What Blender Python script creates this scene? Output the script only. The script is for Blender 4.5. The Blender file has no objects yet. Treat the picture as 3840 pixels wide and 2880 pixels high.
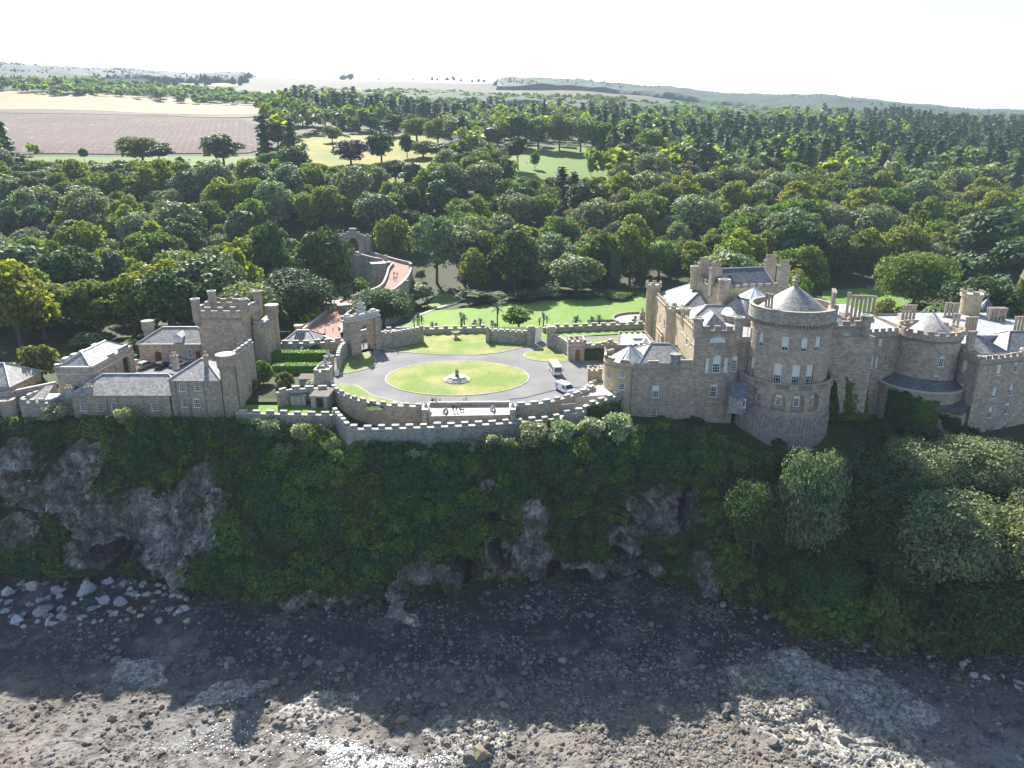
import bpy, bmesh, math, random
import numpy as np
from mathutils import Vector, Matrix
SC = bpy.context.scene
COL = SC.collection
R = math.radians
# ---------------------------------------------------------------- camera
PITCH, CAMZ, FPX = R(18.0), 48.0, 2750.0
cam = bpy.data.cameras.new('camera')
cam.sensor_width = 36.0
cam.lens = FPX / 3840.0 * 36.0
cam.clip_start = 0.5
cam.clip_end = 20000
camo = bpy.data.objects.new('camera', cam)
camo.location = (0, 0, CAMZ)
camo.rotation_euler = (math.pi / 2 - PITCH, 0, 0)
COL.objects.link(camo)
SC.camera = camo
# ---------------------------------------------------------------- sky, sun, exposure
SUN_EL, SUN_AZ = R(38.5), R(-18.0)          # azimuth from straight ahead, minus is to the left
world = bpy.data.worlds.new('World')
SC.world = world
world.use_nodes = True
wn = world.node_tree
for n in list(wn.nodes):
 wn.nodes.remove(n)
sky = wn.nodes.new('ShaderNodeTexSky')
sky.sky_type = 'NISHITA'
sky.sun_disc = False
sky.sun_elevation = SUN_EL
sky.sun_rotation = SUN_AZ
sky.air_density = 1.0
sky.dust_density = .7
sky.ozone_density = 1.6
bg = wn.nodes.new('ShaderNodeBackground')
bg.inputs['Strength'].default_value = 0.082
wo = wn.nodes.new('ShaderNodeOutputWorld')
wn.links.new(sky.outputs[0], bg.inputs[0])
wn.links.new(bg.outputs[0], wo.inputs[0])
sl = bpy.data.lights.new('sun', 'SUN')
sl.energy = 5.0
sl.angle = R(0.53)
sl.color = (1.0, 0.955, 0.88)
so = bpy.data.objects.new('sun', sl)
SDIR = Vector((math.sin(SUN_AZ) * math.cos(SUN_EL), math.cos(SUN_AZ) * math.cos(SUN_EL), math.sin(SUN_EL)))
so.rotation_euler = SDIR.to_track_quat('Z', 'Y').to_euler()
so.location = (-60, 200, 200)
COL.objects.link(so)
SC.view_settings.view_transform = 'Standard'
SC.view_settings.look = 'None'
SC.view_settings.exposure = 1.42
SC.view_settings.gamma = 1.0
SC.view_settings.use_curve_mapping = False
SC.render.engine = 'CYCLES'
SC.cycles.use_denoising = True
SC.cycles.use_adaptive_sampling = True
SC.cycles.adaptive_threshold = 0.015
SC.cycles.max_bounces = 6
SC.cycles.diffuse_bounces = 3
SC.cycles.glossy_bounces = 2
SC.cycles.transmission_bounces = 4
SC.cycles.volume_bounces = 0
SC.cycles.sample_clamp_indirect = 6.0
# ---------------------------------------------------------------- pixel helpers (photo is 3840 x 2880)
CP, SP = math.cos(PITCH), math.sin(PITCH)
def ray(u, v):
 a, b = (u - 1920.0) / FPX, (1440.0 - v) / FPX
 return a, CP + b * SP, -SP + b * CP
def P(u, v, z=0.0):                      # point on the level z
 x, y, w = ray(u, v)
 t = (z - CAMZ) / w
 return (x * t, y * t, z)
def A(u, v, Y):                          # point at the distance Y
 x, y, w = ray(u, v)
 t = Y / y
 return (x * t, Y, CAMZ + w * t)
def AX(u, v, Xw):                        # point on the plane X = Xw
 x, y, w = ray(u, v)
 t = Xw / x
 return (Xw, y * t, CAMZ + w * t)
def XY(u, v, z=0.0):
 return P(u, v, z)[:2]
def proj(p):                             # numpy points -> u, v, depth
 p = np.asarray(p, float)
 x, y, z = p[..., 0], p[..., 1], p[..., 2] - CAMZ
 d = y * CP - z * SP
 b = y * SP + z * CP
 return 1920 + FPX * x / d, 1440 - FPX * b / d, d
# ---------------------------------------------------------------- noise
def _h(i, j, k, s):
 n = (i * 374761393 + j * 668265263 + k * 2147483647 + s * 974711) & 0x7fffffff
 n = ((n ^ (n >> 13)) * 1274126177) & 0x7fffffff
 n = (n ^ (n >> 16)) & 0xffff
 return n / 65535.0
def vnoise(x, y, z=None, seed=0):
 x = np.asarray(x, float); y = np.asarray(y, float)
 z = np.zeros_like(x) if z is None else np.asarray(z, float)
 i, j, k = np.floor(x).astype(np.int64), np.floor(y).astype(np.int64), np.floor(z).astype(np.int64)
 f, g, h = x - i, y - j, z - k
 f, g, h = f * f * (3 - 2 * f), g * g * (3 - 2 * g), h * h * (3 - 2 * h)
 def c(a, b, d): return _h(i + a, j + b, k + d, seed)
 x00 = c(0,0,0) * (1 - f) + c(1,0,0) * f
 x10 = c(0,1,0) * (1 - f) + c(1,1,0) * f
 x01 = c(0,0,1) * (1 - f) + c(1,0,1) * f
 x11 = c(0,1,1) * (1 - f) + c(1,1,1) * f
 return (x00 * (1 - g) + x10 * g) * (1 - h) + (x01 * (1 - g) + x11 * g) * h
def fbm(x, y, z=None, oct=4, seed=0, gain=.5):
 t, a, n = 0, 1.0, 0
 for o in range(oct):
  s = 2.03 ** o
  t = t + a * (vnoise(np.asarray(x) * s, np.asarray(y) * s, None if z is None else np.asarray(z) * s, seed + o) - .5)
  n += a
  a *= gain
 return t / n * 2
# ---------------------------------------------------------------- object helpers
def tag(o, label=None, cat=None, group=None, kind=None):
 if label: o['label'] = label
 if cat: o['category'] = cat
 if group: o['group'] = group
 if kind: o['kind'] = kind
 return o
def empty(name, loc, label=None, cat=None, group=None):
 o = bpy.data.objects.new(name, None)
 o.location = loc
 o.empty_display_size = .5
 COL.objects.link(o)
 o['inv'] = 0
 del o['inv']
 return tag(o, label, cat, group)
def link(name, me, parent=None, world=True):
 o = bpy.data.objects.new(name, me)
 COL.objects.link(o)
 if parent is not None:
  o.parent = parent
  if world:
   L = Vector((0, 0, 0)); q = parent
   while q is not None:
    L += q.location; q = q.parent
   o.location = -L
 return o
def mesh_np(name, V, F, mats=(), mi=None, smooth=False):
 """fast mesh from numpy arrays; F is (n,3) or (n,4)"""
 V = np.asarray(V, np.float32); F = np.asarray(F, np.int32)
 me = bpy.data.meshes.new(name)
 n, k = F.shape
 me.vertices.add(len(V)); me.vertices.foreach_set('co', V.ravel())
 me.loops.add(n * k); me.loops.foreach_set('vertex_index', F.ravel())
 me.polygons.add(n)
 me.polygons.foreach_set('loop_start', np.arange(0, n * k, k, dtype=np.int32))
 me.polygons.foreach_set('loop_total', np.full(n, k, np.int32))
 for m in mats: me.materials.append(m)
 if mi is not None: me.polygons.foreach_set('material_index', np.asarray(mi, np.int32))
 me.polygons.foreach_set('use_smooth', np.full(n, smooth))
 me.update(calc_edges=True)
 return me
class MB:
 """collects faces with uv and material index, builds one mesh object"""
 def __init__(s): s.v, s.f, s.uv, s.mi = [], [], [], []
 def face(s, pts, uv=None, m=0):
  b = len(s.v)
  s.v += [tuple(p) for p in pts]
  s.f.append(tuple(range(b, b + len(pts))))
  if uv is None:
   p0, p1, p2 = Vector(pts[0]), Vector(pts[1]), Vector(pts[2])
   n = (p1 - p0).cross(p2 - p0)
   if n.length > 1e-9: n.normalize()
   if abs(n.z) > .7: uv = [(p[0], p[1]) for p in pts]
   else:
    t = Vector((-n.y, n.x, 0))
    if t.length < 1e-6: t = Vector((1, 0, 0))
    t.normalize()
    w = n.cross(t)
    uv = [(Vector(p).dot(t), Vector(p).dot(w)) for p in pts]
  s.uv.append(uv); s.mi.append(m)
  return s
 def box(s, c, size, rz=0.0, m=0, taper=1.0):
  cx, cy, z0 = c; sx, sy, h = size
  ca, sa = math.cos(rz), math.sin(rz)
  def q(x, y, z, k): return (cx + (x * ca - y * sa) * k, cy + (x * sa + y * ca) * k, z)
  a, b = sx / 2, sy / 2
  lo = [q(-a, -b, z0, 1), q(a, -b, z0, 1), q(a, b, z0, 1), q(-a, b, z0, 1)]
  hi = [q(-a, -b, z0 + h, taper), q(a, -b, z0 + h, taper), q(a, b, z0 + h, taper), q(-a, b, z0 + h, taper)] if taper == 1 else \
    [(cx + (x * ca - y * sa) * taper, cy + (x * sa + y * ca) * taper, z0 + h) for x, y in ((-a, -b), (a, -b), (a, b), (-a, b))]
  for i in range(4):
   j = (i + 1) % 4
   s.face([lo[i], lo[j], hi[j], hi[i]], None, m)
  s.face(hi, None, m); s.face(lo[::-1], None, m)
  return s
 def prism(s, poly, z0, z1, m=0, mt=None, bottom=False):
  d = 0.0
  n = len(poly)
  for i in range(n):
   a, b = poly[i], poly[(i + 1) % n]
   L = math.hypot(b[0] - a[0], b[1] - a[1])
   s.face([(a[0], a[1], z0), (b[0], b[1], z0), (b[0], b[1], z1), (a[0], a[1], z1)],
     [(d, z0), (d + L, z0), (d + L, z1), (d, z1)], m)
   d += L
  s.face([(p[0], p[1], z1) for p in poly], None, m if mt is None else mt)
  if bottom: s.face([(p[0], p[1], z0) for p in poly][::-1], None, m)
  return s
 def lathe(s, c, prof, n=20, m=0, a0=0.0, a1=None, cap=True):
  """prof: list of (r, z)"""
  full = a1 is None
  a1 = a0 + 2 * math.pi if full else a1
  for k in range(len(prof) - 1):
   (r0, z0), (r1, z1) = prof[k], prof[k + 1]
   for i in range(n):
    t0, t1 = a0 + (a1 - a0) * i / n, a0 + (a1 - a0) * (i + 1) / n
    p = [(c[0] + r0 * math.cos(t0), c[1] + r0 * math.sin(t0), z0), (c[0] + r0 * math.cos(t1), c[1] + r0 * math.sin(t1), z0),
      (c[0] + r1 * math.cos(t1), c[1] + r1 * math.sin(t1), z1), (c[0] + r1 * math.cos(t0), c[1] + r1 * math.sin(t0), z1)]
    rm = max(r0, r1)
    L = math.hypot(r1 - r0, z1 - z0)
    zb = z0 if abs(z1 - z0) > .3 * abs(r1 - r0) else r0
    uv = [(t0 * rm, z0), (t1 * rm, z0), (t1 * rm, z0 + L), (t0 * rm, z0 + L)]
    if r1 < 1e-5: p, uv = p[:3], uv[:3]
    elif r0 < 1e-5: p, uv = [p[0], p[2], p[3]], [uv[0], uv[2], uv[3]]
    s.face(p, uv, m)
  return s
 def tube(s, a, b, r0, r1=None, n=6, m=0):
  r1 = r0 if r1 is None else r1
  a, b = Vector(a), Vector(b)
  d = (b - a)
  if d.length < 1e-6: return s
  q = d.to_track_quat('Z', 'Y')
  A0 = [a + q @ Vector((r0 * math.cos(2 * math.pi * i / n), r0 * math.sin(2 * math.pi * i / n), 0)) for i in range(n)]
  B0 = [b + q @ Vector((r1 * math.cos(2 * math.pi * i / n), r1 * math.sin(2 * math.pi * i / n), 0)) for i in range(n)]
  for i in range(n):
   j = (i + 1) % n
   s.face([A0[i], A0[j], B0[j], B0[i]], None, m)
  s.face(B0, None, m); s.face(A0[::-1], None, m)
  return s
 def build(s, name, mats, parent=None, smooth=False, world=True):
  me = bpy.data.meshes.new(name)
  me.from_pydata(s.v, [], s.f)
  if not isinstance(mats, (list, tuple)): mats = [mats]
  for m in mats: me.materials.append(m)
  me.polygons.foreach_set('material_index', s.mi)
  ul = me.uv_layers.new(name='uv')
  flat = [c for f in s.uv for p in f for c in p]
  ul.data.foreach_set('uv', flat)
  if smooth:
   bm = bmesh.new(); bm.from_mesh(me)
   bmesh.ops.remove_doubles(bm, verts=bm.verts, dist=1e-4)
   for f in bm.faces: f.smooth = True
   for e in bm.edges:
    if len(e.link_faces) == 2 and e.calc_face_angle(0) > R(38): e.smooth = False
   bm.to_mesh(me); bm.free()
  me.update()
  return link(name, me, parent, world)
def smooth_poly(pts, k=6, closed=True):
 n = len(pts); out = []
 rng = range(n) if closed else range(n - 1)
 for i in rng:
  if closed: p0, p1, p2, p3 = pts[i - 1], pts[i], pts[(i + 1) % n], pts[(i + 2) % n]
  else: p0, p1, p2, p3 = pts[max(i - 1, 0)], pts[i], pts[i + 1], pts[min(i + 2, n - 1)]
  for j in range(k):
   t = j / k
   out.append(tuple(.5 * (2 * p1[c] + (p2[c] - p0[c]) * t + (2 * p0[c] - 5 * p1[c] + 4 * p2[c] - p3[c]) * t * t + (3 * p1[c] - p0[c] - 3 * p2[c] + p3[c]) * t ** 3) for c in range(len(p1))))
 if not closed: out.append(tuple(pts[-1]))
 return out
def ccw(poly):
 a = sum(poly[i][0] * poly[(i + 1) % len(poly)][1] - poly[(i + 1) % len(poly)][0] * poly[i][1] for i in range(len(poly)))
 return poly if a > 0 else poly[::-1]
# ---------------------------------------------------------------- bodies grown over joint skeletons (made first, while the scene is small)
FIG = {}
def grow(key, J, E_, squash=0):
 me = bpy.data.meshes.new('figure'); me.from_pydata([j[0] for j in J], E_, []); me.update()
 o = bpy.data.objects.new('figure', me); COL.objects.link(o)
 o.modifiers.new('skin', 'SKIN'); ss = o.modifiers.new('sub', 'SUBSURF'); ss.levels = 1; ss.render_levels = 1
 for i, j in enumerate(J): me.skin_vertices[0].data[i].radius = (j[1], j[1] * (.8 if i < squash else 1))
 me.skin_vertices[0].data[0].use_root = True
 FIG[key] = bpy.data.meshes.new_from_object(o.evaluated_get(bpy.context.evaluated_depsgraph_get()))
 bpy.data.objects.remove(o); bpy.data.meshes.remove(me)
for step, arms in ((.06, .8), (.06, .4), (.06, 0.0), (.1, 0.0), (.1, .8), (.2, 0.0), (.15, 0.0), (.25, 0.0), (.22, 0.0)):
 J = [((0, 0, .95), .13), ((0, 0, 1.15), .135), ((0, 0, 1.34), .15), ((0, 0, 1.49), .06), ((0, -.01, 1.58), .085), ((0, -.015, 1.68), .092), ((0, 0, 1.75), .05)]
 E_ = [(i, i + 1) for i in range(6)]
 for s in (-1, 1):
  b = len(J)
  sw = step * s
  J += [((s * .19, 0, 1.42), .068), ((s * .25, sw * -.5, 1.15), .05), ((s * (.25 - arms * .12), sw * -.9 - .1 - arms * .15, .92 + arms * .2), .04), ((s * (.24 - arms * .16), sw * -1.0 - .13 - arms * .16, .83 + arms * .24), .045)]
  E_ += [(2, b), (b, b + 1), (b + 1, b + 2), (b + 2, b + 3)]
  b = len(J)
  J += [((s * .09, 0, .88), .095), ((s * .10, -sw * -.6 - .03, .5), .07), ((s * .10, sw * 1.2 * 1.0, .1), .048), ((s * .11, sw * 1.2 - .14, .04), .045)]
  E_ += [(0, b), (b, b + 1), (b + 1, b + 2), (b + 2, b + 3)]
 grow((step, arms), J, E_, 4)
DJ = [((0, 0, .42), .11), ((.22, 0, .42), .13), ((-.25, 0, .43), .10), ((.36, 0, .55), .08), ((.46, 0, .66), .075), ((.6, 0, .62), .045), ((-.4, 0, .5), .03), ((-.55, 0, .6), .02)]
DE = [(0, 1), (0, 2), (1, 3), (3, 4), (4, 5), (2, 6), (6, 7)]
for s in (-1, 1):
 b = len(DJ); DJ += [((.24, s * .08, .3), .06), ((.22, s * .08, .16), .035), ((.25, s * .08, .02), .035), ((-.24, s * .08, .32), .07), ((-.2, s * .08, .22), .045), ((-.3, s * .08, .13), .03), ((-.26, s * .08, .02), .035), ((.43, s * .05, .74), .03)]
 DE += [(1, b), (b, b + 1), (b + 1, b + 2), (2, b + 3), (b + 3, b + 4), (b + 4, b + 5), (b + 5, b + 6), (4, b + 7)]
grow('dog', DJ, DE)
SJ = [((0, 0, .6), .26), ((.4, 0, .62), .24), ((-.4, 0, .62), .25), ((.6, 0, .85), .12), ((.78, 0, .85), .09)]; SE = [(0, 1), (0, 2), (1, 3), (3, 4)]
for x in (.4, -.4):
 for s in (-1, 1): b = len(SJ); SJ += [((x, s * .14, .35), .07), ((x, s * .14, .02), .05)]; SE += [(1 if x > 0 else 2, b), (b, b + 1)]
grow('sheep', SJ, SE)
# ---------------------------------------------------------------- materials
def newmat(name):
 m = bpy.data.materials.new(name); m.use_nodes = True
 t = m.node_tree
 for n in list(t.nodes): t.nodes.remove(n)
 out = t.nodes.new('ShaderNodeOutputMaterial')
 b = t.nodes.new('ShaderNodeBsdfPrincipled')
 t.links.new(b.outputs[0], out.inputs[0])
 return m, t, b, out
def N(t, typ, **kw):
 n = t.nodes.new(typ)
 for k, v in kw.items():
  if k in n.inputs: n.inputs[k].default_value = v
  else: setattr(n, k, v)
 return n
def ramp(t, src, stops):
 r = t.nodes.new('ShaderNodeValToRGB')
 e = r.color_ramp.elements
 while len(e) > 1: e.remove(e[-1])
 e[0].position = stops[0][0]; e[0].color = (*stops[0][1], 1)
 for p, c in stops[1:]:
  x = e.new(p); x.color = (*c, 1)
 t.links.new(src, r.inputs[0])
 return r.outputs[0]
def mixc(t, fac, a, b, mode='MIX'):
 m = t.nodes.new('ShaderNodeMix'); m.data_type = 'RGBA'; m.blend_type = mode
 for sock, val in ((m.inputs[0], fac), (m.inputs[6], a), (m.inputs[7], b)):
  if isinstance(val, (int, float)): sock.default_value = val
  elif isinstance(val, tuple): sock.default_value = (*val, 1)
  else: t.links.new(val, sock)
 return m.outputs[2]
def pos(t, scale=1.0, uv=False):
 if uv:
  n = t.nodes.new('ShaderNodeUVMap'); o = n.outputs[0]
 else:
  n = t.nodes.new('ShaderNodeNewGeometry'); o = n.outputs['Position']
 m = t.nodes.new('ShaderNodeMapping')
 m.inputs['Scale'].default_value = (scale, scale, scale) if not isinstance(scale, tuple) else scale
 t.links.new(o, m.inputs[0])
 return m.outputs[0]
def noise(t, vec, scale, detail=4, rough=.55):
 n = N(t, 'ShaderNodeTexNoise', Scale=scale, Detail=detail, Roughness=rough)
 t.links.new(vec, n.inputs['Vector'])
 return n.outputs[0]
def bump(t, b, h, strength=.4, dist=.05):
 n = N(t, 'ShaderNodeBump', Strength=strength, Distance=dist)
 t.links.new(h, n.inputs['Height']); t.links.new(n.outputs[0], b.inputs['Normal'])
def c2(c, k): return tuple(x * k for x in c)
def stone(name, c, course=.36, block=.8, var=.35, mortar=.7, lichen=(.42, .42, .38), lich=.18, stain=.5):
 """coursed masonry in uv space (metres): courses, blocks, stains, lichen"""
 m, t, b, o = newmat(name)
 uv = pos(t, 1.0, True); p = pos(t)
 br = t.nodes.new('ShaderNodeTexBrick')
 t.links.new(uv, br.inputs['Vector'])
 br.inputs['Scale'].default_value = 1.0
 br.inputs['Brick Width'].default_value = block
 br.inputs['Row Height'].default_value = course
 br.inputs['Mortar Size'].default_value = .018
 br.inputs['Mortar Smooth'].default_value = .3
 br.inputs['Bias'].default_value = 0
 br.inputs['Color1'].default_value = (*c2(c, 1 - var), 1)
 br.inputs['Color2'].default_value = (*c2(c, 1 + var), 1)
 br.inputs['Mortar'].default_value = (*c2(c, mortar), 1)
 n1 = noise(t, p, .22, 5, .6)
 col = mixc(t, 1.0, br.outputs[0], ramp(t, n1, [(.3, (.84, .83, .83)), (.5, (1, 1, 1)), (.7, (1.1, 1.07, 1.02))]), 'MULTIPLY')
 n2 = noise(t, p, 1.4, 5, .65)
 col = mixc(t, 1.0, col, ramp(t, n2, [(.3, (.82, .82, .83)), (.55, (1.03, 1.02, 1)), (.75, (1.15, 1.12, 1.08))]), 'MULTIPLY')
 # vertical water stains
 ps = pos(t, (1.3, 1.3, .12))
 n3 = noise(t, ps, .8, 4, .6)
 col = mixc(t, ramp(t, n3, [(.5, (0, 0, 0)), (.75, (stain, stain, stain))]), col, c2(c, .42))
 n4 = noise(t, p, 2.7, 6, .7)
 n5 = noise(t, p, .16, 3, .5)
 lf = N(t, 'ShaderNodeMath', operation='MULTIPLY')
 t.links.new(ramp(t, n4, [(.52, (0, 0, 0)), (.66, (1, 1, 1))]), lf.inputs[0])
 t.links.new(ramp(t, n5, [(.42, (0, 0, 0)), (.7, (lich * 3, lich * 3, lich * 3))]), lf.inputs[1])
 col = mixc(t, lf.outputs[0], col, lichen)
 t.links.new(col, b.inputs['Base Color'])
 b.inputs['Roughness'].default_value = .9
 b.inputs['Specular IOR Level'].default_value = .25
 add = N(t, 'ShaderNodeMath', operation='ADD')
 t.links.new(br.outputs['Fac'], add.inputs[0])
 mu = N(t, 'ShaderNodeMath', operation='MULTIPLY'); mu.inputs[1].default_value = -.6
 t.links.new(n2, mu.inputs[0]); t.links.new(mu.outputs[0], add.inputs[1])
 inv = N(t, 'ShaderNodeMath', operation='MULTIPLY'); inv.inputs[1].default_value = -1
 t.links.new(add.outputs[0], inv.inputs[0])
 bump(t, b, inv.outputs[0], .6, .05)
 return m
def plain(name, c, rough=.8, spec=.3, var=.15, sc=1.5, metal=0.0, bmp=0.0):
 m, t, b, o = newmat(name)
 p = pos(t)
 n = noise(t, p, sc, 4, .6)
 t.links.new(ramp(t, n, [(.25, c2(c, 1 - var)), (.75, c2(c, 1 + var))]), b.inputs['Base Color'])
 b.inputs['Roughness'].default_value = rough
 b.inputs['Specular IOR Level'].default_value = spec
 b.inputs['Metallic'].default_value = metal
 if bmp: bump(t, b, n, bmp, .05)
 return m
def slate(name, c, row=.42, w=.55, rough=.55):
 m, t, b, o = newmat(name)
 uv = pos(t, 1.0, True); p = pos(t)
 br = t.nodes.new('ShaderNodeTexBrick')
 t.links.new(uv, br.inputs['Vector'])
 for k, v in (('Scale', 1.0), ('Brick Width', w), ('Row Height', row), ('Mortar Size', .03), ('Mortar Smooth', .2)): br.inputs[k].default_value = v
 br.inputs['Color1'].default_value = (*c2(c, .66), 1); br.inputs['Color2'].default_value = (*c2(c, 1.3), 1)
 br.inputs['Mortar'].default_value = (*c2(c, .4), 1)
 n1 = noise(t, p, .5, 5, .65)
 col = mixc(t, 1.0, br.outputs[0], ramp(t, n1, [(.3, (.7, .72, .75)), (.55, (1, 1, 1)), (.75, (1.25, 1.2, 1.05))]), 'MULTIPLY')
 n2 = noise(t, p, 3.1, 5, .7)
 col = mixc(t, ramp(t, n2, [(.58, (0, 0, 0)), (.72, (.55, .55, .55))]), col, (.33, .33, .28))
 t.links.new(col, b.inputs['Base Color'])
 b.inputs['Roughness'].default_value = rough
 b.inputs['Specular IOR Level'].default_value = .5
 bump(t, b, col, .6, .04)
 return m
def lead(name, c, seam=.7):
 m, t, b, o = newmat(name)
 p = pos(t)
 n = noise(t, p, .8, 5, .65)
 t.links.new(ramp(t, n, [(.3, c2(c, .75)), (.7, c2(c, 1.15))]), b.inputs['Base Color'])
 b.inputs['Roughness'].default_value = .5
 b.inputs['Metallic'].default_value = .25
 return m
def leafmat(name, c, warm, trans=.5, rough=.7, spec=.12, var=.5, dark=.55):
 """foliage: per-tree tint, clump and leaf variation, light through the leaf"""
 m, t, b, o = newmat(name)
 c, warm = c2(c, 1.2), c2(warm, 1.2)
 oi = t.nodes.new('ShaderNodeObjectInfo')
 p = pos(t)
 n1 = noise(t, p, .35, 3, .6)
 n2 = t.nodes.new('ShaderNodeNewGeometry').outputs['Random Per Island']
 base = mixc(t, ramp(t, n1, [(.35, (0, 0, 0)), (.68, (1, 1, 1))]), c, warm)
 base = mixc(t, 1.0, base, ramp(t, n2, [(0, (1 - var,) * 3), (1, (1 + var,) * 3)]), 'MULTIPLY')
 base = mixc(t, 1.0, base, ramp(t, oi.outputs['Random'], [(0, (.68, .78, .80)), (.3, (1.0, .98, .9)), (.55, (.86, 1.02, .95)), (.8, (1.12, 1.06, .8)), (1, (.95, .95, .9))]), 'MULTIPLY')
 t.links.new(base, b.inputs['Base Color'])
 b.inputs['Roughness'].default_value = rough
 b.inputs['Specular IOR Level'].default_value = spec
 tr = t.nodes.new('ShaderNodeBsdfTranslucent')
 tc = mixc(t, 1.0, base, (1.35, 1.45, .55), 'MULTIPLY')
 t.links.new(tc, tr.inputs[0])
 mx = t.nodes.new('ShaderNodeMixShader'); mx.inputs[0].default_value = trans
 t.links.new(b.outputs[0], mx.inputs[1]); t.links.new(tr.outputs[0], mx.inputs[2])
 t.links.new(mx.outputs[0], o.inputs[0])
 return m
def grass(name, c, dry, sc=.12, amt=.6, stripe=0):
 m, t, b, o = newmat(name)
 p = pos(t)
 n1 = noise(t, p, sc, 5, .6); n2 = noise(t, p, 1.1, 5, .7); n3 = noise(t, p, 9, 3, .7)
 col = mixc(t, ramp(t, n1, [(.42, (0, 0, 0)), (.72, (amt,) * 3)]), c, dry)
 col = mixc(t, 1.0, col, ramp(t, n2, [(.25, (.72, .74, .7)), (.75, (1.25, 1.22, 1.2))]), 'MULTIPLY')
 col = mixc(t, 1.0, col, ramp(t, n3, [(.25, (.75,) * 3), (.75, (1.25,) * 3)]), 'MULTIPLY')
 t.links.new(col, b.inputs['Base Color'])
 b.inputs['Roughness'].default_value = .85; b.inputs['Specular IOR Level'].default_value = .2
 bump(t, b, n3, .6, .08)
 return m
M = {}
M['stone'] = stone('castle_stone', (.445, .36, .29), .34, .75, .24, .78, (.44, .43, .40), .14, .35)
M['stone_pale_lit'] = stone('pale_lit_sandstone', (.50, .415, .275), .34, .75, .15, .85, (.48, .46, .4), .08, .3)  # castle stone made paler and yellower: painted sunlight on the left faces
M['stone_rubble'] = stone('rubble_stone', (.42, .345, .27), .26, .48, .28, .75, (.45, .45, .41), .3, .45)
M['stone_wall'] = stone('garden_wall_stone', (.37, .335, .285), .28, .55, .28, .75, (.52, .51, .47), .45, .5)
M['stone_bastion'] = stone('bastion_stone', (.27, .265, .255), .3, .62, .3, 1.3, (.5, .5, .48), .35, .55)
M['stone_trim'] = plain('dressed_stone', (.36, .31, .25), .85, .3, .3, 1.8, 0, .3)
M['block'] = plain('wall_block', (.30, .285, .265), .9, .25, .35, .9, 0, .4)
M['block_warm'] = plain('tower_block', (.36, .30, .25), .9, .25, .3, .9, 0, .4)
M['coping'] = plain('lichen_coping', (.50, .48, .44), .9, .3, .28, 2.4, 0, .4)
M['chimney'] = plain('chimney_stone', (.40, .335, .265), .88, .3, .3, 1.2, 0, .3)
M['slate'] = slate('grey_slate', (.245, .24, .24))
M['slate_dark'] = slate('dark_slate', (.13, .135, .15))
M['slate_pale'] = slate('weathered_slate', (.33, .315, .295))
M['lead'] = lead('sheet_lead', (.36, .37, .385))
M['lead_white'] = lead('pale_lead', (.44, .44, .44))
M['white'] = plain('white_paint', (.78, .78, .76), .45, .4, .06, 2)
M['blind'] = plain('pale_blind', (.74, .80, .76), .8, .2, .06, 2)
M['glass'] = plain('window_glass', (.022, .026, .032), .06, .8, .2, 2)
M['door'] = plain('brown_door', (.13, .055, .03), .6, .3, .2, 3)
M['wood_grey'] = plain('grey_boards', (.30, .28, .265), .8, .3, .18, 3)
M['felt'] = plain('roof_felt', (.19, .165, .145), .9, .2, .25, 2)
M['metal'] = plain('grey_metal', (.25, .26, .27), .45, .5, .15, 3, .6)
M['iron'] = plain('black_iron', (.03, .032, .035), .45, .5, .2, 4, .5)
M['gold'] = plain('gilding', (.55, .36, .05), .35, .5, .1, 4, .7)
M['lawn'] = grass('lawn_grass', (.145, .215, .035), (.34, .29, .12), .13, .95)
M['lawn_green'] = grass('garden_lawn_grass', (.130, .235, .035), (.22, .27, .07), .06, .6)
M['meadow'] = grass('meadow_grass', (.105, .175, .018), (.165, .19, .028), .02, .8)
M['bracken'] = grass('yellow_bracken', (.13, .165, .014), (.30, .225, .012), .03, 1.0)
M['woodfloor'] = grass('woodland_floor', (.045, .062, .022), (.085, .075, .04), .05, .7)
M['heath'] = grass('brown_heath', (.098, .070, .052), (.060, .066, .036), .012, .9)
def asphalt(name, c, var=.2):
 m, t, b, o = newmat(name)
 p = pos(t)
 n1 = noise(t, p, .12, 5, .6); n2 = noise(t, p, 2.5, 5, .7)
 col = mixc(t, 1.0, ramp(t, n1, [(.3, c2(c, 1 - var)), (.7, c2(c, 1 + var))]), ramp(t, n2, [(.25, (.85,) * 3), (.75, (1.15,) * 3)]), 'MULTIPLY')
 t.links.new(col, b.inputs['Base Color'])
 b.inputs['Roughness'].default_value = .9; b.inputs['Specular IOR Level'].default_value = .08
 bump(t, b, n2, .3, .02)
 return m
M['asphalt'] = asphalt('asphalt', (.205, .20, .195))
M['red_road'] = asphalt('red_gravel', (.37, .215, .17), .14)
M['gravel'] = asphalt('pale_gravel', (.50, .46, .40), .1)
M['earth'] = asphalt('brown_earth', (.22, .14, .10), .25)
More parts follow.
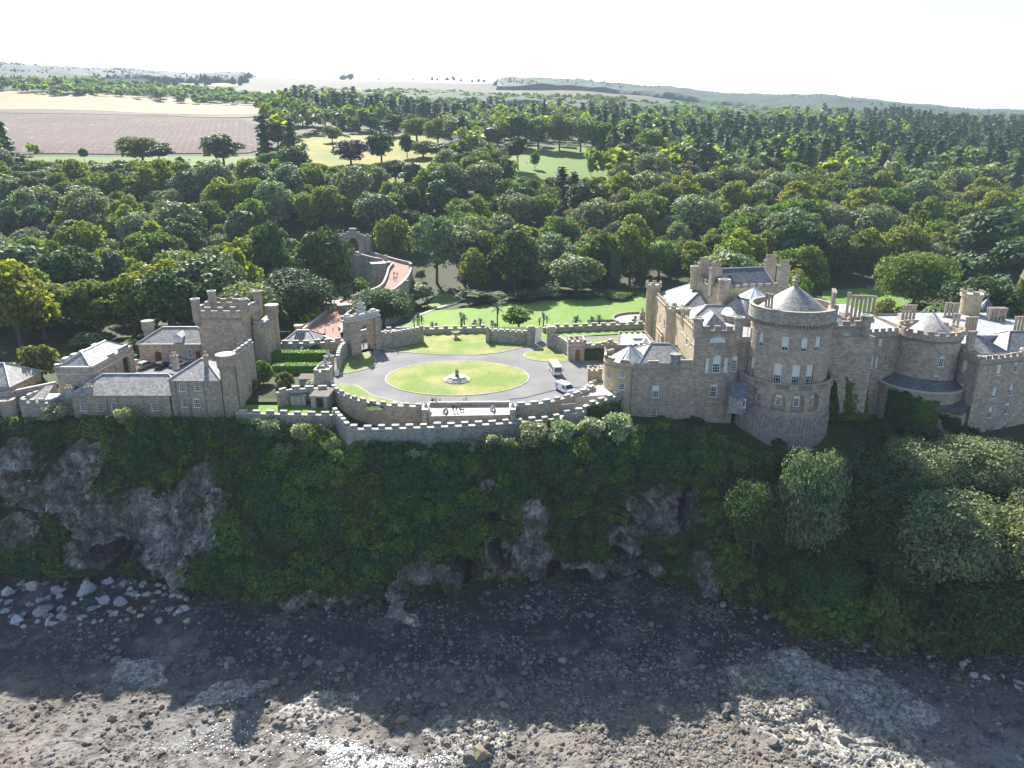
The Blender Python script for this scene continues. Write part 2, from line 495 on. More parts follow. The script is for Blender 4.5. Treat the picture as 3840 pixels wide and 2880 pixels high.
def ploughmat():
 m, t, b, o = newmat('ploughed_earth')
 p = pos(t)
 mp = t.nodes.new('ShaderNodeMapping'); mp.inputs['Rotation'].default_value = (0, 0, R(-18.6))
 t.links.new(p, mp.inputs[0])
 w = N(t, 'ShaderNodeTexWave', Scale=.07, Distortion=1.5, Detail=3)
 w.inputs['Detail Scale'].default_value = .6
 t.links.new(mp.outputs[0], w.inputs[0])
 n = noise(t, p, .05, 5, .7)
 mp2 = t.nodes.new('ShaderNodeMapping'); mp2.inputs['Scale'].default_value = (.22, .006, 1)
 t.links.new(mp.outputs[0], mp2.inputs[0])
 n2 = noise(t, mp2.outputs[0], 1.0, 4, .7)
 col = mixc(t, w.outputs['Fac'], (.062, .034, .025), (.096, .056, .042))
 col = mixc(t, ramp(t, n2, [(.56, (0, 0, 0)), (.66, (.8, .8, .8))]), col, (.21, .15, .115))
 col = mixc(t, 1.0, col, ramp(t, n, [(.3, (.85,) * 3), (.7, (1.15,) * 3)]), 'MULTIPLY')
 t.links.new(col, b.inputs['Base Color']); b.inputs['Roughness'].default_value = .95
 return m
M['plough'] = ploughmat()
def strawmat():
 m, t, b, o = newmat('ripe_barley')
 p = pos(t)
 mp = t.nodes.new('ShaderNodeMapping'); mp.inputs['Scale'].default_value = (.004, .05, 1); mp.inputs['Rotation'].default_value = (0, 0, R(-4))
 t.links.new(p, mp.inputs[0])
 n = noise(t, mp.outputs[0], 1.0, 5, .6); n2 = noise(t, p, .03, 5, .7)
 col = ramp(t, n, [(.3, (.175, .135, .052)), (.7, (.235, .185, .078))])
 col = mixc(t, 1.0, col, ramp(t, n2, [(.3, (.88,) * 3), (.7, (1.1,) * 3)]), 'MULTIPLY')
 t.links.new(col, b.inputs['Base Color']); b.inputs['Roughness'].default_value = .9
 return m
M['straw'] = strawmat()
M['canopy'] = grass('forest_canopy', (.028, .050, .034), (.048, .072, .040), .02, .8)
def rockmat(name, a, bb, cc, wet=(.03, .03, .035), crack=.7, moss=None):
 m, t, b, o = newmat(name)
 p = pos(t)
 n1 = noise(t, p, .22, 8, .7); n2 = noise(t, p, 1.1, 8, .75); n3 = noise(t, p, 4.0, 5, .7)
 col = ramp(t, n1, [(.34, a), (.5, bb), (.64, cc)])
 col = mixc(t, 1.0, col, ramp(t, n2, [(.3, (.38,) * 3), (.5, (1, 1, 1)), (.7, (1.75, 1.73, 1.7))]), 'MULTIPLY')
 ps = t.nodes.new('ShaderNodeMapping'); ps.inputs['Rotation'].default_value = (0, R(28), 0); ps.inputs['Scale'].default_value = (1.6, 1.6, .28); t.links.new(p, ps.inputs[0])
 n6 = noise(t, ps.outputs[0], 1.0, 6, .7)
 col = mixc(t, 1.0, col, ramp(t, n6, [(.36, (.3,) * 3), (.48, (1, 1, 1)), (.7, (1.35,) * 3)]), 'MULTIPLY')
 if crack:
  vo = N(t, 'ShaderNodeTexVoronoi', Scale=.42, feature='DISTANCE_TO_EDGE')
  wv = noise(t, p, .6, 5, .7); ad = N(t, 'ShaderNodeVectorMath', operation='ADD')
  t.links.new(p, ad.inputs[0]); t.links.new(wv, ad.inputs[1]); t.links.new(ad.outputs[0], vo.inputs[0])
  col = mixc(t, ramp(t, vo.outputs[0], [(0, (crack,) * 3), (.05, (0, 0, 0))]), col, wet)
 if moss:
  n4 = noise(t, p, .33, 6, .7)
  col = mixc(t, ramp(t, n4, [(.5, (0, 0, 0)), (.6, (.85,) * 3)]), col, moss)
 t.links.new(col, b.inputs['Base Color']); b.inputs['Roughness'].default_value = .85
 bump(t, b, n2, .9, .4)
 return m
M['cliff'] = rockmat('cliff_rock', (.085, .072, .055), (.205, .188, .165), (.43, .405, .375), crack=.45, moss=(.065, .06, .03))
M['wet_rock'] = rockmat('wet_rock', (.022, .021, .022), (.040, .038, .038), (.075, .072, .07), crack=0)
M['shore_rock'] = rockmat('shore_rock', (.26, .24, .20), (.34, .32, .28), (.42, .39, .33), (.12, .11, .10))
M['leaf_mid'] = leafmat('leaf_mid_green', (.090, .145, .038), (.145, .190, .052))
M['leaf_yel'] = leafmat('leaf_yellow_green', (.135, .175, .036), (.220, .225, .052))
M['leaf_gold'] = leafmat('leaf_golden', (.150, .175, .034), (.215, .215, .05))
M['leaf_olive'] = leafmat('leaf_olive', (.115, .132, .052), (.170, .178, .07))
M['leaf_pale'] = leafmat('leaf_pale_sycamore', (.128, .160, .078), (.200, .228, .122), .32, .6, .3)
M['leaf_silver'] = leafmat('leaf_silver', (.20, .23, .14), (.30, .31, .20), .35, .5, .4)  # pale sycamore leaf brightened: sunlight painted into the colour
M['leaf_dark'] = leafmat('leaf_dark_green', (.040, .078, .028), (.066, .106, .036), .3, .6, .18)
M['leaf_fir'] = leafmat('leaf_fir', (.040, .074, .042), (.058, .092, .050), .2, .65, .2, .3)
M['leaf_pine'] = leafmat('leaf_pine', (.070, .112, .062), (.100, .142, .076), .25, .6, .25, .3)
M['leaf_copper'] = leafmat('leaf_copper', (.060, .032, .034), (.085, .044, .042), .25, .6, .25)
M['leaf_bright'] = leafmat('leaf_bright', (.110, .190, .030), (.165, .240, .04), .42, .55, .3)
M['leaf_hedge'] = leafmat('leaf_hedge', (.130, .235, .022), (.19, .30, .03), .4, .5, .3)
M['leaf_ivy'] = leafmat('leaf_ivy', (.070, .125, .018), (.115, .160, .022), .3, .5, .3)
M['bark'] = plain('bark', (.105, .085, .065), .95, .2, .35, 2.5, 0, .5)
M['bark_pale'] = plain('pale_bark', (.22, .20, .17), .95, .2, .3, 2.5, 0, .5)
M['paint_white'] = plain('white_bodywork', (.80, .80, .80), .25, .6, .02, .5)
M['paint_silver'] = plain('silver_bodywork', (.42, .43, .44), .25, .6, .03, .5, .5)
M['paint_black'] = plain('black_bodywork', (.012, .013, .017), .2, .6, .05, .5)
M['rubber'] = plain('tyre_rubber', (.02, .02, .02), .8, .3, .1, 3)
M['red_lamp'] = plain('red_lamp', (.35, .02, .015), .3, .5, .05, 3)
M['skin'] = plain('skin', (.55, .34, .25), .6, .3, .05, 4)
def cloth(n, c): M[n] = plain(n, c, .85, .2, .12, 6)
cloth('cloth_black', (.022, .022, .026)); cloth('cloth_navy', (.03, .045, .10)); cloth('cloth_red', (.28, .025, .03))
cloth('cloth_white', (.72, .72, .70)); cloth('cloth_denim', (.07, .11, .19)); cloth('cloth_grey', (.20, .20, .21)); cloth('cloth_tan', (.36, .27, .18)); cloth('cloth_pink', (.55, .18, .25)); cloth('hair', (.05, .032, .02))
# ---------------------------------------------------------------- terrain
_T = np.array([-1.4, -.70, -.35, 0.0, .35, .70, 1.4])
_Y = np.array([110, 126, 136, 146, 204, 214, 240, 290, 330, 430, 540, 700, 1000, 1500, 2500, 3500, 7000], float)
_Z = np.array([
 [-4, -4, -3, -1.5, -1, -1, 0, 6, 12, 32, 50, 71, 112, 160, 262, 270, 200],
 [-4, -4, -3, -1.0, -1, -1, -1, 5, 12, 32, 50, 71, 112, 160, 288, 292, 200],
 [-4, -4, -3, -1.0, -1, -3, -5, -3, 6, 30, 49, 69, 98, 148, 252, 262, 200],
 [-6, -6, -3.5, -1.2, -1, -5, -5.5, -6, 1, 32, 46, 58, 80, 133, 240, 246, 200],
 [-7, -7, -6, -6, -5, -5, -5, 0, 6, 22, 34, 50, 72, 105, 195, 200, 180],
 [-7, -7, -7, -6, -5, -5, -4, 0, 4, 16, 28, 42, 62, 90, 150, 152, 150],
 [-7, -7, -7, -6, -5, -5, -4, 0, 4, 14, 24, 36, 52, 75, 130, 130, 120]], float)
def _smooth(t): return t * t * (3 - 2 * t)
def terr(X, Y):
 X = np.asarray(X, float); Y = np.asarray(Y, float)
 t = np.clip(X / np.maximum(Y, 1), -1.399, 1.399)
 y = np.clip(Y, 110.01, 6999)
 i = np.clip(np.searchsorted(_T, t) - 1, 0, len(_T) - 2)
 f = (t - _T[i]) / (_T[i + 1] - _T[i]); f = _smooth(np.clip(f, 0, 1))
 def prof(row):
  return np.interp(y, _Y, _Z[row])
 z = np.zeros_like(t)
 P_ = np.stack([prof(r) for r in range(len(_T))], 0)
 ii = np.indices(t.shape)
 lo = np.take_along_axis(P_, i[None], 0)[0]; hi = np.take_along_axis(P_, (i + 1)[None], 0)[0]
 z = lo * (1 - f) + hi * f
 z = z - 9 * np.exp(-(((X + 66) / 34) ** 2 + ((Y - 275) / 55) ** 2))          # the ravine under the viaduct
 far = np.clip((Y - 350) / 600, 0, 1)
 z = z + far * 7 * fbm(X / 170, Y / 170, oct=3, seed=5) + np.clip((Y - 900) / 1500, 0, 1) * 26 * fbm(X / 700, Y / 900, oct=3, seed=9)
 return z
def terr1(x, y): return float(terr(np.array([x]), np.array([y]))[0])
def on_terr(u, v, y0=205.0, y1=4000.0):
 """where the line of sight of a photo point meets the terrain"""
 x, y, w = ray(u, v)
 Ys = np.geomspace(y0, y1, 900)
 Xs = x / y * Ys; Zs = CAMZ + w / y * Ys
 g = terr(Xs, Ys)
 k = np.nonzero(Zs <= g)[0]
 k = k[0] if len(k) else len(Ys) - 1
 return float(Xs[k]), float(Ys[k]), float(g[k])
_TOPX = np.array([-200, -110, -72, -48, -36, -31, -20, 0, 10, 18, 28, 38, 46, 62, 72, 92, 112, 200], float)
_TOPY = np.array([136, 134.5, 134.5, 133, 131, 126.4, 125.8, 125.6, 126.6, 130, 134, 134, 129.5, 129.5, 135, 133, 128, 122], float)
_TOPZ = np.array([-3.5, -3.5, -3.2, -3.2, -3.6, -5, -5.2, -5.4, -5.2, -4.5, -4.5, -5.5, -8.8, -8.8, -7, -7, -7.5, -8], float)
_BX = np.array([-200, -120, -90, -72, -60, -44, -34, -20, -10, -2, 12, 24, 32, 42, 54, 66, 82, 110, 200], float)
_BY = np.array([120, 119, 118.5, 119, 115, 110, 109.5, 112, 116, 119, 118, 120, 115, 109, 104, 100, 97, 91, 80], float) * 1.052
BZ = -33.5
def ytop(x): return np.interp(x, _TOPX, _TOPY)
def ztop(x): return np.interp(x, _TOPX, _TOPZ)
def ybase(x): return np.minimum(np.interp(x, _BX * 1.052, _BY), ytop(x) - 2.2)
def build_ground():
 ts = np.linspace(-1.35, 1.35, 260)
 rows = np.concatenate([[0, .6, 1.2, 2, 3, 4.5], np.geomspace(6, 6200, 200)])
 Tg, Rg = np.meshgrid(ts, rows)
 Y0 = ytop(Tg * 131)
 Yg = Y0 + Rg
 Xg = Tg * Yg
 Zg = terr(Xg, Yg)
 k = np.clip(Rg / 5, 0, 1)
 Zg = np.where(Rg < 5, ztop(Xg) * (1 - k) + Zg * k, Zg)
 n, m = Xg.shape
 V = np.stack([Xg, Yg, Zg], -1).reshape(-1, 3)
 idx = np.arange(n * m).reshape(n, m)
 F = np.stack([idx[:-1, :-1], idx[:-1, 1:], idx[1:, 1:], idx[1:, :-1]], -1).reshape(-1, 4)
 yc = V[F].mean(1)[:, 1]
 mi = (yc > 1250).astype(int)
 o = link('ground', mesh_np('ground', V, F, [M['woodfloor'], M['heath']], mi, True))
 tag(o, 'wooded ground rising inland behind the castle to the hills', kind='structure')
build_ground()
def drape(name, poly, mat, lift, step, label, rough=0.0):
 """a patch of ground cover inside a polygon, laid on the terrain"""
 poly = np.array(poly)
 x0, y0 = poly.min(0); x1, y1 = poly.max(0)
 nx, ny = max(3, int((x1 - x0) / step)), max(3, int((y1 - y0) / step))
 gx, gy = np.meshgrid(np.linspace(x0, x1, nx + 1), np.linspace(y0, y1, ny + 1))
 def inside(x, y):
  c = np.zeros_like(x, bool)
  for i in range(len(poly)):
   (ax, ay), (bx, by) = poly[i], poly[(i + 1) % len(poly)]
   hit = ((ay > y) != (by > y)) & (x < (bx - ax) * (y - ay) / (by - ay + 1e-12) + ax)
   c ^= hit
  return c
 ins = inside(gx, gy)
 # pull the grid points just outside onto the outline so that the edge stays smooth
 V = np.stack([gx, gy], -1)
 idx = np.arange(V.shape[0] * V.shape[1]).reshape(V.shape[:2])
 cell = ins[:-1, :-1] | ins[1:, :-1] | ins[:-1, 1:] | ins[1:, 1:]
 out = ~ins
 q = V[out]
 best = np.full(len(q), 1e18); bp = q.copy()
 for i in range(len(poly)):
  a, b = poly[i], poly[(i + 1) % len(poly)]
  d = b - a
  t = np.clip(((q - a) @ d) / max(d @ d, 1e-9), 0, 1)
  p = a + t[:, None] * d
  dd = ((p - q) ** 2).sum(1)
  w = dd < best
  best[w] = dd[w]; bp[w] = p[w]
 V[out] = bp
 Z = terr(V[..., 0], V[..., 1]) + lift
 if rough: Z = np.where(out, Z - lift, Z + rough * (vnoise(V[..., 0] / step / 1.7, V[..., 1] / step / 1.7) - .5) + rough * (vnoise(V[..., 0] / 90, V[..., 1] / 90) - .5))
 W = np.concatenate([V, Z[..., None]], -1).reshape(-1, 3)
 F = np.stack([idx[:-1, :-1], idx[:-1, 1:], idx[1:, 1:], idx[1:, :-1]], -1)[cell].reshape(-1, 4)
 o = link(name, mesh_np(name, W, F, [mat], None, True))
 tag(o, label, kind='stuff' if rough else 'structure')
 return o
def pixpoly(pts, y0=205.0): return [on_terr(u, v, y0)[:2] for u, v in pts]
drape('ploughed_field', pixpoly([(-500, 590), (0, 585), (180, 578), (420, 582), (760, 578), (930, 576), (1010, 560), (1040, 530), (985, 480), (900, 445), (600, 436), (300, 430), (0, 426), (-500, 425)]), M['plough'], .5, 9, 'bare brown ploughed field with pale furrow lines')
drape('barley_field', pixpoly([(-500, 404), (0, 412), (200, 412), (420, 420), (700, 432), (980, 430), (1020, 408), (1010, 394), (700, 374), (400, 356), (0, 342), (-500, 335)]), M['straw'], .5, 12, 'ripe straw coloured barley field beyond the ploughed field')
drape('field_margin', pixpoly([(-500, 424), (0, 425), (300, 429), (600, 434), (900, 443), (960, 440), (980, 431), (700, 433), (420, 421), (200, 413), (0, 413), (-500, 405)]), M['heath'], .55, 6, 'rough grassy margin between the two fields')
drape('meadow', pixpoly([(100, 640), (500, 680), (800, 690), (1050, 660), (1100, 620), (960, 588), (700, 590), (420, 592), (180, 590), (60, 596)]), M['meadow'], .3, 6, 'green pasture along the foot of the ploughed field')
drape('bracken_meadow', pixpoly([(1060, 560), (1100, 640), (1250, 760), (1560, 800), (1760, 640), (1700, 570), (1640, 520), (1560, 508), (1400, 508), (1260, 508), (1120, 512)]), M['bracken'], .3, 6, 'meadow yellow with bracken between the woods')
drape('pasture', pixpoly([(1700, 640), (1800, 720), (2250, 760), (2330, 640), (2330, 590), (2200, 545), (1950, 555), (1800, 575)]), M['meadow'], .3, 6, 'bright green pasture clearing in the middle of the wood')
drape('distant_field', pixpoly([(60, 277), (250, 289), (352, 315), (250, 316), (70, 286)], 900), M['straw'], 1.0, 25, 'small straw coloured field below the wooded hill')
drape('distant_field.001', pixpoly([(700, 304), (895, 306), (895, 328), (780, 326)], 900), M['straw'], 1.0, 20, 'pale strip of straw field below the dark plantation')
drape('distant_field.002', pixpoly([(1190, 332), (1360, 332), (1355, 344), (1195, 342)], 900), M['meadow'], 1.0, 20, 'pale green field strip on the far slope')
drape('distant_field.003', pixpoly([(3740, 434), (3860, 436), (3900, 448), (3760, 444)], 700), M['straw'], 1.0, 20, 'yellow field sliver at the far right edge')
# ---------------------------------------------------------------- cliff
ROCKS = [(294, 1800, 95, 190, .35), (411, 1945, 190, 120, .5), (60, 1760, 110, 110, 0), (59, 2030, 120, 85, 0), (752, 1860, 100, 120, 0), (588, 2058, 130, 140, 0),
   (330, 2075, 70, 60, .3), (540, 1950, 330, 140, .3), (160, 1880, 200, 60, .4), (2080, 2140, 400, 48, 0), (664, 2160, 90, 45, 0), (1080, 2285, 420, 52, 0), (1611, 2150, 140, 66, 0), (1970, 2092, 170, 90, 0), (1829, 1847, 28, 44, 0), (2000, 1960, 60, 80, 0),
   (2434, 1915, 105, 95, 0), (2364, 2010, 60, 70, 0), (2511, 1894, 85, 95, 0), (2647, 2161, 64, 90, 0), (1490, 2240, 60, 70, 0), (2150, 2150, 140, 50, 0), (880, 2260, 120, 40, 0)]
CAVES = [(330, 2000, 80, 24, .72, 4.5), (430, 2085, 75, 60, .75, 6), (1733, 2140, 26, 60, 0, 6), (1885, 2085, 30, 62, .15, 6), (2140, 2160, 60, 34, 0, 5), (640, 2215, 80, 24, 0, 5),
   (1840, 1935, 38, 26, 0, 5), (1120, 2300, 300, 30, 0, 3), (2330, 2075, 30, 40, 0, 5), (2345, 1995, 12, 18, 0, 4), (2385, 1945, 13, 16, 0, 4), (2595, 1880, 24, 110, .2, 4)]
def domes(a, b, cell, seed):
 """height 0..1 of a carpet of round bushes, and the sideways direction from each bush centre"""
 i, j = np.floor(a / cell).astype(np.int64), np.floor(b / cell).astype(np.int64)
 best = np.full(a.shape, 9.0); da = np.zeros_like(a); db = np.zeros_like(a); idn = np.zeros_like(a)
 for di in (-1, 0, 1):
  for dj in (-1, 0, 1):
   ca = (i + di + .15 + .7 * _h(i + di, j + dj, 0 * i, seed)) * cell; cb = (j + dj + .15 + .7 * _h(i + di, j + dj, 0 * i, seed + 1)) * cell
   rr = cell * (.55 + .45 * _h(i + di, j + dj, 0 * i, seed + 2))
   d = np.hypot(a - ca, b - cb) / rr; w = d < best
   best[w] = d[w]; da[w] = ((a - ca) / rr)[w]; db[w] = ((b - cb) / rr)[w]; idn[w] = _h(i + di, j + dj, 0 * i, seed + 3)[w]
 return np.sqrt(np.clip(1 - best ** 2, 0, 1)), da, db, idn
def blocks(a, b, cell, seed, warp=.5):
 """broken rock: every block of a warped mosaic sits at its own level, with a notch between blocks"""
 wa = warp * cell * fbm(a / cell, b / cell, oct=2, seed=seed + 50); wb = warp * cell * fbm(a / cell + 9, b / cell, oct=2, seed=seed + 60)
 h, da, db, idn = domes(a + wa, b + wb, cell, seed)
 return idn - .5 + .35 * (da + db) * (idn - .5), h
def ell(u, v, e):
 du, dv = u - e[0], v - e[1]
 c, s = math.cos(e[4]), math.sin(e[4])
 a, b = (du * c + dv * s) / e[2], (-du * s + dv * c) / e[3]
 return a * a + b * b
def cliff_surface(X, T):
 """X along, T 0 at the beach .. 1 at the top"""
 yb, yt, zt = ybase(X), ytop(X), ztop(X)
 k = T ** 1.15
 Yc = yb + (yt - yb) * (.22 * T + .78 * T ** 1.6)
 Zc = BZ - 1.2 + (zt - BZ + 1.2) * (T ** .93)
 p = np.stack([X, Yc, Zc], -1)
 u, v, d = proj(p)
 u = u + 75 * fbm(X / 7, Zc / 6, oct=4, seed=63); v = v + 60 * fbm(X / 7 + 40, Zc / 6, oct=4, seed=64)
 rock = np.zeros_like(X)
 for e in ROCKS: rock = np.maximum(rock, np.clip(1.5 - ell(u, v, e) * 1.1, 0, 1))
 nz = fbm(X / 16, Zc / 12, Yc / 16, 4, 3)
 ns = fbm(X / 5.2, Zc / 6.5, Yc / 5, 5, 11, .55)
 rid = 1 - np.abs(fbm(X / 7 + Zc / 15, Zc / 11, Yc / 9, 4, 21)) * 2
 r2 = 1 - np.abs(fbm(X / 2.6 - Zc / 6, Zc / 3.4, Yc / 3, 4, 33)) * 2.2
 r3 = np.abs(fbm(X / 1.1, Zc / 1.6, Yc / 1.3, 3, 35))
 rough = (nz * 2.6 + (.35 + .7 * rock) * ns * 2.0 - rock * (1.5 * (rid - .6) + 1.0 * (r2 - .6) - .7 * r3))
 b1, _ = blocks(X + Zc * .35, Zc * .8, 4.6, 101); b2, _ = blocks(X + Zc * .2, Zc, 1.7, 111)
 rough = rough + (.15 + .85 * rock) * (3.2 * b1 + 1.6 * b2 + .7 * blocks(X, Zc, .8, 141)[0])
 fade = np.clip(np.minimum(1, (1 - T) * 7), 0, 1)
 cave = np.zeros_like(X)
 for e in CAVES: cave = np.maximum(cave, e[5] * 1.7 * np.clip(2.0 - 1.5 * ell(u, v, e), 0, 1))
 Yc = Yc + rough * fade * .9 + cave * fade - 1.6 * rock * fade * (cave < .2) + 2.2 * np.exp(-(T / .05) ** 2)
 Zc = Zc + .5 * fade * ns + cave * 0
 return np.stack([X, Yc, Zc], -1), np.clip(rock + (cave > .3), 0, 1), u, v
def bare(p, rock):
 return rock * 1.0 + .95 * fbm(p[..., 0] / 4.5, p[..., 2] / 5, p[..., 1] / 4.5, 4, 77) > .56
def build_cliff():
 xs = np.linspace(-135, 130, 760); tt = np.linspace(0, 1, 150)
 X, T = np.meshgrid(xs, tt)
 Pn, rock, u, v = cliff_surface(X, T)
 top = Pn[-1:].copy(); top[..., 1] += 3; top[..., 2] -= .3
 Pn = np.concatenate([Pn, top], 0)
 n, m = Pn.shape[:2]
 idx = np.arange(n * m).reshape(n, m)
 F = np.stack([idx[:-1, :-1], idx[:-1, 1:], idx[1:, 1:], idx[1:, :-1]], -1).reshape(-1, 4)
 rk = bare(Pn, np.concatenate([rock, rock[-1:]], 0)).ravel()
 mi = (rk[F].mean(1) < .5).astype(int)
 zz = Pn[..., 2].ravel() - BZ - 1.6 - 2.2 * fbm(Pn[..., 0].ravel() / 4, Pn[..., 2].ravel() / 4, oct=3, seed=91)
 mi[zz[F].mean(1) < 0] = 2
 o = link('cliff', mesh_np('cliff', Pn.reshape(-1, 3), F, [M['cliff'], M['woodfloor'], M['wet_rock']], mi, False))
 tag(o, 'grey sea cliff below the castle, overgrown with shrubs', kind='structure')
build_cliff()
# ---------------------------------------------------------------- beach
def shoremat():
 m, t, b, o = newmat('foreshore_shingle')
 p = pos(t)
 n1 = noise(t, p, .05, 5, .6); n2 = noise(t, p, .35, 6, .7); n3 = noise(t, p, 3.0, 6, .75)
 col = ramp(t, n1, [(.34, (.165, .134, .108)), (.5, (.195, .170, .146)), (.66, (.175, .166, .155))])
 col = mixc(t, ramp(t, n2, [(.50, (0, 0, 0)), (.60, (.85,) * 3)]), col, (.048, .038, .03))
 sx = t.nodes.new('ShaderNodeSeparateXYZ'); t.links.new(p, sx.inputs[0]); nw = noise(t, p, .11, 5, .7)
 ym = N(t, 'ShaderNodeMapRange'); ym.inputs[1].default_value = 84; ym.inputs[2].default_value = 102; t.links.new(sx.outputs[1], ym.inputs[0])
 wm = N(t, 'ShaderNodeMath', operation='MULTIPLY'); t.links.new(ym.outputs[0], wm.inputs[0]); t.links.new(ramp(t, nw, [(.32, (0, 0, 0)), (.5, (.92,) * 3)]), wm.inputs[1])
 col = mixc(t, wm.outputs[0], col, (.028, .024, .022))  # weed patches towards the cliff, blackened further as painted shade
 n5 = noise(t, p, .22, 6, .75)
 col = mixc(t, ramp(t, n5, [(.56, (0, 0, 0)), (.66, (.7,) * 3)]), col, (.20, .185, .165))
 col = mixc(t, 1.0, col, ramp(t, n3, [(.2, (.45,) * 3), (.5, (1,) * 3), (.8, (1.7, 1.68, 1.62))]), 'MULTIPLY')
 n4 = noise(t, p, 7.0, 3, .8)
 col = mixc(t, ramp(t, n4, [(.66, (0, 0, 0)), (.72, (.7,) * 3)]), col, (.6, .58, .54))
 t.links.new(col, b.inputs['Base Color']); b.inputs['Roughness'].default_value = .8
 bump(t, b, n3, .9, .18)
 return m
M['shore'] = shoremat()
OUTC = [(3150, 2700, 420, 210, .35, .9), (2980, 2530, 150, 90, .5, .8), (3350, 2820, 420, 130, .3, .7), (1760, 2780, 170, 90, .2, .8), (1200, 2640, 190, 60, -.3, .6), (900, 2580, 170, 70, -.5, .5), (520, 2540, 120, 60, 0, .5), (2130, 2800, 90, 60, 0, .4), (1500, 2320, 40, 60, 0, .9), (1150, 2660, 80, 40, 0, .6)]
def beach_z(X, Y):
 z = BZ + .9 * np.clip((Y - ybase(X) + 12) / 12, 0, 1.4) + .25 * fbm(X / 9, Y / 9, oct=3, seed=31) + .10 * fbm(X / 1.6, Y / 1.6, oct=3, seed=37)
 u, v, d = proj(np.stack([X, Y, np.full_like(X, BZ)], -1))
 u = u + 130 * fbm(X / 9, Y / 9, oct=4, seed=65); v = v + 60 * fbm(X / 9 + 30, Y / 9, oct=4, seed=66)
 out = np.zeros_like(X)
 for e in OUTC: out = np.maximum(out, e[5] * np.clip(1.3 - ell(u, v, e), 0, 1))
 wob = 1.6 * fbm(X / 4, Y / 4, oct=2, seed=55)
 cr = np.abs(fbm(X / 3.2 + Y / 7 + wob, Y / 4.5 - X / 9 + wob, oct=2, seed=41)); cr2 = np.abs(fbm(X / 1.3 + Y / 3, Y / 2.2, oct=3, seed=43))
 o2 = out * np.clip(.6 + 1.3 * (fbm(X / 5, Y / 5, oct=3, seed=47) + .35), 0, 1)
 b1, h1 = blocks(X + Y * .4, Y * 1.3, 3.4, 121); b2, h2 = blocks(X + Y * .3, Y * 1.2, 1.25, 131)
 z = z + o2 * (.75 + .9 * b1 + .35 * b2 - .45 * np.exp(-(cr / .05) ** 2)) + .12 * o2 * fbm(X / .8, Y / .8, oct=3, seed=49) + (1 - o2) * (.16 * b2 + .22 * b1)
 return z, o2
def build_beach():
 xs = np.linspace(-112, 112, 640); ys = np.concatenate([np.linspace(20, 74, 30), np.linspace(74.2, 132, 210)])
 X, Y = np.meshgrid(xs, ys)
 z, o2 = beach_z(X, Y)
 V = np.stack([X, Y, z], -1).reshape(-1, 3)
 n, m = X.shape
 idx = np.arange(n * m).reshape(n, m)
 F = np.stack([idx[:-1, :-1], idx[:-1, 1:], idx[1:, 1:], idx[1:, :-1]], -1).reshape(-1, 4)
 mi = (o2.ravel()[F].mean(1) > .28).astype(int)
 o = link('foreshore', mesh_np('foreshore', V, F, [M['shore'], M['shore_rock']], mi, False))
 tag(o, 'stony foreshore with flat pale rock ledges at low tide', kind='structure')
 # the sea bed and water in front, outside the frame
 sea = MB().face([(-4000, -4000, BZ - 1.2), (4000, -4000, BZ - 1.2), (4000, 60, BZ - 1.2), (-4000, 60, BZ - 1.2)]).build('sea', plain('sea_water', (.02, .04, .05), .12, .5, .2, .05, 0, .2))
 tag(sea, 'grey blue sea in front of the foreshore', kind='structure')
 base = MB()
 for s in (-1, 1):
  x0, x1 = (111, 4000) if s > 0 else (-4000, -111)
  base.face([(x0, 15, BZ - .3), (x1, 15, BZ - .3), (x1, 132, BZ - .3), (x0, 132, BZ - .3)])
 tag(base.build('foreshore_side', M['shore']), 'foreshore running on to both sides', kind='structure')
build_beach()
# ---------------------------------------------------------------- stones
def ico(sub=1):
 bm = bmesh.new(); bmesh.ops.create_icosphere(bm, subdivisions=sub, radius=1)
 V = np.array([v.co[:] for v in bm.verts]); F = np.array([[v.index for v in f.verts] for f in bm.faces]); bm.free()
 return V, F
ICO0, ICO1, ICO2 = ico(1), ico(2), ico(3)
def rockshape(seed, base=ICO1, cut=5):
 rg = np.random.default_rng(seed)
 V = base[0].copy()
 V = V * (1 + .25 * fbm(V[:, 0] * 1.6 + seed, V[:, 1] * 1.6, V[:, 2] * 1.6, 3, seed % 97))[:, None]
 for k in range(cut + 3):                                       # chop with random planes: blocky broken stone
  n = rg.normal(size=3); n /= np.linalg.norm(n)
  d = rg.uniform(.45, .8)
  h = V @ n - d
  V = V - np.clip(h, 0, None)[:, None] * n
 V *= rg.uniform(.75, 1.2, 3)
 V += rg.normal(size=V.shape) * .03
 V[:, 2] *= .75
 return V, base[1]
def stonemat(name, cols, lo=.7, hi=1.3):
 m, t, b, o = newmat(name)
 g = t.nodes.new('ShaderNodeNewGeometry'); oi = t.nodes.new('ShaderNodeObjectInfo')
 ad = N(t, 'ShaderNodeMath', operation='ADD'); fr = N(t, 'ShaderNodeMath', operation='FRACT')
 t.links.new(g.outputs['Random Per Island'], ad.inputs[0]); t.links.new(oi.outputs['Random'], ad.inputs[1]); t.links.new(ad.outputs[0], fr.inputs[0])
 col = ramp(t, fr.outputs[0], [(i / (len(cols) - 1), c) for i, c in enumerate(cols)])
 p = pos(t); n = noise(t, p, 2.5, 5, .7)
 col = mixc(t, 1.0, col, ramp(t, n, [(.25, (lo,) * 3), (.75, (hi,) * 3)]), 'MULTIPLY')
 t.links.new(col, b.inputs['Base Color']); b.inputs['Roughness'].default_value = .85
 bump(t, b, n, .5, .06)
 return m
M['stones'] = stonemat('beach_stones', [(.085, .078, .07), (.18, .165, .145), (.06, .055, .05), (.23, .21, .18), (.12, .105, .09), (.24, .185, .12), (.10, .097, .092), (.29, .28, .265)])
M['boulder_white'] = stonemat('lichened_boulder', [(.34, .34, .34), (.46, .46, .46), (.28, .28, .285), (.40, .40, .39)], .45, 1.4)
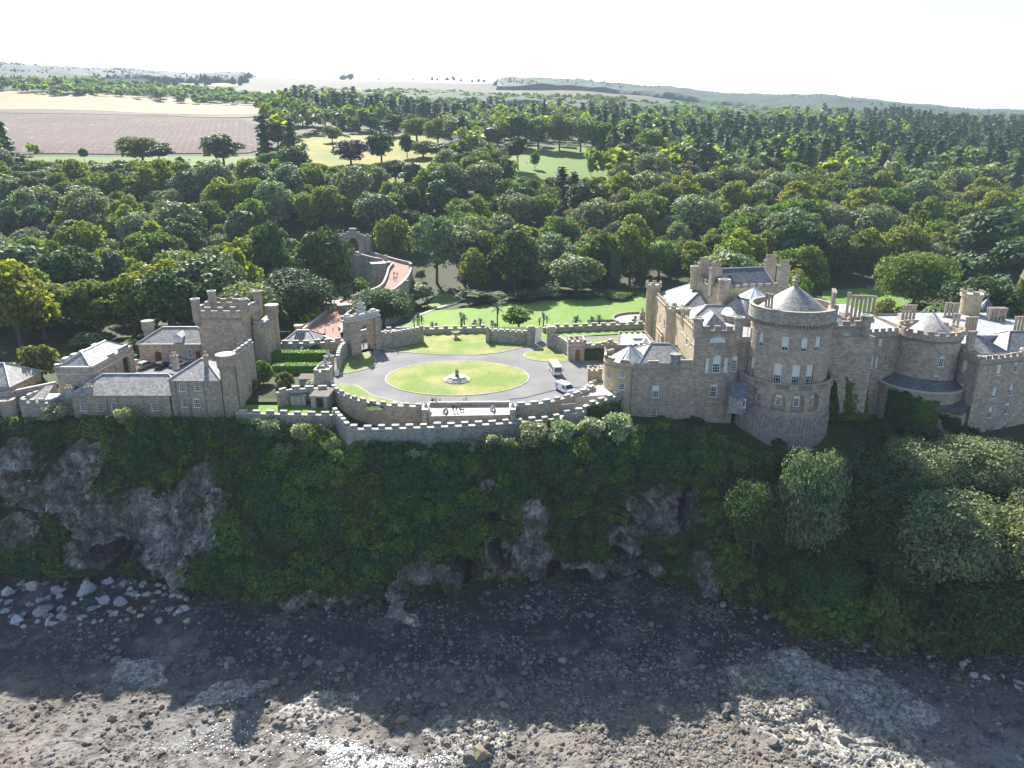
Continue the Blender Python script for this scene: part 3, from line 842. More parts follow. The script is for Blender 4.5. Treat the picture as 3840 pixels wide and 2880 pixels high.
M['pebble_white'] = stonemat('white_shell', [(.72, .71, .68), (.85, .84, .82), (.62, .6, .57)])
RG = np.random.default_rng(7)
def scatter_stones(name, label, pts, sizes, mat, shapes):
 Vs, Fs, off = [], [], 0
 for k, (p, s) in enumerate(zip(pts, sizes)):
  V, F = shapes[k % len(shapes)]
  a = RG.uniform(0, 6.28); c, sn = math.cos(a), math.sin(a)
  W = V * s
  W = np.stack([W[:, 0] * c - W[:, 1] * sn, W[:, 0] * sn + W[:, 1] * c, W[:, 2]], -1) + p
  Vs.append(W); Fs.append(F + off); off += len(V)
 o = link(name, mesh_np(name, np.concatenate(Vs), np.concatenate(Fs), [mat]))
 return tag(o, label, 'stones', kind='stuff')
def beach_pts(n, dens):
 out = []
 while len(out) < n:
  X = RG.uniform(-98, 98, n * 3); Y = RG.uniform(74, 130, n * 3)
  u, v, d = proj(np.stack([X, Y, np.full_like(X, BZ)], -1))
  ok = (u > -120) & (u < 3960) & (v < 2980) & (Y < ybase(X) + 1)
  ok &= RG.uniform(size=len(X)) < dens(u, v, X, Y)
  z, o2 = beach_z(X, Y)
  out += [(x, y, zz) for x, y, zz in zip(X[ok], Y[ok], z[ok])]
 return np.array(out[:n])
def dens_cobble(u, v, X, Y):
 n = np.clip(.5 + 1.1 * fbm(X / 7, Y / 5, oct=3, seed=61), 0.05, 1)
 right = np.clip((u - 1300) / 700, .16, 1) * np.clip((3100 - u) / 250, .3, 1)
 return np.clip(n * (.12 + .88 * right * (.45 + .55 * np.clip((v - 2420) / 150, 0, 1))), 0, 1)
small = [rockshape(100 + i, ICO0, 3) for i in range(24)]
big = [rockshape(200 + i, ICO1, 6) for i in range(10)]
pc = beach_pts(18500, dens_cobble)
sz = np.exp(RG.normal(math.log(.21), .48, len(pc))).clip(.08, .62)
scatter_stones('beach_cobbles', 'loose cobbles strewn over the whole foreshore', pc, sz, M['stones'], small)
wp = []
for (u, v, su, sv, n) in ((1290, 2800, 45, 14, 450), (1340, 2850, 60, 22, 800), (1180, 2780, 50, 12, 200), (1470, 2862, 90, 12, 420), (1600, 2850, 90, 14, 160), (780, 2790, 90, 30, 200), (880, 2720, 50, 30, 90), (1050, 2790, 90, 30, 80)):
 for _ in range(n):
  x, y, z = P(RG.normal(u, su), RG.normal(v, sv), BZ + .1)
  wp.append((x, y, float(beach_z(np.array([x]), np.array([y]))[0][0]) + .03))
wp = np.array(wp)
scatter_stones('white_shells', 'bright white shells and pebbles drifted in patches on the lower beach', wp, np.exp(RG.normal(math.log(.12), .3, len(wp))).clip(.05, .26), M['pebble_white'], small)
# individual boulders
BOULD = []
def boulder(u, v, r, kind, k):
 x, y, _ = P(u, v, BZ)
 z = float(beach_z(np.array([x]), np.array([y]))[0][0])
 BOULD.append((x, y, z, r, kind, k))
rb = random.Random(5)
for (u, v, r) in ((30, 2232, 1.5), (130, 2212, 1.7), (170, 2300, 1.45), (225, 2232, 1.3), (330, 2225, 2.1), (410, 2195, 1.0), (400, 2262, 1.5), (470, 2205, 1.2), (455, 2270, 1.1), (500, 2245, .9), (560, 2240, .9), (60, 2330, 1.2), (110, 2275, .8), (280, 2270, .7),
     (350, 2290, .8), (420, 2310, .6), (250, 2205, .8), (600, 2210, .7), (645, 2230, .6), (20, 2300, .9), (330, 2195, .7), (200, 2345, .7), (545, 2290, .6), (640, 2290, .7), (380, 2330, .5), (90, 2350, .6), (500, 2300, .6), (300, 2325, .7), (575, 2265, .7), (685, 2250, .9), (-30, 2250, 1.5), (-20, 2205, 1.2), (240, 2290, .55), (620, 2245, .55), (480, 2325, .5), (140, 2335, .55), (30, 2270, .8), (540, 2215, .7)):
 boulder(u, v, r * 1.12, 'white', 0)
for (u, v, r) in ((442, 2485, .85), (1158, 2490, 1.35), (1090, 2567, .9), (1315, 2545, 1.0), (1035, 2560, .8), (1265, 2548, .7), (868, 2480, .75), (850, 2500, .7), (1400, 2480, .8), (1650, 2588, 1.0), (1720, 2590, .9), (1540, 2562, .8), (1950, 2590, 1.2), (1990, 2602, .8), (2020, 2598, .8),
     (1565, 2610, .9), (1600, 2630, .8), (1570, 2670, 1.3), (1510, 2702, 1.1), (1435, 2700, 1.0), (1320, 2722, .8), (1340, 2694, .8), (1662, 2645, .9), (1755, 2628, .8), (1880, 2612, .9), (1890, 2650, .9), (1835, 2608, .6), (1800, 2615, .6), (1805, 2845, 1.6), (1825, 2820, 1.2), (1775, 2855, 1.2),
     (1755, 2690, .7), (605, 2656, .7), (532, 2680, .65), (560, 2718, .6), (770, 2702, .6), (820, 2667, .7), (758, 2662, .6), (792, 2714, .5), (725, 2750, .6), (908, 2775, .6), (958, 2767, .6), (1060, 2722, .8), (655, 2747, .5), (425, 2695, .65), (460, 2740, .6), (408, 2730, .5), (280, 2745, .5), (590, 2676, .45),
     (2440, 2345, .8), (2470, 2350, .6), (2365, 2495, 1.0), (2545, 2480, .7), (2725, 2665, 1.3), (2715, 2680, .7), (2960, 2770, .9), (3170, 2790, 1.1), (2980, 2640, .6), (2900, 2790, .9), (3050, 2735, .8), (3200, 2810, .8), (3215, 2725, .7), (3060, 2875, .7), (2700, 2560, .7), (2860, 2540, .6), (2560, 2560, .7),
     (1090, 2205, 1.0), (1500, 2290, 1.4), (1510, 2335, 1.0), (2200, 2350, .7), (2215, 2310, .8), (1800, 2565, .8), (2110, 2480, .9), (2160, 2520, .7)):
 boulder(u, v, r * 1.15, 'grey', 0)
for _ in range(70):
 boulder(rb.uniform(-40, 720), rb.uniform(2195, 2345), rb.choice((.5, .6, .7, .85, 1.0)), 'white', 0)
while len(BOULD) < 330:
 u, v = rb.uniform(0, 3100), rb.uniform(2440, 2870)
 if v < 2500 and rb.random() < .6: continue
 if u < 900 and rb.random() < .55: continue
 boulder(u, v, rb.choice((.42, .5, .55, .6, .65, .75, .5, .45)), 'grey', 0)
BM = {'white': [mesh_np('boulder', *rockshape(300 + i, ICO2, 7), [M['boulder_white']]) for i in range(6)],
  'grey': [mesh_np('boulder', *rockshape(330 + i, ICO1, 7), [M['stones']]) for i in range(10)]}
def zone_lr(u):
 return 'far left' if u < 640 else 'left' if u < 1400 else 'middle' if u < 2300 else 'right' if u < 3000 else 'far right'
for i, (x, y, z, r, kind, k) in enumerate(BOULD):
 o = link('boulder', BM[kind][i % len(BM[kind])])
 o.location = (x, y, z + r * .22); o.rotation_euler = (rb.uniform(-.3, .3), rb.uniform(-.3, .3), rb.uniform(0, 6.28)); o.scale = (r, r * rb.uniform(.75, 1.1), r * rb.uniform(.75, 1))
 if kind == 'white':
  uu = float(proj((x, y, z))[0]); wh = 'large' if r > 1.4 else 'middling' if r > .8 else 'small'; wz = 'at the left end of' if uu < 220 else 'in the middle of' if uu < 450 else 'at the right end of'
  tag(o, '%s pale lichened boulder %s the heap under the left cliff' % (wh, wz), 'boulder', '%s pale boulders %s the heap' % (wh, wz))
 elif r > 1.15: tag(o, 'large grey boulder standing out on the %s of the foreshore' % zone_lr(float(proj((x, y, z))[0])), 'boulder', 'large boulders on the %s foreshore' % zone_lr(float(proj((x, y, z))[0])))
 else:
  zz = zone_lr(float(proj((x, y, z))[0]))
  tag(o, 'small brown grey boulder among cobbles on the %s of the foreshore' % zz, 'boulder', 'small boulders on the %s foreshore' % zz)
# driftwood trunk
d0 = P(1925, 2172, BZ + 1.0); d1 = P(1985, 2168, BZ + 1.0)
dw = MB().tube(d0, d1, .28, .16, 8).tube(Vector(d0).lerp(Vector(d1), .5), Vector(d0).lerp(Vector(d1), .75) + Vector((0, .4, .5)), .1, .04, 5).build('driftwood_log', M['boulder_white'])
tag(dw, 'bleached driftwood log lying at the cliff foot', 'log')
# ---------------------------------------------------------------- plants
def leaf_quads(P_, Nrm, size, rg, flat=.55, aspect=1.5):
 """one small bent-free leaf spray (rhombus) at every point"""
 n = len(P_)
 d = rg.normal(size=(n, 3)); d /= np.linalg.norm(d, axis=1)[:, None]
 nn = Nrm * flat + d * (1 - flat); nn /= np.linalg.norm(nn, axis=1)[:, None] + 1e-9
 a = np.cross(nn, rg.normal(size=(n, 3))); a /= np.linalg.norm(a, axis=1)[:, None] + 1e-9
 b = np.cross(nn, a)
 s = (size * rg.uniform(.6, 1.35, n))[:, None]
 V = np.stack([P_ - a * s * aspect * .5, P_ + b * s * .5, P_ + a * s * aspect * .5, P_ - b * s * .5], 1).reshape(-1, 3)
 return V, np.arange(n * 4).reshape(n, 4)
def sphere_pts(n, rg):
 d = rg.normal(size=(n, 3))
 return d / np.linalg.norm(d, axis=1)[:, None]
def crown_broad(seed, rx=1.0, rz=.8, cz=.62, lobes=26, leaves=4200, leaf=.055, top=.0, ragged=.12):
 """unit crown (tree height 1): clumps on an uneven ellipsoid, leaf sprays on each clump; returns V, F (quads)"""
 rg = np.random.default_rng(seed)
 C, Rr = [], []
 for i in range(lobes):
  d = sphere_pts(1, rg)[0]
  d[2] = d[2] * .8 + .12
  k = rg.uniform(.50, .78) if i > 3 else rg.uniform(.1, .3)
  w = 1 - top * max(0, d[2])
  C.append((d[0] * rx * k * w, d[1] * rx * k * w, cz + d[2] * rz * k))
  Rr.append(rg.uniform(.27, .46) * rx * (1.35 if i < 4 else 1))
 C = np.array(C); Rr = np.array(Rr)
 w = Rr ** 2; w /= w.sum()
 li = rg.choice(lobes, leaves, p=w)
 d = sphere_pts(leaves, rg); d[:, 2] = np.where(d[:, 2] < -.35, -d[:, 2], d[:, 2])
 sub = .80 + .42 * (vnoise(d[:, 0] * 3 + li * 7, d[:, 1] * 3, d[:, 2] * 3, seed) - .35)
 rr = Rr[li] * sub * rg.uniform(.86, 1.0 + ragged, leaves)
 Pn = C[li] + d * rr[:, None] * np.array([1, 1, .85])
 Nn = d * .8 + np.array([0, 0, .35])
 V, F = leaf_quads(Pn, Nn, leaf, rg, .55)
 # dark heart of each clump
 cv, cf = ICO0
 Vc = (C[:, None, :] + cv[None] * (Rr * .74)[:, None, None] * np.array([1, 1, .85])).reshape(-1, 3)
 Fc = (cf[None] + (np.arange(lobes) * len(cv))[:, None, None]).reshape(-1, 3)
 Fc = np.concatenate([Fc, Fc[:, 2:]], 1)
 return V, F, Vc, Fc, C
def crown_fir(seed, leaves=2600, rx=.2, leaf=.035, droop=.35, base=.12, tiers=17):
 rg = np.random.default_rng(seed)
 P_, N_ = [], []
 for k in range(tiers):
  z = base + (1 - base) * (k / tiers) ** .92
  r = rx * (1 - (k / tiers)) ** .85 * rg.uniform(.8, 1.15) + .012
  nb = max(5, int(11 * (1 - k / tiers) + 4))
  for j in range(nb):
   a = rg.uniform(0, 6.28); L = r * rg.uniform(.7, 1.15)
   m = max(4, int(leaves / tiers / nb * (1.6 * (1 - k / tiers) + .3)))
   t = rg.uniform(.1, 1, m) ** .8
   q = np.stack([np.cos(a) * L * t, np.sin(a) * L * t, z - droop * L * t ** 1.5 + rg.normal(0, .006, m)], -1)
   q[:, :2] += rg.normal(0, .02 * (.3 + t)[:, None], (m, 2))
   P_.append(q); N_.append(np.tile([np.cos(a) * .3, np.sin(a) * .3, 1.0], (m, 1)))
 P_ = np.concatenate(P_); N_ = np.concatenate(N_)
 V, F = leaf_quads(P_, N_, leaf, rg, .6, 2.0)
 prof = [(rx * .55, base), (rx * .35, .5), (0.02, .93)]
 cv, cf = [], []
 n = 7
 for r, z in prof:
  for i in range(n): cv.append((r * math.cos(6.28 * i / n), r * math.sin(6.28 * i / n), z))
 for k in range(2):
  for i in range(n): cf.append((k * n + i, k * n + (i + 1) % n, (k + 1) * n + (i + 1) % n, (k + 1) * n + i))
 return V, F, np.array(cv), np.array(cf), np.array([[0, 0, .9]])
def crown_pine(seed, leaves=2600, leaf=.045, lobes=14, rx=.3, z0=.45):
 """open crown of flat needle plates on a bare stem"""
 rg = np.random.default_rng(seed)
 C, S = [], []
 for i in range(lobes):
  z = rg.uniform(z0, .95); a = rg.uniform(0, 6.28)
  r = rx * (1 - ((z - z0) / (1 - z0)) ** 2 * .6) * rg.uniform(.2, .85)
  C.append((math.cos(a) * r, math.sin(a) * r, z)); S.append(rg.uniform(.09, .17))
 C = np.array(C); S = np.array(S)
 li = rg.integers(0, lobes, leaves)
 d = sphere_pts(leaves, rg)
 Pn = C[li] + d * (S[li] * rg.uniform(.5, 1.05, leaves))[:, None] * np.array([1, 1, .5])
 V, F = leaf_quads(Pn, d * .5 + np.array([0, 0, .8]), leaf, rg, .5, 1.8)
 cv, cf = ICO0
 Vc = (C[:, None, :] + cv[None] * (S * .6)[:, None, None] * np.array([1, 1, .45])).reshape(-1, 3)
 Fc = (cf[None] + (np.arange(lobes) * len(cv))[:, None, None]).reshape(-1, 3)
 Fc = np.concatenate([Fc, Fc[:, 2:]], 1)
 return V, F, Vc, Fc, C
def merge_mesh(name, parts, mat):
 V, F, off = [], [], 0
 for v, f in parts:
  V.append(v); F.append(f + off); off += len(v)
 F = np.concatenate(F)
 me = mesh_np(name, np.concatenate(V), F[:, :4], [mat])
 me.validate()
 return me
def trunk_mesh(seed, C, r=.022, top=.72, limbs=7, mat=None, lean=.03):
 rg = random.Random(seed)
 mb = MB()
 pts = [(0, 0, -.04)]
 for k in range(1, 6): pts.append((rg.uniform(-lean, lean) * k / 5, rg.uniform(-lean, lean) * k / 5, top * k / 5))
 for k in range(5): mb.tube(pts[k], pts[k + 1], r * (1.25 - .2 * k), r * (1.05 - .2 * k), 7)
 for c in list(C)[:limbs]:
  k = rg.choice((2, 3, 4))
  a = Vector(pts[k]); e = Vector(c)
  mid = a.lerp(e, .5) + Vector((0, 0, .02))
  mb.tube(a, mid, r * .42, r * .28, 5); mb.tube(mid, e, r * .28, r * .1, 5)
 me = bpy.data.meshes.new('trunk')
 me.from_pydata(mb.v, [], mb.f); me.materials.append(mat or M['bark']); me.update()
 return me
KINDS = {}
def kind(name, gen, mat, n, tr=.022, ttop=.7, **kw):
 KINDS[name] = []
 for i in range(n):
  V, F, Vc, Fc, C = gen(hash_(name) + i * 17, **kw)
  crown = merge_mesh(name + '_crown', [(V, F), (Vc, Fc)], M[mat])
  KINDS[name].append((crown, trunk_mesh(i + 3, C, tr, ttop)))
def hash_(s): return sum(ord(c) * (i + 3) for i, c in enumerate(s)) % 9973
BR = dict(rx=.42, rz=.50, cz=.50, lobes=34, leaves=5600, leaf=.036)
kind('beech', crown_broad, 'leaf_mid', 3, **BR)
kind('lime', crown_broad, 'leaf_yel', 3, **dict(BR, rx=.38, rz=.50, top=.25))
kind('golden', crown_broad, 'leaf_gold', 2, **BR)
kind('oak', crown_broad, 'leaf_olive', 3, **dict(BR, rx=.47, lobes=40))
kind('sycamore', crown_broad, 'leaf_pale', 3, **dict(BR, lobes=40, leaves=6400, ragged=.2))
kind('evergreen', crown_broad, 'leaf_dark', 3, **dict(BR, rx=.40, rz=.50))
kind('copper', crown_broad, 'leaf_copper', 1, **BR)
kind('bright', crown_broad, 'leaf_bright', 2, **dict(BR, ragged=.25))
kind('spruce', crown_fir, 'leaf_fir', 3, tr=.014, ttop=.9)
kind('cypress', crown_broad, 'leaf_pine', 2, **dict(BR, rx=.27, rz=.5, cz=.5, top=.6, ragged=.25))
kind('pine', crown_pine, 'leaf_fir', 3, tr=.018, ttop=.85)
kind('blue_pine', crown_pine, 'leaf_pine', 2, tr=.018, ttop=.85, lobes=26, leaves=4200, rx=.36, z0=.2)
kind('big_sycamore', crown_broad, 'leaf_pale', 2, **dict(BR, rx=.46, rz=.46, lobes=90, leaves=24000, leaf=.019, ragged=.22))
kind('big_dark', crown_broad, 'leaf_dark', 2, **dict(BR, rx=.5, rz=.46, lobes=80, leaves=19000, leaf=.021))
kind('big_oak', crown_broad, 'leaf_mid', 2, **dict(BR, rx=.52, rz=.46, lobes=64, leaves=14000, leaf=.026))
SH = dict(rx=.55, rz=.48, cz=.45, lobes=20, leaves=2600, leaf=.075)
kind('shrub_dark', crown_broad, 'leaf_dark', 3, tr=.03, ttop=.5, **SH)
kind('shrub_mid', crown_broad, 'leaf_mid', 3, tr=.03, ttop=.5, **SH)
kind('shrub_pale', crown_broad, 'leaf_pale', 2, tr=.03, ttop=.5, **dict(SH, ragged=.35))
kind('shrub_silver', crown_broad, 'leaf_silver', 2, tr=.03, ttop=.5, **dict(SH, leaves=2000, ragged=.4))  # bushes in the leaf colour with painted sunlight; the name seeds their shape
kind('shrub_ivy', crown_broad, 'leaf_ivy', 2, tr=.03, ttop=.5, **SH)
kind('shrub_olive', crown_broad, 'leaf_olive', 2, tr=.03, ttop=.5, **dict(SH, ragged=.3))
TREE_N = [0]
def plant(knd, x, y, z, h, label, cat='tree', group=None, wide=1.0, name=None, var=None, tilt=0):
 i = TREE_N[0]; TREE_N[0] += 1
 rg = random.Random(i * 31 + 7)
 crown, trunk = KINDS[knd][(i if var is None else var) % len(KINDS[knd])]
 r = bpy.data.objects.new(name or (cat.replace(' ', '_')), None)
 COL.objects.link(r)
 r.location = (x, y, z); r.rotation_euler = (tilt, 0, rg.uniform(0, 6.28)); r.scale = (h * wide, h * wide, h)
 tag(r, label, cat, group)
 a = bpy.data.objects.new('crown', crown); b = bpy.data.objects.new('trunk', trunk)
 for o in (a, b):
  COL.objects.link(o); o.parent = r
 return r
# ---------------------------------------------------------------- building kit
def flat(a, b):
 ax, ay = a[:2]; bx, by = b[:2]
 L = math.hypot(bx - ax, by - ay); dx, dy = (bx - ax) / L, (by - ay) / L
 def f(s, z, d=0.0): return (ax + dx * s - dy * d, ay + dy * s + dx * d, z)
 f.L = L; f.ang = math.atan2(dy, dx); f.r = None; f.angle = lambda s: f.ang
 return f
def round_(cx, cy, r, a0=-math.pi, a1=math.pi):
 def f(s, z, d=0.0):
  a = a0 + s / r
  return (cx + (r - d) * math.cos(a), cy + (r - d) * math.sin(a), z)
 f.L = (a1 - a0) * r; f.r = r; f.angle = lambda s: a0 + s / r + math.pi / 2
 f.s_of = lambda ang: (ang - a0) * r
 return f
def op(s, w, z0, z1, arch=False, nx=2, ny=4, blind=0, style='window', depth=.28): return dict(s0=s - w / 2, s1=s + w / 2, z0=z0, z1=z1, arch=arch, nx=nx, ny=ny, blind=blind, style=style, depth=depth)
def wall(mb, f, s0, s1, z0, z1, ops=(), m=0, batter=0.0, seg=1.1):
 ss = {s0, s1}; zs = {z0, z1}
 for o in ops:
  ss |= {o['s0'], o['s1']}; zs |= {o['z0'], o['z1']}
 if f.r:
  n = max(2, int((s1 - s0) / seg)); ss |= {s0 + (s1 - s0) * i / n for i in range(n + 1)}
 ss = sorted(x for x in ss if s0 - 1e-6 <= x <= s1 + 1e-6); zs = sorted(x for x in zs if z0 - 1e-6 <= x <= z1 + 1e-6)
 g = lambda s, z, d=0.0: f(s, z, d - batter * max(0, (z1 - z)) / max(z1 - z0, .01))
 for i in range(len(ss) - 1):
  a, b = ss[i], ss[i + 1]
  if b - a < 1e-5: continue
  for k in range(len(zs) - 1):
   c, d = zs[k], zs[k + 1]
   if any(o['s0'] - 1e-5 <= a and b <= o['s1'] + 1e-5 and o['z0'] - 1e-5 <= c and d <= o['z1'] + 1e-5 for o in ops): continue
   mb.face([g(a, c), g(b, c), g(b, d), g(a, d)], [(a, c), (b, c), (b, d), (a, d)], m)
 for o in ops:
  a, b, c, d, D = o['s0'], o['s1'], o['z0'], o['z1'], o['depth']
  spr = d - (b - a) / 2 * o.get('rise', 1.0) if o['arch'] else d
  def rev(p, q): mb.face([g(*p), g(*q), g(*q, D), g(*p, D)], None, m)
  rev((a, c), (b, c)); rev((b, c), (b, spr)); rev((a, spr), (a, c))
  if not o['arch']: rev((b, d), (a, d))
  else:
   n = 8; pts = []
   for i in range(n + 1):
    t = math.pi * i / n
    pts.append(((a + b) / 2 - math.cos(t) * (b - a) / 2, spr + math.sin(t) * (d - spr)))
   for i in range(n):
    p, q = pts[i], pts[i + 1]
    mb.face([g(*p), g(*q), g(q[0], d), g(p[0], d)], [p, q, (q[0], d), (p[0], d)], m)
    rev(q, p)
def fill(f, o, parent, ztop=None, batter=0):
 """what sits in an opening: sash window, door, or blind recess"""
 a, b, c, d, D = o['s0'], o['s1'], o['z0'], o['z1'], o['depth']
 st = o['style']
 w, h = b - a, d - c
 spr = d - w / 2 * o.get('rise', 1.0) if o['arch'] else d
 def outline(inset=0.0, n=8):
  p = [(a + inset, c + inset), (b - inset, c + inset), (b - inset, spr if o['arch'] else d - inset)]
  if o['arch']:
   for i in range(1, n):
    t = math.pi * i / n
    p.append(((a + b) / 2 + math.cos(t) * (w / 2 - inset), spr + math.sin(t) * (d - spr - inset)))
  p.append((a + inset, spr if o['arch'] else d - inset))
  return p
 def bar(mb, s0, s1, z0, z1, d0, d1, m=0):
  q = lambda s, z, dd: f(s, z, dd)
  mb.face([q(s0, z0, d0), q(s1, z0, d0), q(s1, z1, d0), q(s0, z1, d0)], None, m)
  mb.face([q(s0, z0, d0), q(s0, z0, d1), q(s1, z0, d1), q(s1, z0, d0)], None, m)
  mb.face([q(s0, z1, d0), q(s1, z1, d0), q(s1, z1, d1), q(s0, z1, d1)], None, m)
  mb.face([q(s0, z0, d0), q(s0, z1, d0), q(s0, z1, d1), q(s0, z0, d1)], None, m)
  mb.face([q(s1, z0, d0), q(s1, z0, d1), q(s1, z1, d1), q(s1, z1, d0)], None, m)
 if st == 'recess':
  MB().face([f(s, z, D) for s, z in outline()], outline()).build('blind_panel', M['stone'], parent); return
 if st == 'dark':
  MB().face([f(s, z, D) for s, z in outline()]).build('opening', M['iron'], parent); return
 if st == 'door':
  mb = MB().face([f(s, z, D - .02) for s, z in outline()])
  n = max(2, int(w / .35))
  for i in range(1, n): bar(mb, a + w * i / n - .015, a + w * i / n + .015, c + .05, spr - .05, D - .05, D - .02)
  dr = mb.build('door', o.get('mat', M['door']), parent)
  hb = MB(); bar(hb, b - w * .2, b - w * .14, c + .95, c + 1.1, D - .12, D - .03); hb.build('door_handle', M['iron'], dr)
  return
 fw = min(.15, w * .12)
 mb = MB()
 fr0, fr1 = D - .10, D + .01
 bar(mb, a, a + fw, c, spr, fr0, fr1); bar(mb, b - fw, b, c, spr, fr0, fr1)
 bar(mb, a - .06, b + .06, c - .08, c + .06, -.05, D)
 if not o['arch']: bar(mb, a, b, d - fw, d, fr0, fr1)
 else:
  A0, A1 = outline(), outline(fw)
  for i in range(2, len(A0) - 1):
   p, q, r_, s_ = A0[i], A0[i + 1], A1[i + 1], A1[i]
   mb.face([f(*p, fr0), f(*q, fr0), f(*r_, fr0), f(*s_, fr0)])
 if st != 'slit':
  gb = .055 if w > .8 else .04
  for i in range(1, o['nx']):
   x = a + w * i / o['nx']; bar(mb, x - gb / 2, x + gb / 2, c + fw, (spr if o['arch'] else d - fw), D - .07, fr1)
  for k in range(1, o['ny']):
   z = c + (spr - c if o['arch'] else h) * k / o['ny']
   gg = gb * (1.9 if k == o['ny'] // 2 else 1)
   bar(mb, a + fw, b - fw, z - gg / 2, z + gg / 2, D - .072, fr1)
  if o['arch']:
   bar(mb, a + fw, b - fw, spr - .04, spr + .04, D - .071, fr1)
   for t in (math.pi / 4, math.pi / 2, 3 * math.pi / 4):
    p0 = ((a + b) / 2, spr); p1 = ((a + b) / 2 + math.cos(t) * w * .45, spr + math.sin(t) * (d - spr) * .92)
    mb.tube(f(*p0, D - .04), f(*p1, D - .04), .02, .02, 4)
 wn_ = mb.build('window', M['white'], parent)
 MB().face([f(s, z, D - .01) for s, z in outline()]).build('pane', M['glass'], wn_)
 if o['blind'] > 0:
  zb = d - h * o['blind']
  pts = [(s, max(z, zb)) for s, z in outline(fw * .5)]
  MB().face([f(s, z, D - .022) for s, z in pts]).build('blind', M['blind'] if o.get('bcol') is None else M[o['bcol']], wn_)
def _merlon_mesh(top=True):
 mb = MB().box((0, 0, 0), (1, 1, .86), 0, 0)
 mb.box((0, 0, .86), (1.1, 1.12, .14), 0, 1)
 me = bpy.data.meshes.new('merlon'); me.from_pydata(mb.v, [], mb.f)
 me.materials.append(M['stone_wall']); me.materials.append(M['coping'])
 me.polygons.foreach_set('material_index', mb.mi)
 ul = me.uv_layers.new(name='uv'); ul.data.foreach_set('uv', [c for f_ in mb.uv for p in f_ for c in p])
 bm = bmesh.new(); bm.from_mesh(me); bmesh.ops.remove_doubles(bm, verts=bm.verts, dist=1e-5)
 bmesh.ops.bevel(bm, geom=[e for e in bm.edges if e.calc_length() > .9 and all(v.co.z > .9 for v in e.verts)], offset=.04, segments=1, affect='EDGES'); bm.to_mesh(me); bm.free()
 return me
MERLON = {'wall': _merlon_mesh()}
for k in ('stone', 'stone_pale_lit', 'stone_rubble', 'stone_bastion', 'stone_ivy'):
 me = MERLON['wall'].copy(); me.materials[0] = M.get(k, M['leaf_ivy']); MERLON[k] = me
 if k != 'stone_bastion': me.materials[1] = M['stone_trim']
MERLON['stone_bastion'].materials[1] = M['coping']
mrg = random.Random(3)
def merlon(parent, f, s, z, w, h, t, mat='stone', off=0.0, name='merlon'):
 o = bpy.data.objects.new(name, MERLON[mat]); COL.objects.link(o); o.parent = parent
 L = Vector((0, 0, 0)); q = parent
 while q is not None: L += q.location; q = q.parent
 p = Vector(f(s, z, t / 2 + off))
 o.location = p - L
 o.rotation_euler = (0, 0, f.angle(s) + mrg.uniform(-.04, .04)); o.scale = (w * mrg.uniform(.86, 1.1), t * mrg.uniform(.95, 1.06), h * mrg.uniform(.84, 1.1))
 return o
def crenels(parent, f, s0, s1, z, w=.9, gap=.8, h=.75, t=.4, mat='stone', off=0.0, ends=True, zf=None):
 n = max(1, round((s1 - s0 + gap) / (w + gap)))
 pitch = (s1 - s0 + gap) / n
 for i in range(n):
  s = s0 + pitch * i + (pitch - gap) / 2
  merlon(parent, f, s, z if zf is None else zf(s), pitch - gap, h, t, mat, off)
def coping(mb, f, s0, s1, z, t=.5, h=.12, over=.08, m=1, seg=1.2, zf=None):
 n = max(1, int((s1 - s0) / seg)) if (f.r or zf) else 1
 for i in range(n):
  a, b = s0 + (s1 - s0) * i / n, s0 + (s1 - s0) * (i + 1) / n
  za = z if zf is None else zf(a); zb = z if zf is None else zf(b)
  lo = [f(a, za, -over), f(b, zb, -over), f(b, zb, t + over), f(a, za, t + over)]
  hi = [(p[0], p[1], p[2] + h) for p in lo]
  mb.face([lo[0], lo[1], hi[1], hi[0]], None, m); mb.face([lo[2], lo[3], hi[3], hi[2]], None, m)
  mb.face(hi, None, m)
  mb.face([lo[0], lo[3], hi[3], hi[0]][::-1], None, m); mb.face([lo[1], lo[2], hi[2], hi[1]], None, m)
  mb.face(lo[::-1], None, m)
def band(mb, f, s0, s1, z, h=.2, out=.1, m=1, seg=1.1):
 n = max(1, int((s1 - s0) / seg)) if f.r else 1
 for i in range(n):
  a, b = s0 + (s1 - s0) * i / n, s0 + (s1 - s0) * (i + 1) / n
  q = lambda s, z_, d: f(s, z_, d)
  mb.face([q(a, z, -out), q(b, z, -out), q(b, z + h, -out), q(a, z + h, -out)], None, m)
  mb.face([q(a, z + h, -out), q(b, z + h, -out), q(b, z + h + .03, .02), q(a, z + h + .03, .02)], None, m)
  mb.face([q(a, z, .02), q(b, z, .02), q(b, z, -out), q(a, z, -out)], None, m)
 if not f.r:
  for s, sg in ((s0, 1), (s1, -1)):
   p = [f(s, z, -out), f(s, z, .02), f(s, z + h + .02, .02), f(s, z + h, -out)]
   mb.face(p if sg < 0 else p[::-1], None, m)
def corbels(mb, f, s0, s1, z, h=.55, w=.28, gap=.32, out=.45, m=1):
 n = max(1, int((s1 - s0) / (w + gap)))
 for i in range(n):
  s = s0 + (s1 - s0) * (i + .5) / n
  a, b = s - w / 2, s + w / 2
  f0 = [f(a, z, .02), f(b, z, .02), f(b, z, -out * .25), f(a, z, -out * .25)]
  f1 = [f(a, z + h, .02), f(b, z + h, .02), f(b, z + h, -out), f(a, z + h, -out)]
  mb.face([f0[3], f0[2], f1[2], f1[3]], None, m)
  mb.face([f0[0], f0[3], f1[3], f1[0]], None, m); mb.face([f0[2], f0[1], f1[1], f1[2]], None, m)
  mb.face([f0[0], f0[1], f0[2], f0[3]], None, m)
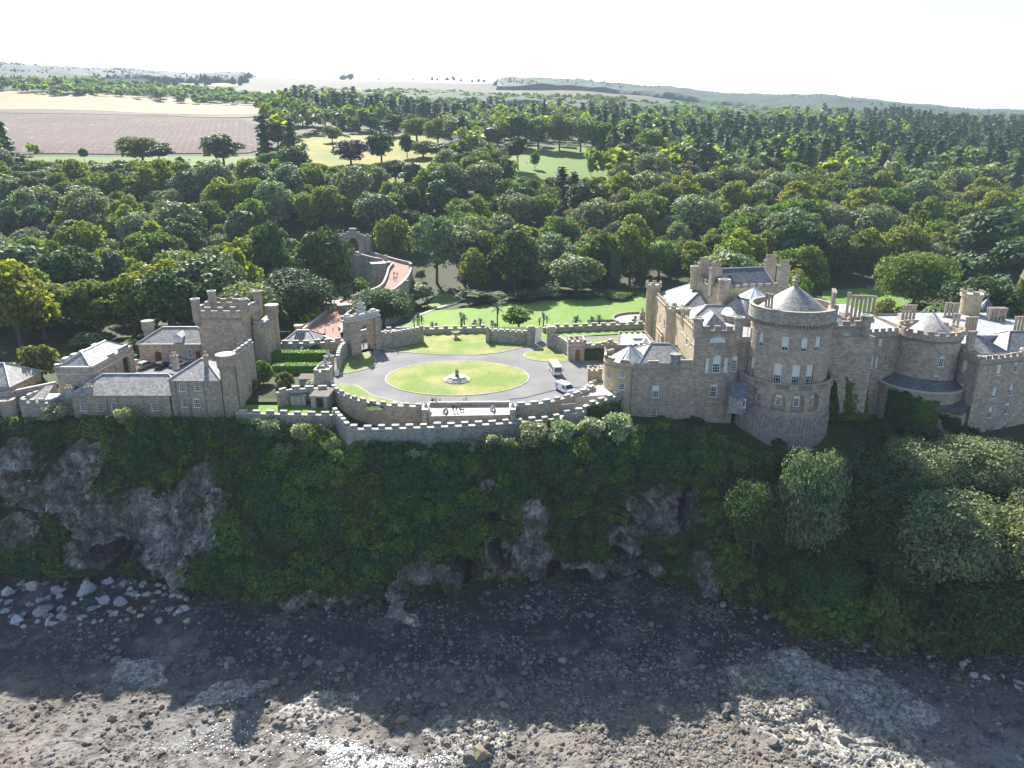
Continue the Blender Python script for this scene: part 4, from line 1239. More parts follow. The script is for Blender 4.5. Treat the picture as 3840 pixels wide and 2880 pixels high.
def hip_roof(mb, x0, x1, y0, y1, z, rise, rot=0.0, m=0, over=0.0, ridge=None, axis=None, c=None):
 """hipped roof on a rectangle (rotated about c)"""
 cx, cy = ((x0 + x1) / 2, (y0 + y1) / 2) if c is None else c
 x0 -= over; x1 += over; y0 -= over; y1 += over
 w, d = x1 - x0, y1 - y0
 ca, sa = math.cos(rot), math.sin(rot)
 q = lambda x, y, zz: (cx + (x - cx) * ca - (y - cy) * sa, cy + (x - cx) * sa + (y - cy) * ca, zz)
 mx, my = (x0 + x1) / 2, (y0 + y1) / 2
 ax = axis or ('x' if w >= d else 'y')
 ins = ridge if ridge is not None else min(w, d) / 2
 if ax == 'x': r0, r1 = q(x0 + ins, my, z + rise), q(x1 - ins, my, z + rise)
 else: r0, r1 = q(mx, y0 + ins, z + rise), q(mx, y1 - ins, z + rise)
 A_, B_, C_, D_ = q(x0, y0, z), q(x1, y0, z), q(x1, y1, z), q(x0, y1, z)
 if ax == 'x': fs = [[A_, B_, r1, r0], [C_, D_, r0, r1], [D_, A_, r0], [B_, C_, r1]]
 else: fs = [[A_, B_, r0], [C_, D_, r1], [B_, C_, r1, r0], [D_, A_, r0, r1]]
 for f_ in fs: mb.face(f_, None, m)
 hips = [(A_, r0), (B_, r1 if ax == 'x' else r0), (C_, r1), (D_, r0 if ax == 'x' else r1), (r0, r1)]
 return hips
def ridge_caps(name, hips, parent, mat='lead', r=.13):
 mb = MB()
 for a, b in hips:
  if (Vector(a) - Vector(b)).length > .2: mb.tube((a[0], a[1], a[2] + .03), (b[0], b[1], b[2] + .03), r, r, 5)
 return mb.build(name, M[mat], parent)
def chimney(parent, x, y, z0, w, d, h, pots=4, axis='x', poth=.9, rz=0.0, mat='chimney'):
 mb = MB().box((x, y, z0), (w, d, h), rz, 0).box((x, y, z0 + h), (w + .25, d + .25, .22), rz, 1).box((x, y, z0 + h + .22), (w + .05, d + .05, .12), rz, 1)
 st = mb.build('chimney_stack', [M[mat], M['stone_trim']], parent)
 for i in range(pots):
  t = (i + .5) / pots - .5
  px, py = (x + t * w * math.cos(rz), y + t * w * math.sin(rz)) if axis == 'x' else (x - t * d * math.sin(rz), y + t * d * math.cos(rz))
  r = .2
  MB().lathe((px, py), [(r * 1.15, z0 + h + .3), (r * 1.1, z0 + h + .42), (r * .85, z0 + h + .5), (r * .8, z0 + h + .3 + poth * .85), (r * 1.1, z0 + h + .3 + poth * .9), (r * 1.05, z0 + h + .3 + poth), (r * .6, z0 + h + .3 + poth)], 8).build('chimney_pot', M['stone_pale_lit'], st)
 return st
def flues(parent, x, y, z0, h, n, r=.34, step=.8, ang=0.0, rows=1):
 """a row of tall column-shaped chimney flues on a low plinth"""
 L = n * step
 mb = MB().box((x, y, z0), (L + .25, .95 * rows, .55), ang, 0).box((x, y, z0 + .55), (L + .4, .95 * rows + .15, .15), ang, 0)
 st = mb.build('chimney_stack', [M['chimney']], parent)
 for k in range(rows):
  for i in range(n):
   t = (i - (n - 1) / 2) * step; u_ = (k - (rows - 1) / 2) * .85
   px, py = x + t * math.cos(ang) - u_ * math.sin(ang), y + t * math.sin(ang) + u_ * math.cos(ang)
   z = z0 + .7
   MB().lathe((px, py), [(r * 1.12, z), (r * 1.12, z + .3), (r * .85, z + .4), (r * .8, z + h - .7), (r * 1.0, z + h - .62), (r * .82, z + h - .5), (r * 1.12, z + h - .28), (r * 1.16, z + h), (r * .7, z + h), (r * .7, z + h - .2), (0, z + h - .2)], 8).build('flue', M['chimney'], st)
 return st
_sb = {}
def face_stones(parent, f, s0, s1, z0, z1, n, course=.32, mat='block', seed=1):
 """single blocks standing a little proud of a coursed wall face"""
 rg = random.Random(seed)
 if mat not in _sb:
  b = MB().box((0, 0, -.5), (1, 1, 1)); me = bpy.data.meshes.new('stone'); me.from_pydata(b.v, [], b.f); me.materials.append(M[mat]); me.update(); _sb[mat] = me
 L = Vector((0, 0, 0)); q = parent; used = set()
 while q is not None: L += q.location; q = q.parent
 rows = int((z1 - z0) / course); cols = int((s1 - s0) / .8)
 for _ in range(n * 4):
  k = (rg.randrange(rows), rg.randrange(cols))
  if k in used: continue
  used.add(k)
  if len(used) > n: break
  s = s0 + (k[1] + .5 + .25 * (k[0] % 2)) * .8; z = z0 + (k[0] + .5) * course
  o = bpy.data.objects.new('stone', _sb[mat]); COL.objects.link(o); o.parent = parent
  o.location = Vector(f(s, z, .06)) - L; o.rotation_euler = (0, 0, f.angle(s)); o.scale = (rg.uniform(.5, .76), .12 + rg.uniform(.04, .12), course * .92)
def round_turret(parent, x, y, z0, z1, r, cap=.5, mat='stone', n=14, cren=True, name='turret'):
 mb = MB()
 mb.lathe((x, y), [(r, z0), (r, z1 - cap * 1.6), (r * 1.18, z1 - cap * 1.1), (r * 1.18, z1)], n, 0)
 mb.lathe((x, y), [(r * 1.18, z1), (r * .92, z1), (r * .92, z1 - .25), (0, z1 - .25)], n, 1)
 t = mb.build(name, [M[mat], M['coping']], parent)
 if cren:
  f = round_(x, y, r * 1.18)
  crenels(t, f, 0, f.L - .01 - f.L / 12, z1, f.L / 12, f.L / 12, cap * .9, .22, mat)
 return t
# ---------------------------------------------------------------- the castle
CA = empty('castle', (52, 150, -4), 'large sandstone castle with a tall round tower and slate roofs', 'castle')
ms = [M['stone'], M['stone_trim']]
XL = 36.0                                       # the plane of the left (sunlit) front
YF = 140.0
# -- left block with the three-part window
zP = 13.6                                       # wall head
xR = A(2776, 1230, YF)[0]
f = flat((XL, YF), (xR, YF))
def S(u, v, ff, Y=YF): return A(u, v, Y)[0] - ff(0, 0)[0]
def Zv(v, Y=YF): return A(2700, v, Y)[2]
mb = MB()
cx = S(2688, 1365, f)
ops = [op(cx, 1.55, Zv(1397), Zv(1331), True, 3, 5, .55), op(cx - 1.85, .72, Zv(1398), Zv(1343), False, 1, 3, 1, 'slit'), op(cx + 1.85, .72, Zv(1396), Zv(1342), False, 1, 3, 1, 'slit'),
  op(S(2692, 1275, f), 3.1, Zv(1284), Zv(1263), True, 3, 2, .9), op(S(2676, 1466, f), 1.5, Zv(1489), Zv(1441), False, 4, 5, .25), op(S(2780, 1380, f) - 1.4, 1.0, Zv(1392), Zv(1336), False, 3, 6, .3)]
ops[3]['rise'] = .55
wall(mb, f, 0, f.L, -6, zP, ops)
band(mb, f, 0, f.L, Zv(1300), .22); band(mb, f, 0, f.L, Zv(1412), .25); band(mb, f, 0, f.L, zP - .25, .25, .18)
corbels(mb, f, .2, f.L - .2, zP - .65, .4, .2, .3, .22)
# relieving arch round the three-part window
fL = flat((XL, 152), (XL, YF));
wall(mb, fL, 0, fL.L, -1, zP, [op(5.5, 1.2, 8.9, 11.0, True, 2, 3, .4), op(9.2, .8, 9.4, 10.8, False, 2, 2, 0)], 2)
band(mb, fL, 0, fL.L, Zv(1300), .22, m=2); band(mb, fL, 0, fL.L, zP - .25, .25, .18, m=2)
mb.build('wall', ms + [M['stone_pale_lit']], CA)  # left face wears the lighter stone, its sunlight painted in
for o in ops: fill(f, o, CA)
for o in [op(5.5, 1.2, 8.9, 11.0, True, 2, 3, .4), op(9.2, .8, 9.4, 10.8, False, 2, 2, 0)]: fill(fL, o, CA)
crenels(CA, f, 1.3, f.L - 1.3, zP, 1.35, 1.0, .8, .5); crenels(CA, fL, .8, fL.L - 1.2, zP, 1.0, .8, .8, .5, 'stone_pale_lit')
round_turret(CA, XL + .5, YF + .4, zP - 1.5, zP + 2.4, .95, .5, 'stone', cren=False)
round_turret(CA, xR - .2, YF + .3, zP - 2, zP + 2.6, .85, .5, 'stone', cren=False)
round_turret(CA, XL + .5, 151.4, zP - 1.5, zP + 2.0, .95, .5, 'stone_pale_lit', cren=False)
# left front further back, between two round turrets
fB = flat((XL + .4, 186), (XL + .4, 162)); mb = MB()
ops = [op(4, 1.1, 6.2, 8.6, False, 2, 4, .3), op(9.5, 1.1, 6.2, 8.6, False, 2, 4, .3), op(15, 1.1, 6.2, 8.6, False, 2, 4, .3), op(4, 1.1, .8, 3.8, False, 2, 4, .3), op(9.5, 1.3, .4, 4.2, True, 2, 4, .3), op(15, 1.1, .8, 3.8, False, 2, 4, .3)]
wall(mb, fB, 0, fB.L, -1, 12.2, ops); band(mb, fB, 0, fB.L, 5.0, .2); band(mb, fB, 0, fB.L, 11.8, .25, .2)
fB2 = flat((XL, 162), (XL, 152)); wall(mb, fB2, 0, fB2.L, -1, 12.2)
wall(mb, flat((XL + 20, 186), (XL, 186)), 0, 20, -1, 12.2)
mb.build('wall', [M['stone_pale_lit'], M['stone_trim']], CA)
for o in ops: fill(fB, o, CA)
crenels(CA, fB, .6, fB.L - .6, 12.2, .8, .8, .7, .45, 'stone_pale_lit'); crenels(CA, fB2, .6, fB2.L - .6, 12.2, .8, .8, .7, .45, 'stone_pale_lit')
round_turret(CA, XL + .3, 161.5, -1, 13.6, 1.75, .7, 'stone_pale_lit', 18); round_turret(CA, XL + .3, 186.5, -1, 14.4, 1.75, .7, 'stone_pale_lit', 18)
bal = MB();
for k in range(9): bal.box((XL - .25, 169.5 + k * .8, 4.9), (.16, .16, .8), 0, 0)
bal.box((XL - .25, 172.7, 5.7), (.3, 7, .16)).box((XL - .25, 172.7, 4.75), (.5, 7, .16)); bal.build('balustrade', M['stone_pale_lit'], CA)
# core of the building behind the parapets: gutters and flat leads
MB().prism([(XL + .6, 141), (72, 141), (72, 186), (XL + 1, 186)], -4, 12.0, 0, 1).build('roof_leads', [M['stone'], M['lead']], CA)
# hipped slate roofs
def roof(x0, x1, y0, y1, z, rise, mat='slate', **kw):
 mb = MB(); h = hip_roof(mb, x0, x1, y0, y1, z, rise, **kw)
 r = mb.build('roof', M[mat], CA); ridge_caps('ridge_lead', h, r, 'lead', .14); return r
roof(XL + 1.4, xR - .8, 141.4, 151, 12.6, 3.2, 'slate_pale', ridge=3.2)
roof(XL + 2.0, XL + 15, 153.5, 163, 12.2, 2.6, 'slate_pale')
roof(XL + 2.0, XL + 16, 164, 185.4, 12.2, 4.0, 'slate')
roof(58, 71, 142, 153, 12.4, 2.6, 'slate')
# the old keep: higher block set askew, with four chimney stacks
kf = [A(2704, 1089, 160), A(2942, 1079, 163)]
kz = kf[0][2]
kp = [(46.6, 160), (60.6, 163.2), (57.4, 176.5), (43.4, 173.2)]
mb = MB()
for i in range(4):
 ff = flat(kp[i], kp[(i + 1) % 4]); wall(mb, ff, 0, ff.L, 8, 18.0, (), 0); band(mb, ff, 0, ff.L, 17.6, .25, .15, 1)
mb.face([(p[0], p[1], 17.4) for p in kp], None, 2)
mb.build('wall', [M['stone_pale_lit'], M['stone_trim'], M['lead']], CA)
ff = flat(kp[3], kp[0]); crenels(CA, ff, 1, ff.L - 1, 18.0, .9, .9, .8, .4, 'stone_pale_lit')
ff = flat(kp[0], kp[1]); crenels(CA, ff, 1, ff.L - 1, 18.0, .9, .9, .8, .4)
round_turret(CA, *kp[0], 15.5, 20.2, 1.15, .6, 'stone', cren=False); round_turret(CA, *kp[3], 15.5, 21.0, 1.1, .6, 'stone_pale_lit', cren=False)
mb = MB(); rot = math.atan2(3.2, 14)
h = hip_roof(mb, 45.3, 58.6, 162.6, 174, 17.7, 3.6, rot, ridge=.3, axis='x', c=(52, 168.3)); rr = mb.build('roof', M['slate_dark'], CA); ridge_caps('ridge_lead', h, rr, 'lead', .15)
MB().box((49.3, 165, 19.3), (.9, .12, 1.0), rot).build('skylight', M['glass'], rr)
for (u, v0, v1, Y) in ((2636, 1045, 973, 172), (2681, 1055, 992, 165.5), (2882, 1040, 963, 174.5), (2931, 1080, 983, 166.5)):
 p = A(u, v0, Y); q = A(u, v1, Y)
 chimney(CA, p[0], Y, 15.5, 2.5, 1.35, q[2] - .95 - 15.5, 6, 'x', 1.2, rot)
# oval stair roof and glass cupola
c0 = A(2812, 1110, 156.5); mb = MB().lathe((c0[0], 156.5), [(6.0, 12.0), (5.9, 13.4)], 28, 1).lathe((c0[0], 156.5), [(6.2, 13.4), (2.7, 16.6)], 28, 0)
sr = mb.build('roof', [M['slate_pale'], M['stone']], CA, True)
c1 = A(2830, 1080, 156.5)
mb = MB().lathe((c0[0] + .8, 156.5), [(2.9, 16.2), (2.9, 17.0)], 12, 0).lathe((c0[0] + .8, 156.5), [(3.1, 17.0), (.12, 19.0), (0, 19.3)], 12, 1)
cup = mb.build('cupola', [M['lead'], M['blind']], sr)
mb = MB()
for i in range(12):
 a = i * math.pi / 6; mb.tube((c0[0] + .8 + 3.12 * math.cos(a), 156.5 + 3.12 * math.sin(a), 17.02), (c0[0] + .8, 156.5, 19.08), .06, .05, 4)
mb.build('glazing_bars', M['lead_white'], sr)
# -- the great round tower
TX, TY, TR = 54.6, 140.2, 7.5
def tang(u, Y=133.0): return math.asin(max(-1, min(1, (A(u, 1300, Y)[0] - TX) / TR))) - math.pi / 2
ft = round_(TX, TY, TR, -math.pi - .15, .15)
TZ = 18.0
zB = 4.0                                       # balcony floor
def zt(v): return A(2940, v, TY - TR)[2]
angs = (-2.30, -1.95, -1.57, -1.19, -.84, -.5)
ops1, ops2 = [], []
for k, (u, ar) in enumerate(((2877, True), (2946, False), (3014, True), (3068, False), (2835, False))):
 s = ft.s_of(tang(u)); ops1.append(op(s, 1.25 if k < 4 else .9, zt(1319), zt(1266), ar, 2, 4, .75))
for k, u in enumerate((2866, 2933, 2996, 3048, 2818)):
 s = ft.s_of(tang(u)); ops2.append(op(s, 1.55 if k < 4 else 1.0, zt(1452), zt(1368), False, 3, 6, .56))
mb = MB()
wall(mb, ft, 0, ft.L, zB - .5, TZ - 1.9, ops1 + ops2, 0, .25)
for z in (zt(1337), zt(1250), zt(1455) - .15): band(mb, ft, 0, ft.L, z, .25, .14)
corbels(mb, ft, 0, ft.L, TZ - 2.6, .85, .24, .34, .62)
mb.lathe((TX, TY), [(TR + .55, TZ - 1.75), (TR + .62, TZ - 1.6), (TR + .62, TZ + .7), (TR + .05, TZ + .7), (TR + .05, TZ - .4), (5.6, TZ - .4)], 56, 2)
mb.lathe((TX, TY), [(TR, TZ - 2), (TR + .55, TZ - 1.75)], 56, 1)
mb.lathe((TX, TY), [(TR + .70, TZ + .7), (TR + .70, TZ + .86), (TR - .02, TZ + .86), (TR - .02, TZ + .7)], 56, 1)
mb.build('tower_wall', ms + [M['stone_wall']], CA)
for o in ops1 + ops2: fill(ft, o, CA)
for o in ops2[:4]:                              # blind arch heads over the tall windows
 s = (o['s0'] + o['s1']) / 2; mb = MB()
 for i in range(8):
  t0, t1 = math.pi * i / 8, math.pi * (i + 1) / 8
  mb.face([ft(s + 1.0 * math.cos(t0), o['z1'] + .35 + .95 * math.sin(t0), -.06), ft(s + 1.0 * math.cos(t1), o['z1'] + .35 + .95 * math.sin(t1), -.06), ft(s + .82 * math.cos(t1), o['z1'] + .35 + .78 * math.sin(t1), -.06), ft(s + .82 * math.cos(t0), o['z1'] + .35 + .78 * math.sin(t0), -.06)])
 mb.build('arch_moulding', M['stone_trim'], CA)
coneb = 6.7
MB().lathe((TX, TY), [(coneb, TZ - .3), (coneb * .52, TZ + 2.2), (.38, TZ + 4.3)], 40).build('tower_roof', M['slate_pale'], CA, True)
fin = MB().lathe((TX, TY), [(.45, TZ + 4.2), (.5, TZ + 4.7), (.28, TZ + 4.8), (.3, TZ + 5.0), (.75, TZ + 5.2), (.75, TZ + 5.4), (.35, TZ + 5.6), (.45, TZ + 5.9), (.15, TZ + 6.3), (.05, TZ + 6.9)], 12).build('finial', M['stone_trim'], CA)
MB().tube((TX, TY, TZ + 6.8), (TX, TY, TZ + 8.6), .03).box((TX, TY, TZ + 7.6), (1.4, .05, .05)).box((TX + .2, TY, TZ + 8.2), (1.0, .04, .28)).build('weathervane', M['gold'], fin)
a = -2.62; flues(CA, TX + 6.9 * math.cos(a), TY + 6.9 * math.sin(a), TZ - .2, 3.0, 3, .3, .7, a + math.pi / 2)
a = -.35; flues(CA, TX + 7.0 * math.cos(a), TY + 7.0 * math.sin(a), TZ - .2, 3.4, 6, .36, .82, a + math.pi / 2)
# base of the tower with arcade, parapet balcony
BR_ = 8.75
fb = round_(TX, TY, BR_, -math.pi - .1, .1)
opb = [op(fb.s_of(math.asin((A(u, 1500, 131.6)[0] - TX) / BR_) - math.pi / 2), w, A(2940, 1545, 131.6)[2], A(2940, 1478, 131.6)[2], True, 2, 4, 0, 'recess', .9) for u, w in ((2858, 2.3), (2924, 2.6), (2992, 2.6), (3058, 2.2))]
mb = MB()
zW = A(2940, 1560, 131.6)[2]
wall(mb, fb, 0, fb.L, zW, zB - .35, opb, 0)
band(mb, fb, 0, fb.L, zB - .35, .35, .3, 1); band(mb, fb, 0, fb.L, zW - .1, .2, .16, 1)
fw_ = round_(TX, TY, BR_ + .15, -math.pi - .1, .1)
wall(mb, fw_, 0, fw_.L, -11, zW, (), 2, .5)
mb.lathe((TX, TY), [(BR_ + .25, zB), (TR - .3, zB + .02)], 56, 1)
for i in range(5):
 pass
mb.build('tower_base', ms + [M['stone_bastion']], CA)
for k, o in enumerate(opb):
 fill(fb, o, CA)
 fi = round_(TX, TY, BR_ - .86, -math.pi - .1, .1)
 s = (o['s0'] + o['s1']) / 2 * fi.r / fb.r
 o2 = op(s, 1.15, o['z0'] + .95, o['z1'] - .5, True, 3, 4, .35, 'window', .06); o2['rise'] = .35
 fill(fi, o2, CA)
face_stones(CA, round_(TX, TY, BR_ + .42, -math.pi - .1, .1), 6, fw_.L - 5, -7.5, zW - .3, 280, .36, 'block_warm', 3)
fpar = round_(TX, TY, BR_ + .2, -math.pi - .1, .1)
mb = MB()
for i in range(7):
 s0, s1 = fpar.L * i / 7, fpar.L * (i + 1) / 7
 ps = s0 + (s1 - s0) * .2
 coping(mb, fpar, s0, s0 + (s1 - s0) * .38, zB + .02, .34, .95, 0, 0, .8)
coping(mb, fpar, 0, fpar.L, zB + .95, .4, .16, .06, 0, .8)
mb.build('balcony_parapet', M['stone'], CA)
mb = MB()
for i in range(7):
 s0, s1 = fpar.L * (i + .4) / 7, fpar.L * (i + .98) / 7
 for k in range(8):
  s = s0 + (s1 - s0) * k / 7; p = fpar(s, zB, .17); mb.lathe(p[:2], [(.1, zB + .02), (.14, zB + .3), (.07, zB + .55), (.1, zB + .96)], 6)
mb.build('balusters', M['stone_trim'], CA)
mb = MB()
for i in range(24):
 p = fw_(fw_.L * i / 24, zW + .1, -.1); q = fw_(fw_.L * (i + 1) / 24, zW + .1, -.1)
 mb.tube(p, (p[0], p[1], p[2] + 1.0), .03, .03, 4)
 for hh in (.5, 1.0): mb.tube((p[0], p[1], p[2] + hh), (q[0], q[1], q[2] + hh), .025, .025, 4)
mb.build('railing', M['metal'], CA)
# small glazed bay and slate lean-to at the tower's left foot
p = A(2777, 1490, 133.5)
mb = MB().box((p[0] - .2, 134.2, zW), (2.6, 3.0, 3.4), R(-30), 0)
lb = mb.build('bay', M['stone_bastion'], CA)
MB().box((p[0] + .35, 133.0, zW + 1.2), (1.15, .8, 2.0), R(-20), 0).build('bay_frame', M['white'], lb)
MB().box((p[0] + .42, 132.6, zW + 1.6), (.45, .2, 1.2), R(-20), 0).build('pane', M['glass'], lb)
MB().face([(p[0] - 1.9, 132.8, zW + 3.3), (p[0] + 1.2, 132.2, zW + 3.2), (p[0] + 1.4, 135.2, zW + 5.6), (p[0] - 1.6, 136, zW + 5.6)]).face([(p[0] - 1.9, 132.8, zW + 3.3), (p[0] - 1.6, 136, zW + 5.6), (p[0] - 1.6, 136, zW + 3.3)]).build('lean_to_roof', M['slate_dark'], lb)
# -- right block beside the tower
YR = 141.5
x0, x1 = A(3085, 1300, YR)[0], A(3256, 1240, YR)[0]
f = flat((x0, YR), (x1, YR + .8)); mb = MB()
def S2(u, Y=YR + .4): return (A(u, 1350, Y)[0] - x0)
Z2 = lambda v: A(3150, v, YR + .4)[2]
zR = A(3150, 1222, YR)[2]
cx = S2(3152)
ops = [op(cx, 1.6, Z2(1380), Z2(1312), True, 2, 4, .95), op(cx - 1.75, .6, Z2(1380), Z2(1327), False, 1, 3, 1, 'slit'), op(cx + 1.75, .6, Z2(1379), Z2(1326), False, 1, 3, 1, 'slit'),
  op(S2(3166), 1.5, Z2(1270), Z2(1246), True, 2, 2, 1), op(S2(3146), 1.4, Z2(1472), Z2(1424), False, 3, 5, .2)]
ops[3]['rise'] = .4
wall(mb, f, 0, f.L, -8, zR, ops); band(mb, f, 0, f.L, Z2(1405), .22); band(mb, f, 0, f.L, Z2(1297), .2); band(mb, f, 0, f.L, zR - .3, .3, .2); corbels(mb, f, .2, f.L - .3, zR - .8, .45, .2, .3, .22)
fs = flat((x1, YR + .8), (x1, YR + 14)); wall(mb, fs, 0, fs.L, -6, zR)
mb.build('wall', ms, CA)
for o in ops: fill(f, o, CA)
crenels(CA, f, 1.2, f.L - 1.2, zR, 1.4, 1.0, .8, .5)
round_turret(CA, x1 - .3, YR + .9, zR - 2.0, zR + 2.0, 1.0, .5, 'stone', cren=False)
for (u, v0, v1, Y, n, st, an) in ((3176, 1163, 1096, 152, 1, .7, 0), (3230, 1185, 1108, 148, 6, .8, -.25)):
 p = A(u, v0, Y); q = A(u, v1, Y); flues(CA, p[0], Y, p[2] - 1.2, q[2] - p[2] + .5, n, .36, st, an)
roof(61.5, x1 - .6, 143, 153, zR - .8, 2.0, 'slate', ridge=4)
MB().prism([(60, 142.4), (x1 - .4, 142.8), (x1 - .4, 186), (60, 186)], -6, zR - .9, 0, 1).build('roof_leads', [M['stone'], M['lead_white']], CA)
# -- lower link with paired windows
YK = 145.0
k0, k1 = x1 - .3, A(3376, 1300, YK)[0]
f = flat((k0, YK - .8), (k1, YK + 1.2)); mb = MB()
Z3 = lambda v: A(3300, v, YK)[2]; S3 = lambda u: A(u, 1320, YK)[0] - k0
zK = Z3(1245)
cx = S3(3275)
ops = [op(cx, 1.3, Z3(1382), Z3(1329), True, 2, 4, .9), op(cx - 1.4, .6, Z3(1382), Z3(1340), False, 1, 3, 1, 'slit'), op(cx + 1.4, .6, Z3(1380), Z3(1338), False, 1, 3, 1, 'slit'),
  op(S3(3270), .95, Z3(1298), Z3(1272), False, 2, 2, 1), op(S3(3303), .95, Z3(1297), Z3(1271), False, 2, 2, 1), op(S3(3340), .7, Z3(1376), Z3(1336), False, 2, 4, 0),
  op(S3(3260), 1.2, Z3(1468), Z3(1425), False, 3, 5, 0)]
wall(mb, f, 0, f.L, -8, zK, ops); band(mb, f, 0, f.L, zK - 1.1, .3, .15); corbels(mb, f, .2, f.L - .2, zK - 1.5, .4, .2, .3, .18)
mb.build('wall', ms, CA)
for o in ops: fill(f, o, CA)
crenels(CA, f, .5, f.L - .3, zK, .85, .75, .65, .4)
MB().prism([(k0, YK + .2), (k1 + 2, YK + 1.6), (k1 + 2, 176), (k0, 176)], -6, zK - .7, 0, 1).build('roof_leads', [M['stone'], M['lead_white']], CA)
# rolls of the lead flats
mb = MB()
for i in range(9): mb.box((k0 + 1 + i * 1.0, 155, zK - .7), (.09, 18, .07))
mb.build('lead_rolls', M['lead'], CA)
# -- the small round tower
NX, NY, NR = A(3478, 1300, 146)[0], 146.0, 5.75
fn = round_(NX, NY, NR, -math.pi - .4, .4); mb = MB()
Z4 = lambda v: A(3440, v, NY - NR)[2]
sN = lambda u: fn.s_of(math.asin(max(-1, min(1, (A(u, 1350, NY - NR)[0] - NX) / NR))) - math.pi / 2)
zN = Z4(1268)
ops = [op(sN(3418), 1.35, Z4(1398), Z4(1339), False, 3, 6, 0), op(sN(3367), .8, Z4(1368), Z4(1343), False, 2, 3, 0), op(sN(3534), 1.1, Z4(1375), Z4(1337), False, 2, 4, .3), op(sN(3524), .95, Z4(1442), Z4(1407), False, 2, 4, .2)]
wall(mb, fn, 0, fn.L, -6, zN, ops)
mb.lathe((NX, NY), [(NR, zN - 1.0), (NR + .35, zN - .7), (NR + .35, zN + .45), (NR - .1, zN + .45), (NR - .1, zN - .4), (4.0, zN - .4)], 40, 0)
corbels(mb, fn, 0, fn.L, zN - 1.35, .5, .2, .3, .3)
mb.build('tower_wall', ms, CA)
for o in ops: fill(fn, o, CA)
fnn = round_(NX, NY, NR + .35, -math.pi, math.pi); crenels(CA, fnn, 0, fnn.L - .9, zN + .45, 1.15, .85, .7, .4)
mb = MB().lathe((NX, NY), [(4.4, zN - .4), (0, zN + 4.0)], 32); mb.build('tower_roof', M['slate_pale'], CA, True)
MB().lathe((NX, NY), [(.16, zN + 3.7), (.2, zN + 4.1), (.05, zN + 4.4)], 8).build('finial', M['lead'], CA)
# lower bow round it with a dark lead roof, and ivy
bow = round_(NX - .6, NY - .6, 8.3, -math.pi - .1, -.05); mb = MB()
zO = A(3440, 1478, NY - 9)[2]
sO = lambda u: bow.s_of(math.asin(max(-1, min(1, (A(u, 1500, NY - 8.5)[0] - NX + .6) / 8.3))) - math.pi / 2)
ops = [op(sO(3408), 1.5, A(3408, 1522, 137.2)[2], A(3408, 1493, 137.2)[2], True, 2, 2, 0), op(sO(3478), 1.7, A(3478, 1543, 137.2)[2], A(3478, 1515, 137.2)[2], False, 4, 3, 0)]
wall(mb, bow, 0, bow.L, -10, zO, ops)
coping(mb, bow, 0, bow.L, zO, .4, .2, .2, 1)
mb.build('bow_wall', [M['stone_rubble'], M['coping']], CA)
for o in ops: fill(bow, o, CA)
MB().lathe((NX - .6, NY - .6), [(8.1, zO + .1), (5.0, zO + 1.9)], 40).build('bow_roof', M['slate_dark'], CA, True)
# -- the far right block: one corner towards the sea
zF = A(3678, 1352, 136)[2]
q0 = P(3560, 1297, zF); q1 = P(3678, 1352, zF); q2 = P(3862, 1330, zF); q3 = (q2[0] + 30, q2[1] + 4)
fp = [q0[:2], q1[:2], q2[:2], (q2[0] + 26, q2[1] + 10), (q2[0] + 26, 178), (q0[0] - 2, 178)]
mb = MB(); wins = []
f1 = flat(fp[0], fp[1]); f2 = flat(fp[1], fp[2]); f3 = flat(fp[2], fp[3])
def on_face(ff, a, b, u, v):
 """s and z on a wall from a to b seen at the photo point"""
 x, y, w = ray(u, v)
 ex, ey = b[0] - a[0], b[1] - a[1]
 t = (a[0] * ey - a[1] * ex) / (x * ey - y * ex)
 px, py = x * t, y * t
 return math.hypot(px - a[0], py - a[1]), CAMZ + w * t
def wat(ff, a, b, u, v, w, h, **kw):
 s, z = on_face(ff, a, b, u, v)
 return op(s, w, z - h / 2, z + h / 2, False, **kw)
o1 = [wat(f1, fp[0], fp[1], 3617, 1373, 1.5, 2.5, nx=2, ny=4, blind=.9), wat(f1, fp[0], fp[1], 3600, 1457, 1.5, 2.4, nx=2, ny=4, blind=.95)]
o2 = [wat(f2, fp[1], fp[2], u, v, 1.15, 2.3, nx=2, ny=4, blind=b_) for u, v, b_ in ((3748, 1387, .9), (3730, 1474, .8), (3714, 1547, .5), (3702, 1627, .1), (3811, 1374, .4), (3793, 1462, .6), (3778, 1532, .3), (3766, 1605, .2))]
wall(mb, f1, 0, f1.L, -12, zF, o1); wall(mb, f2, 0, f2.L, -12, zF, o2); wall(mb, f3, 0, f3.L, -12, zF)
for ff in (f1, f2): band(mb, ff, 0, ff.L, zF - .9, .3, .16); corbels(mb, ff, .2, ff.L - .2, zF - 1.3, .4, .2, .3, .18)
for a_, b_ in ((3, 4), (4, 5), (5, 0)):
 ff = flat(fp[a_], fp[b_]); wall(mb, ff, 0, ff.L, -6, zF)
mb.face([(p[0], p[1], zF - .6) for p in fp], None, 2)
mb.build('wall', ms + [M['lead_white']], CA)
for o in o1: fill(f1, o, CA)
for o in o2: fill(f2, o, CA)
crenels(CA, f1, .4, f1.L - .4, zF, .9, .8, .7, .45); crenels(CA, f2, .4, f2.L - .4, zF, .9, .8, .7, .45); crenels(CA, f3, .4, f3.L - .4, zF, .9, .8, .7, .45)
round_turret(CA, fp[2][0] - .2, fp[2][1] + .6, zF - 1.2, zF + 1.0, 1.1, .4, 'stone', cren=False)
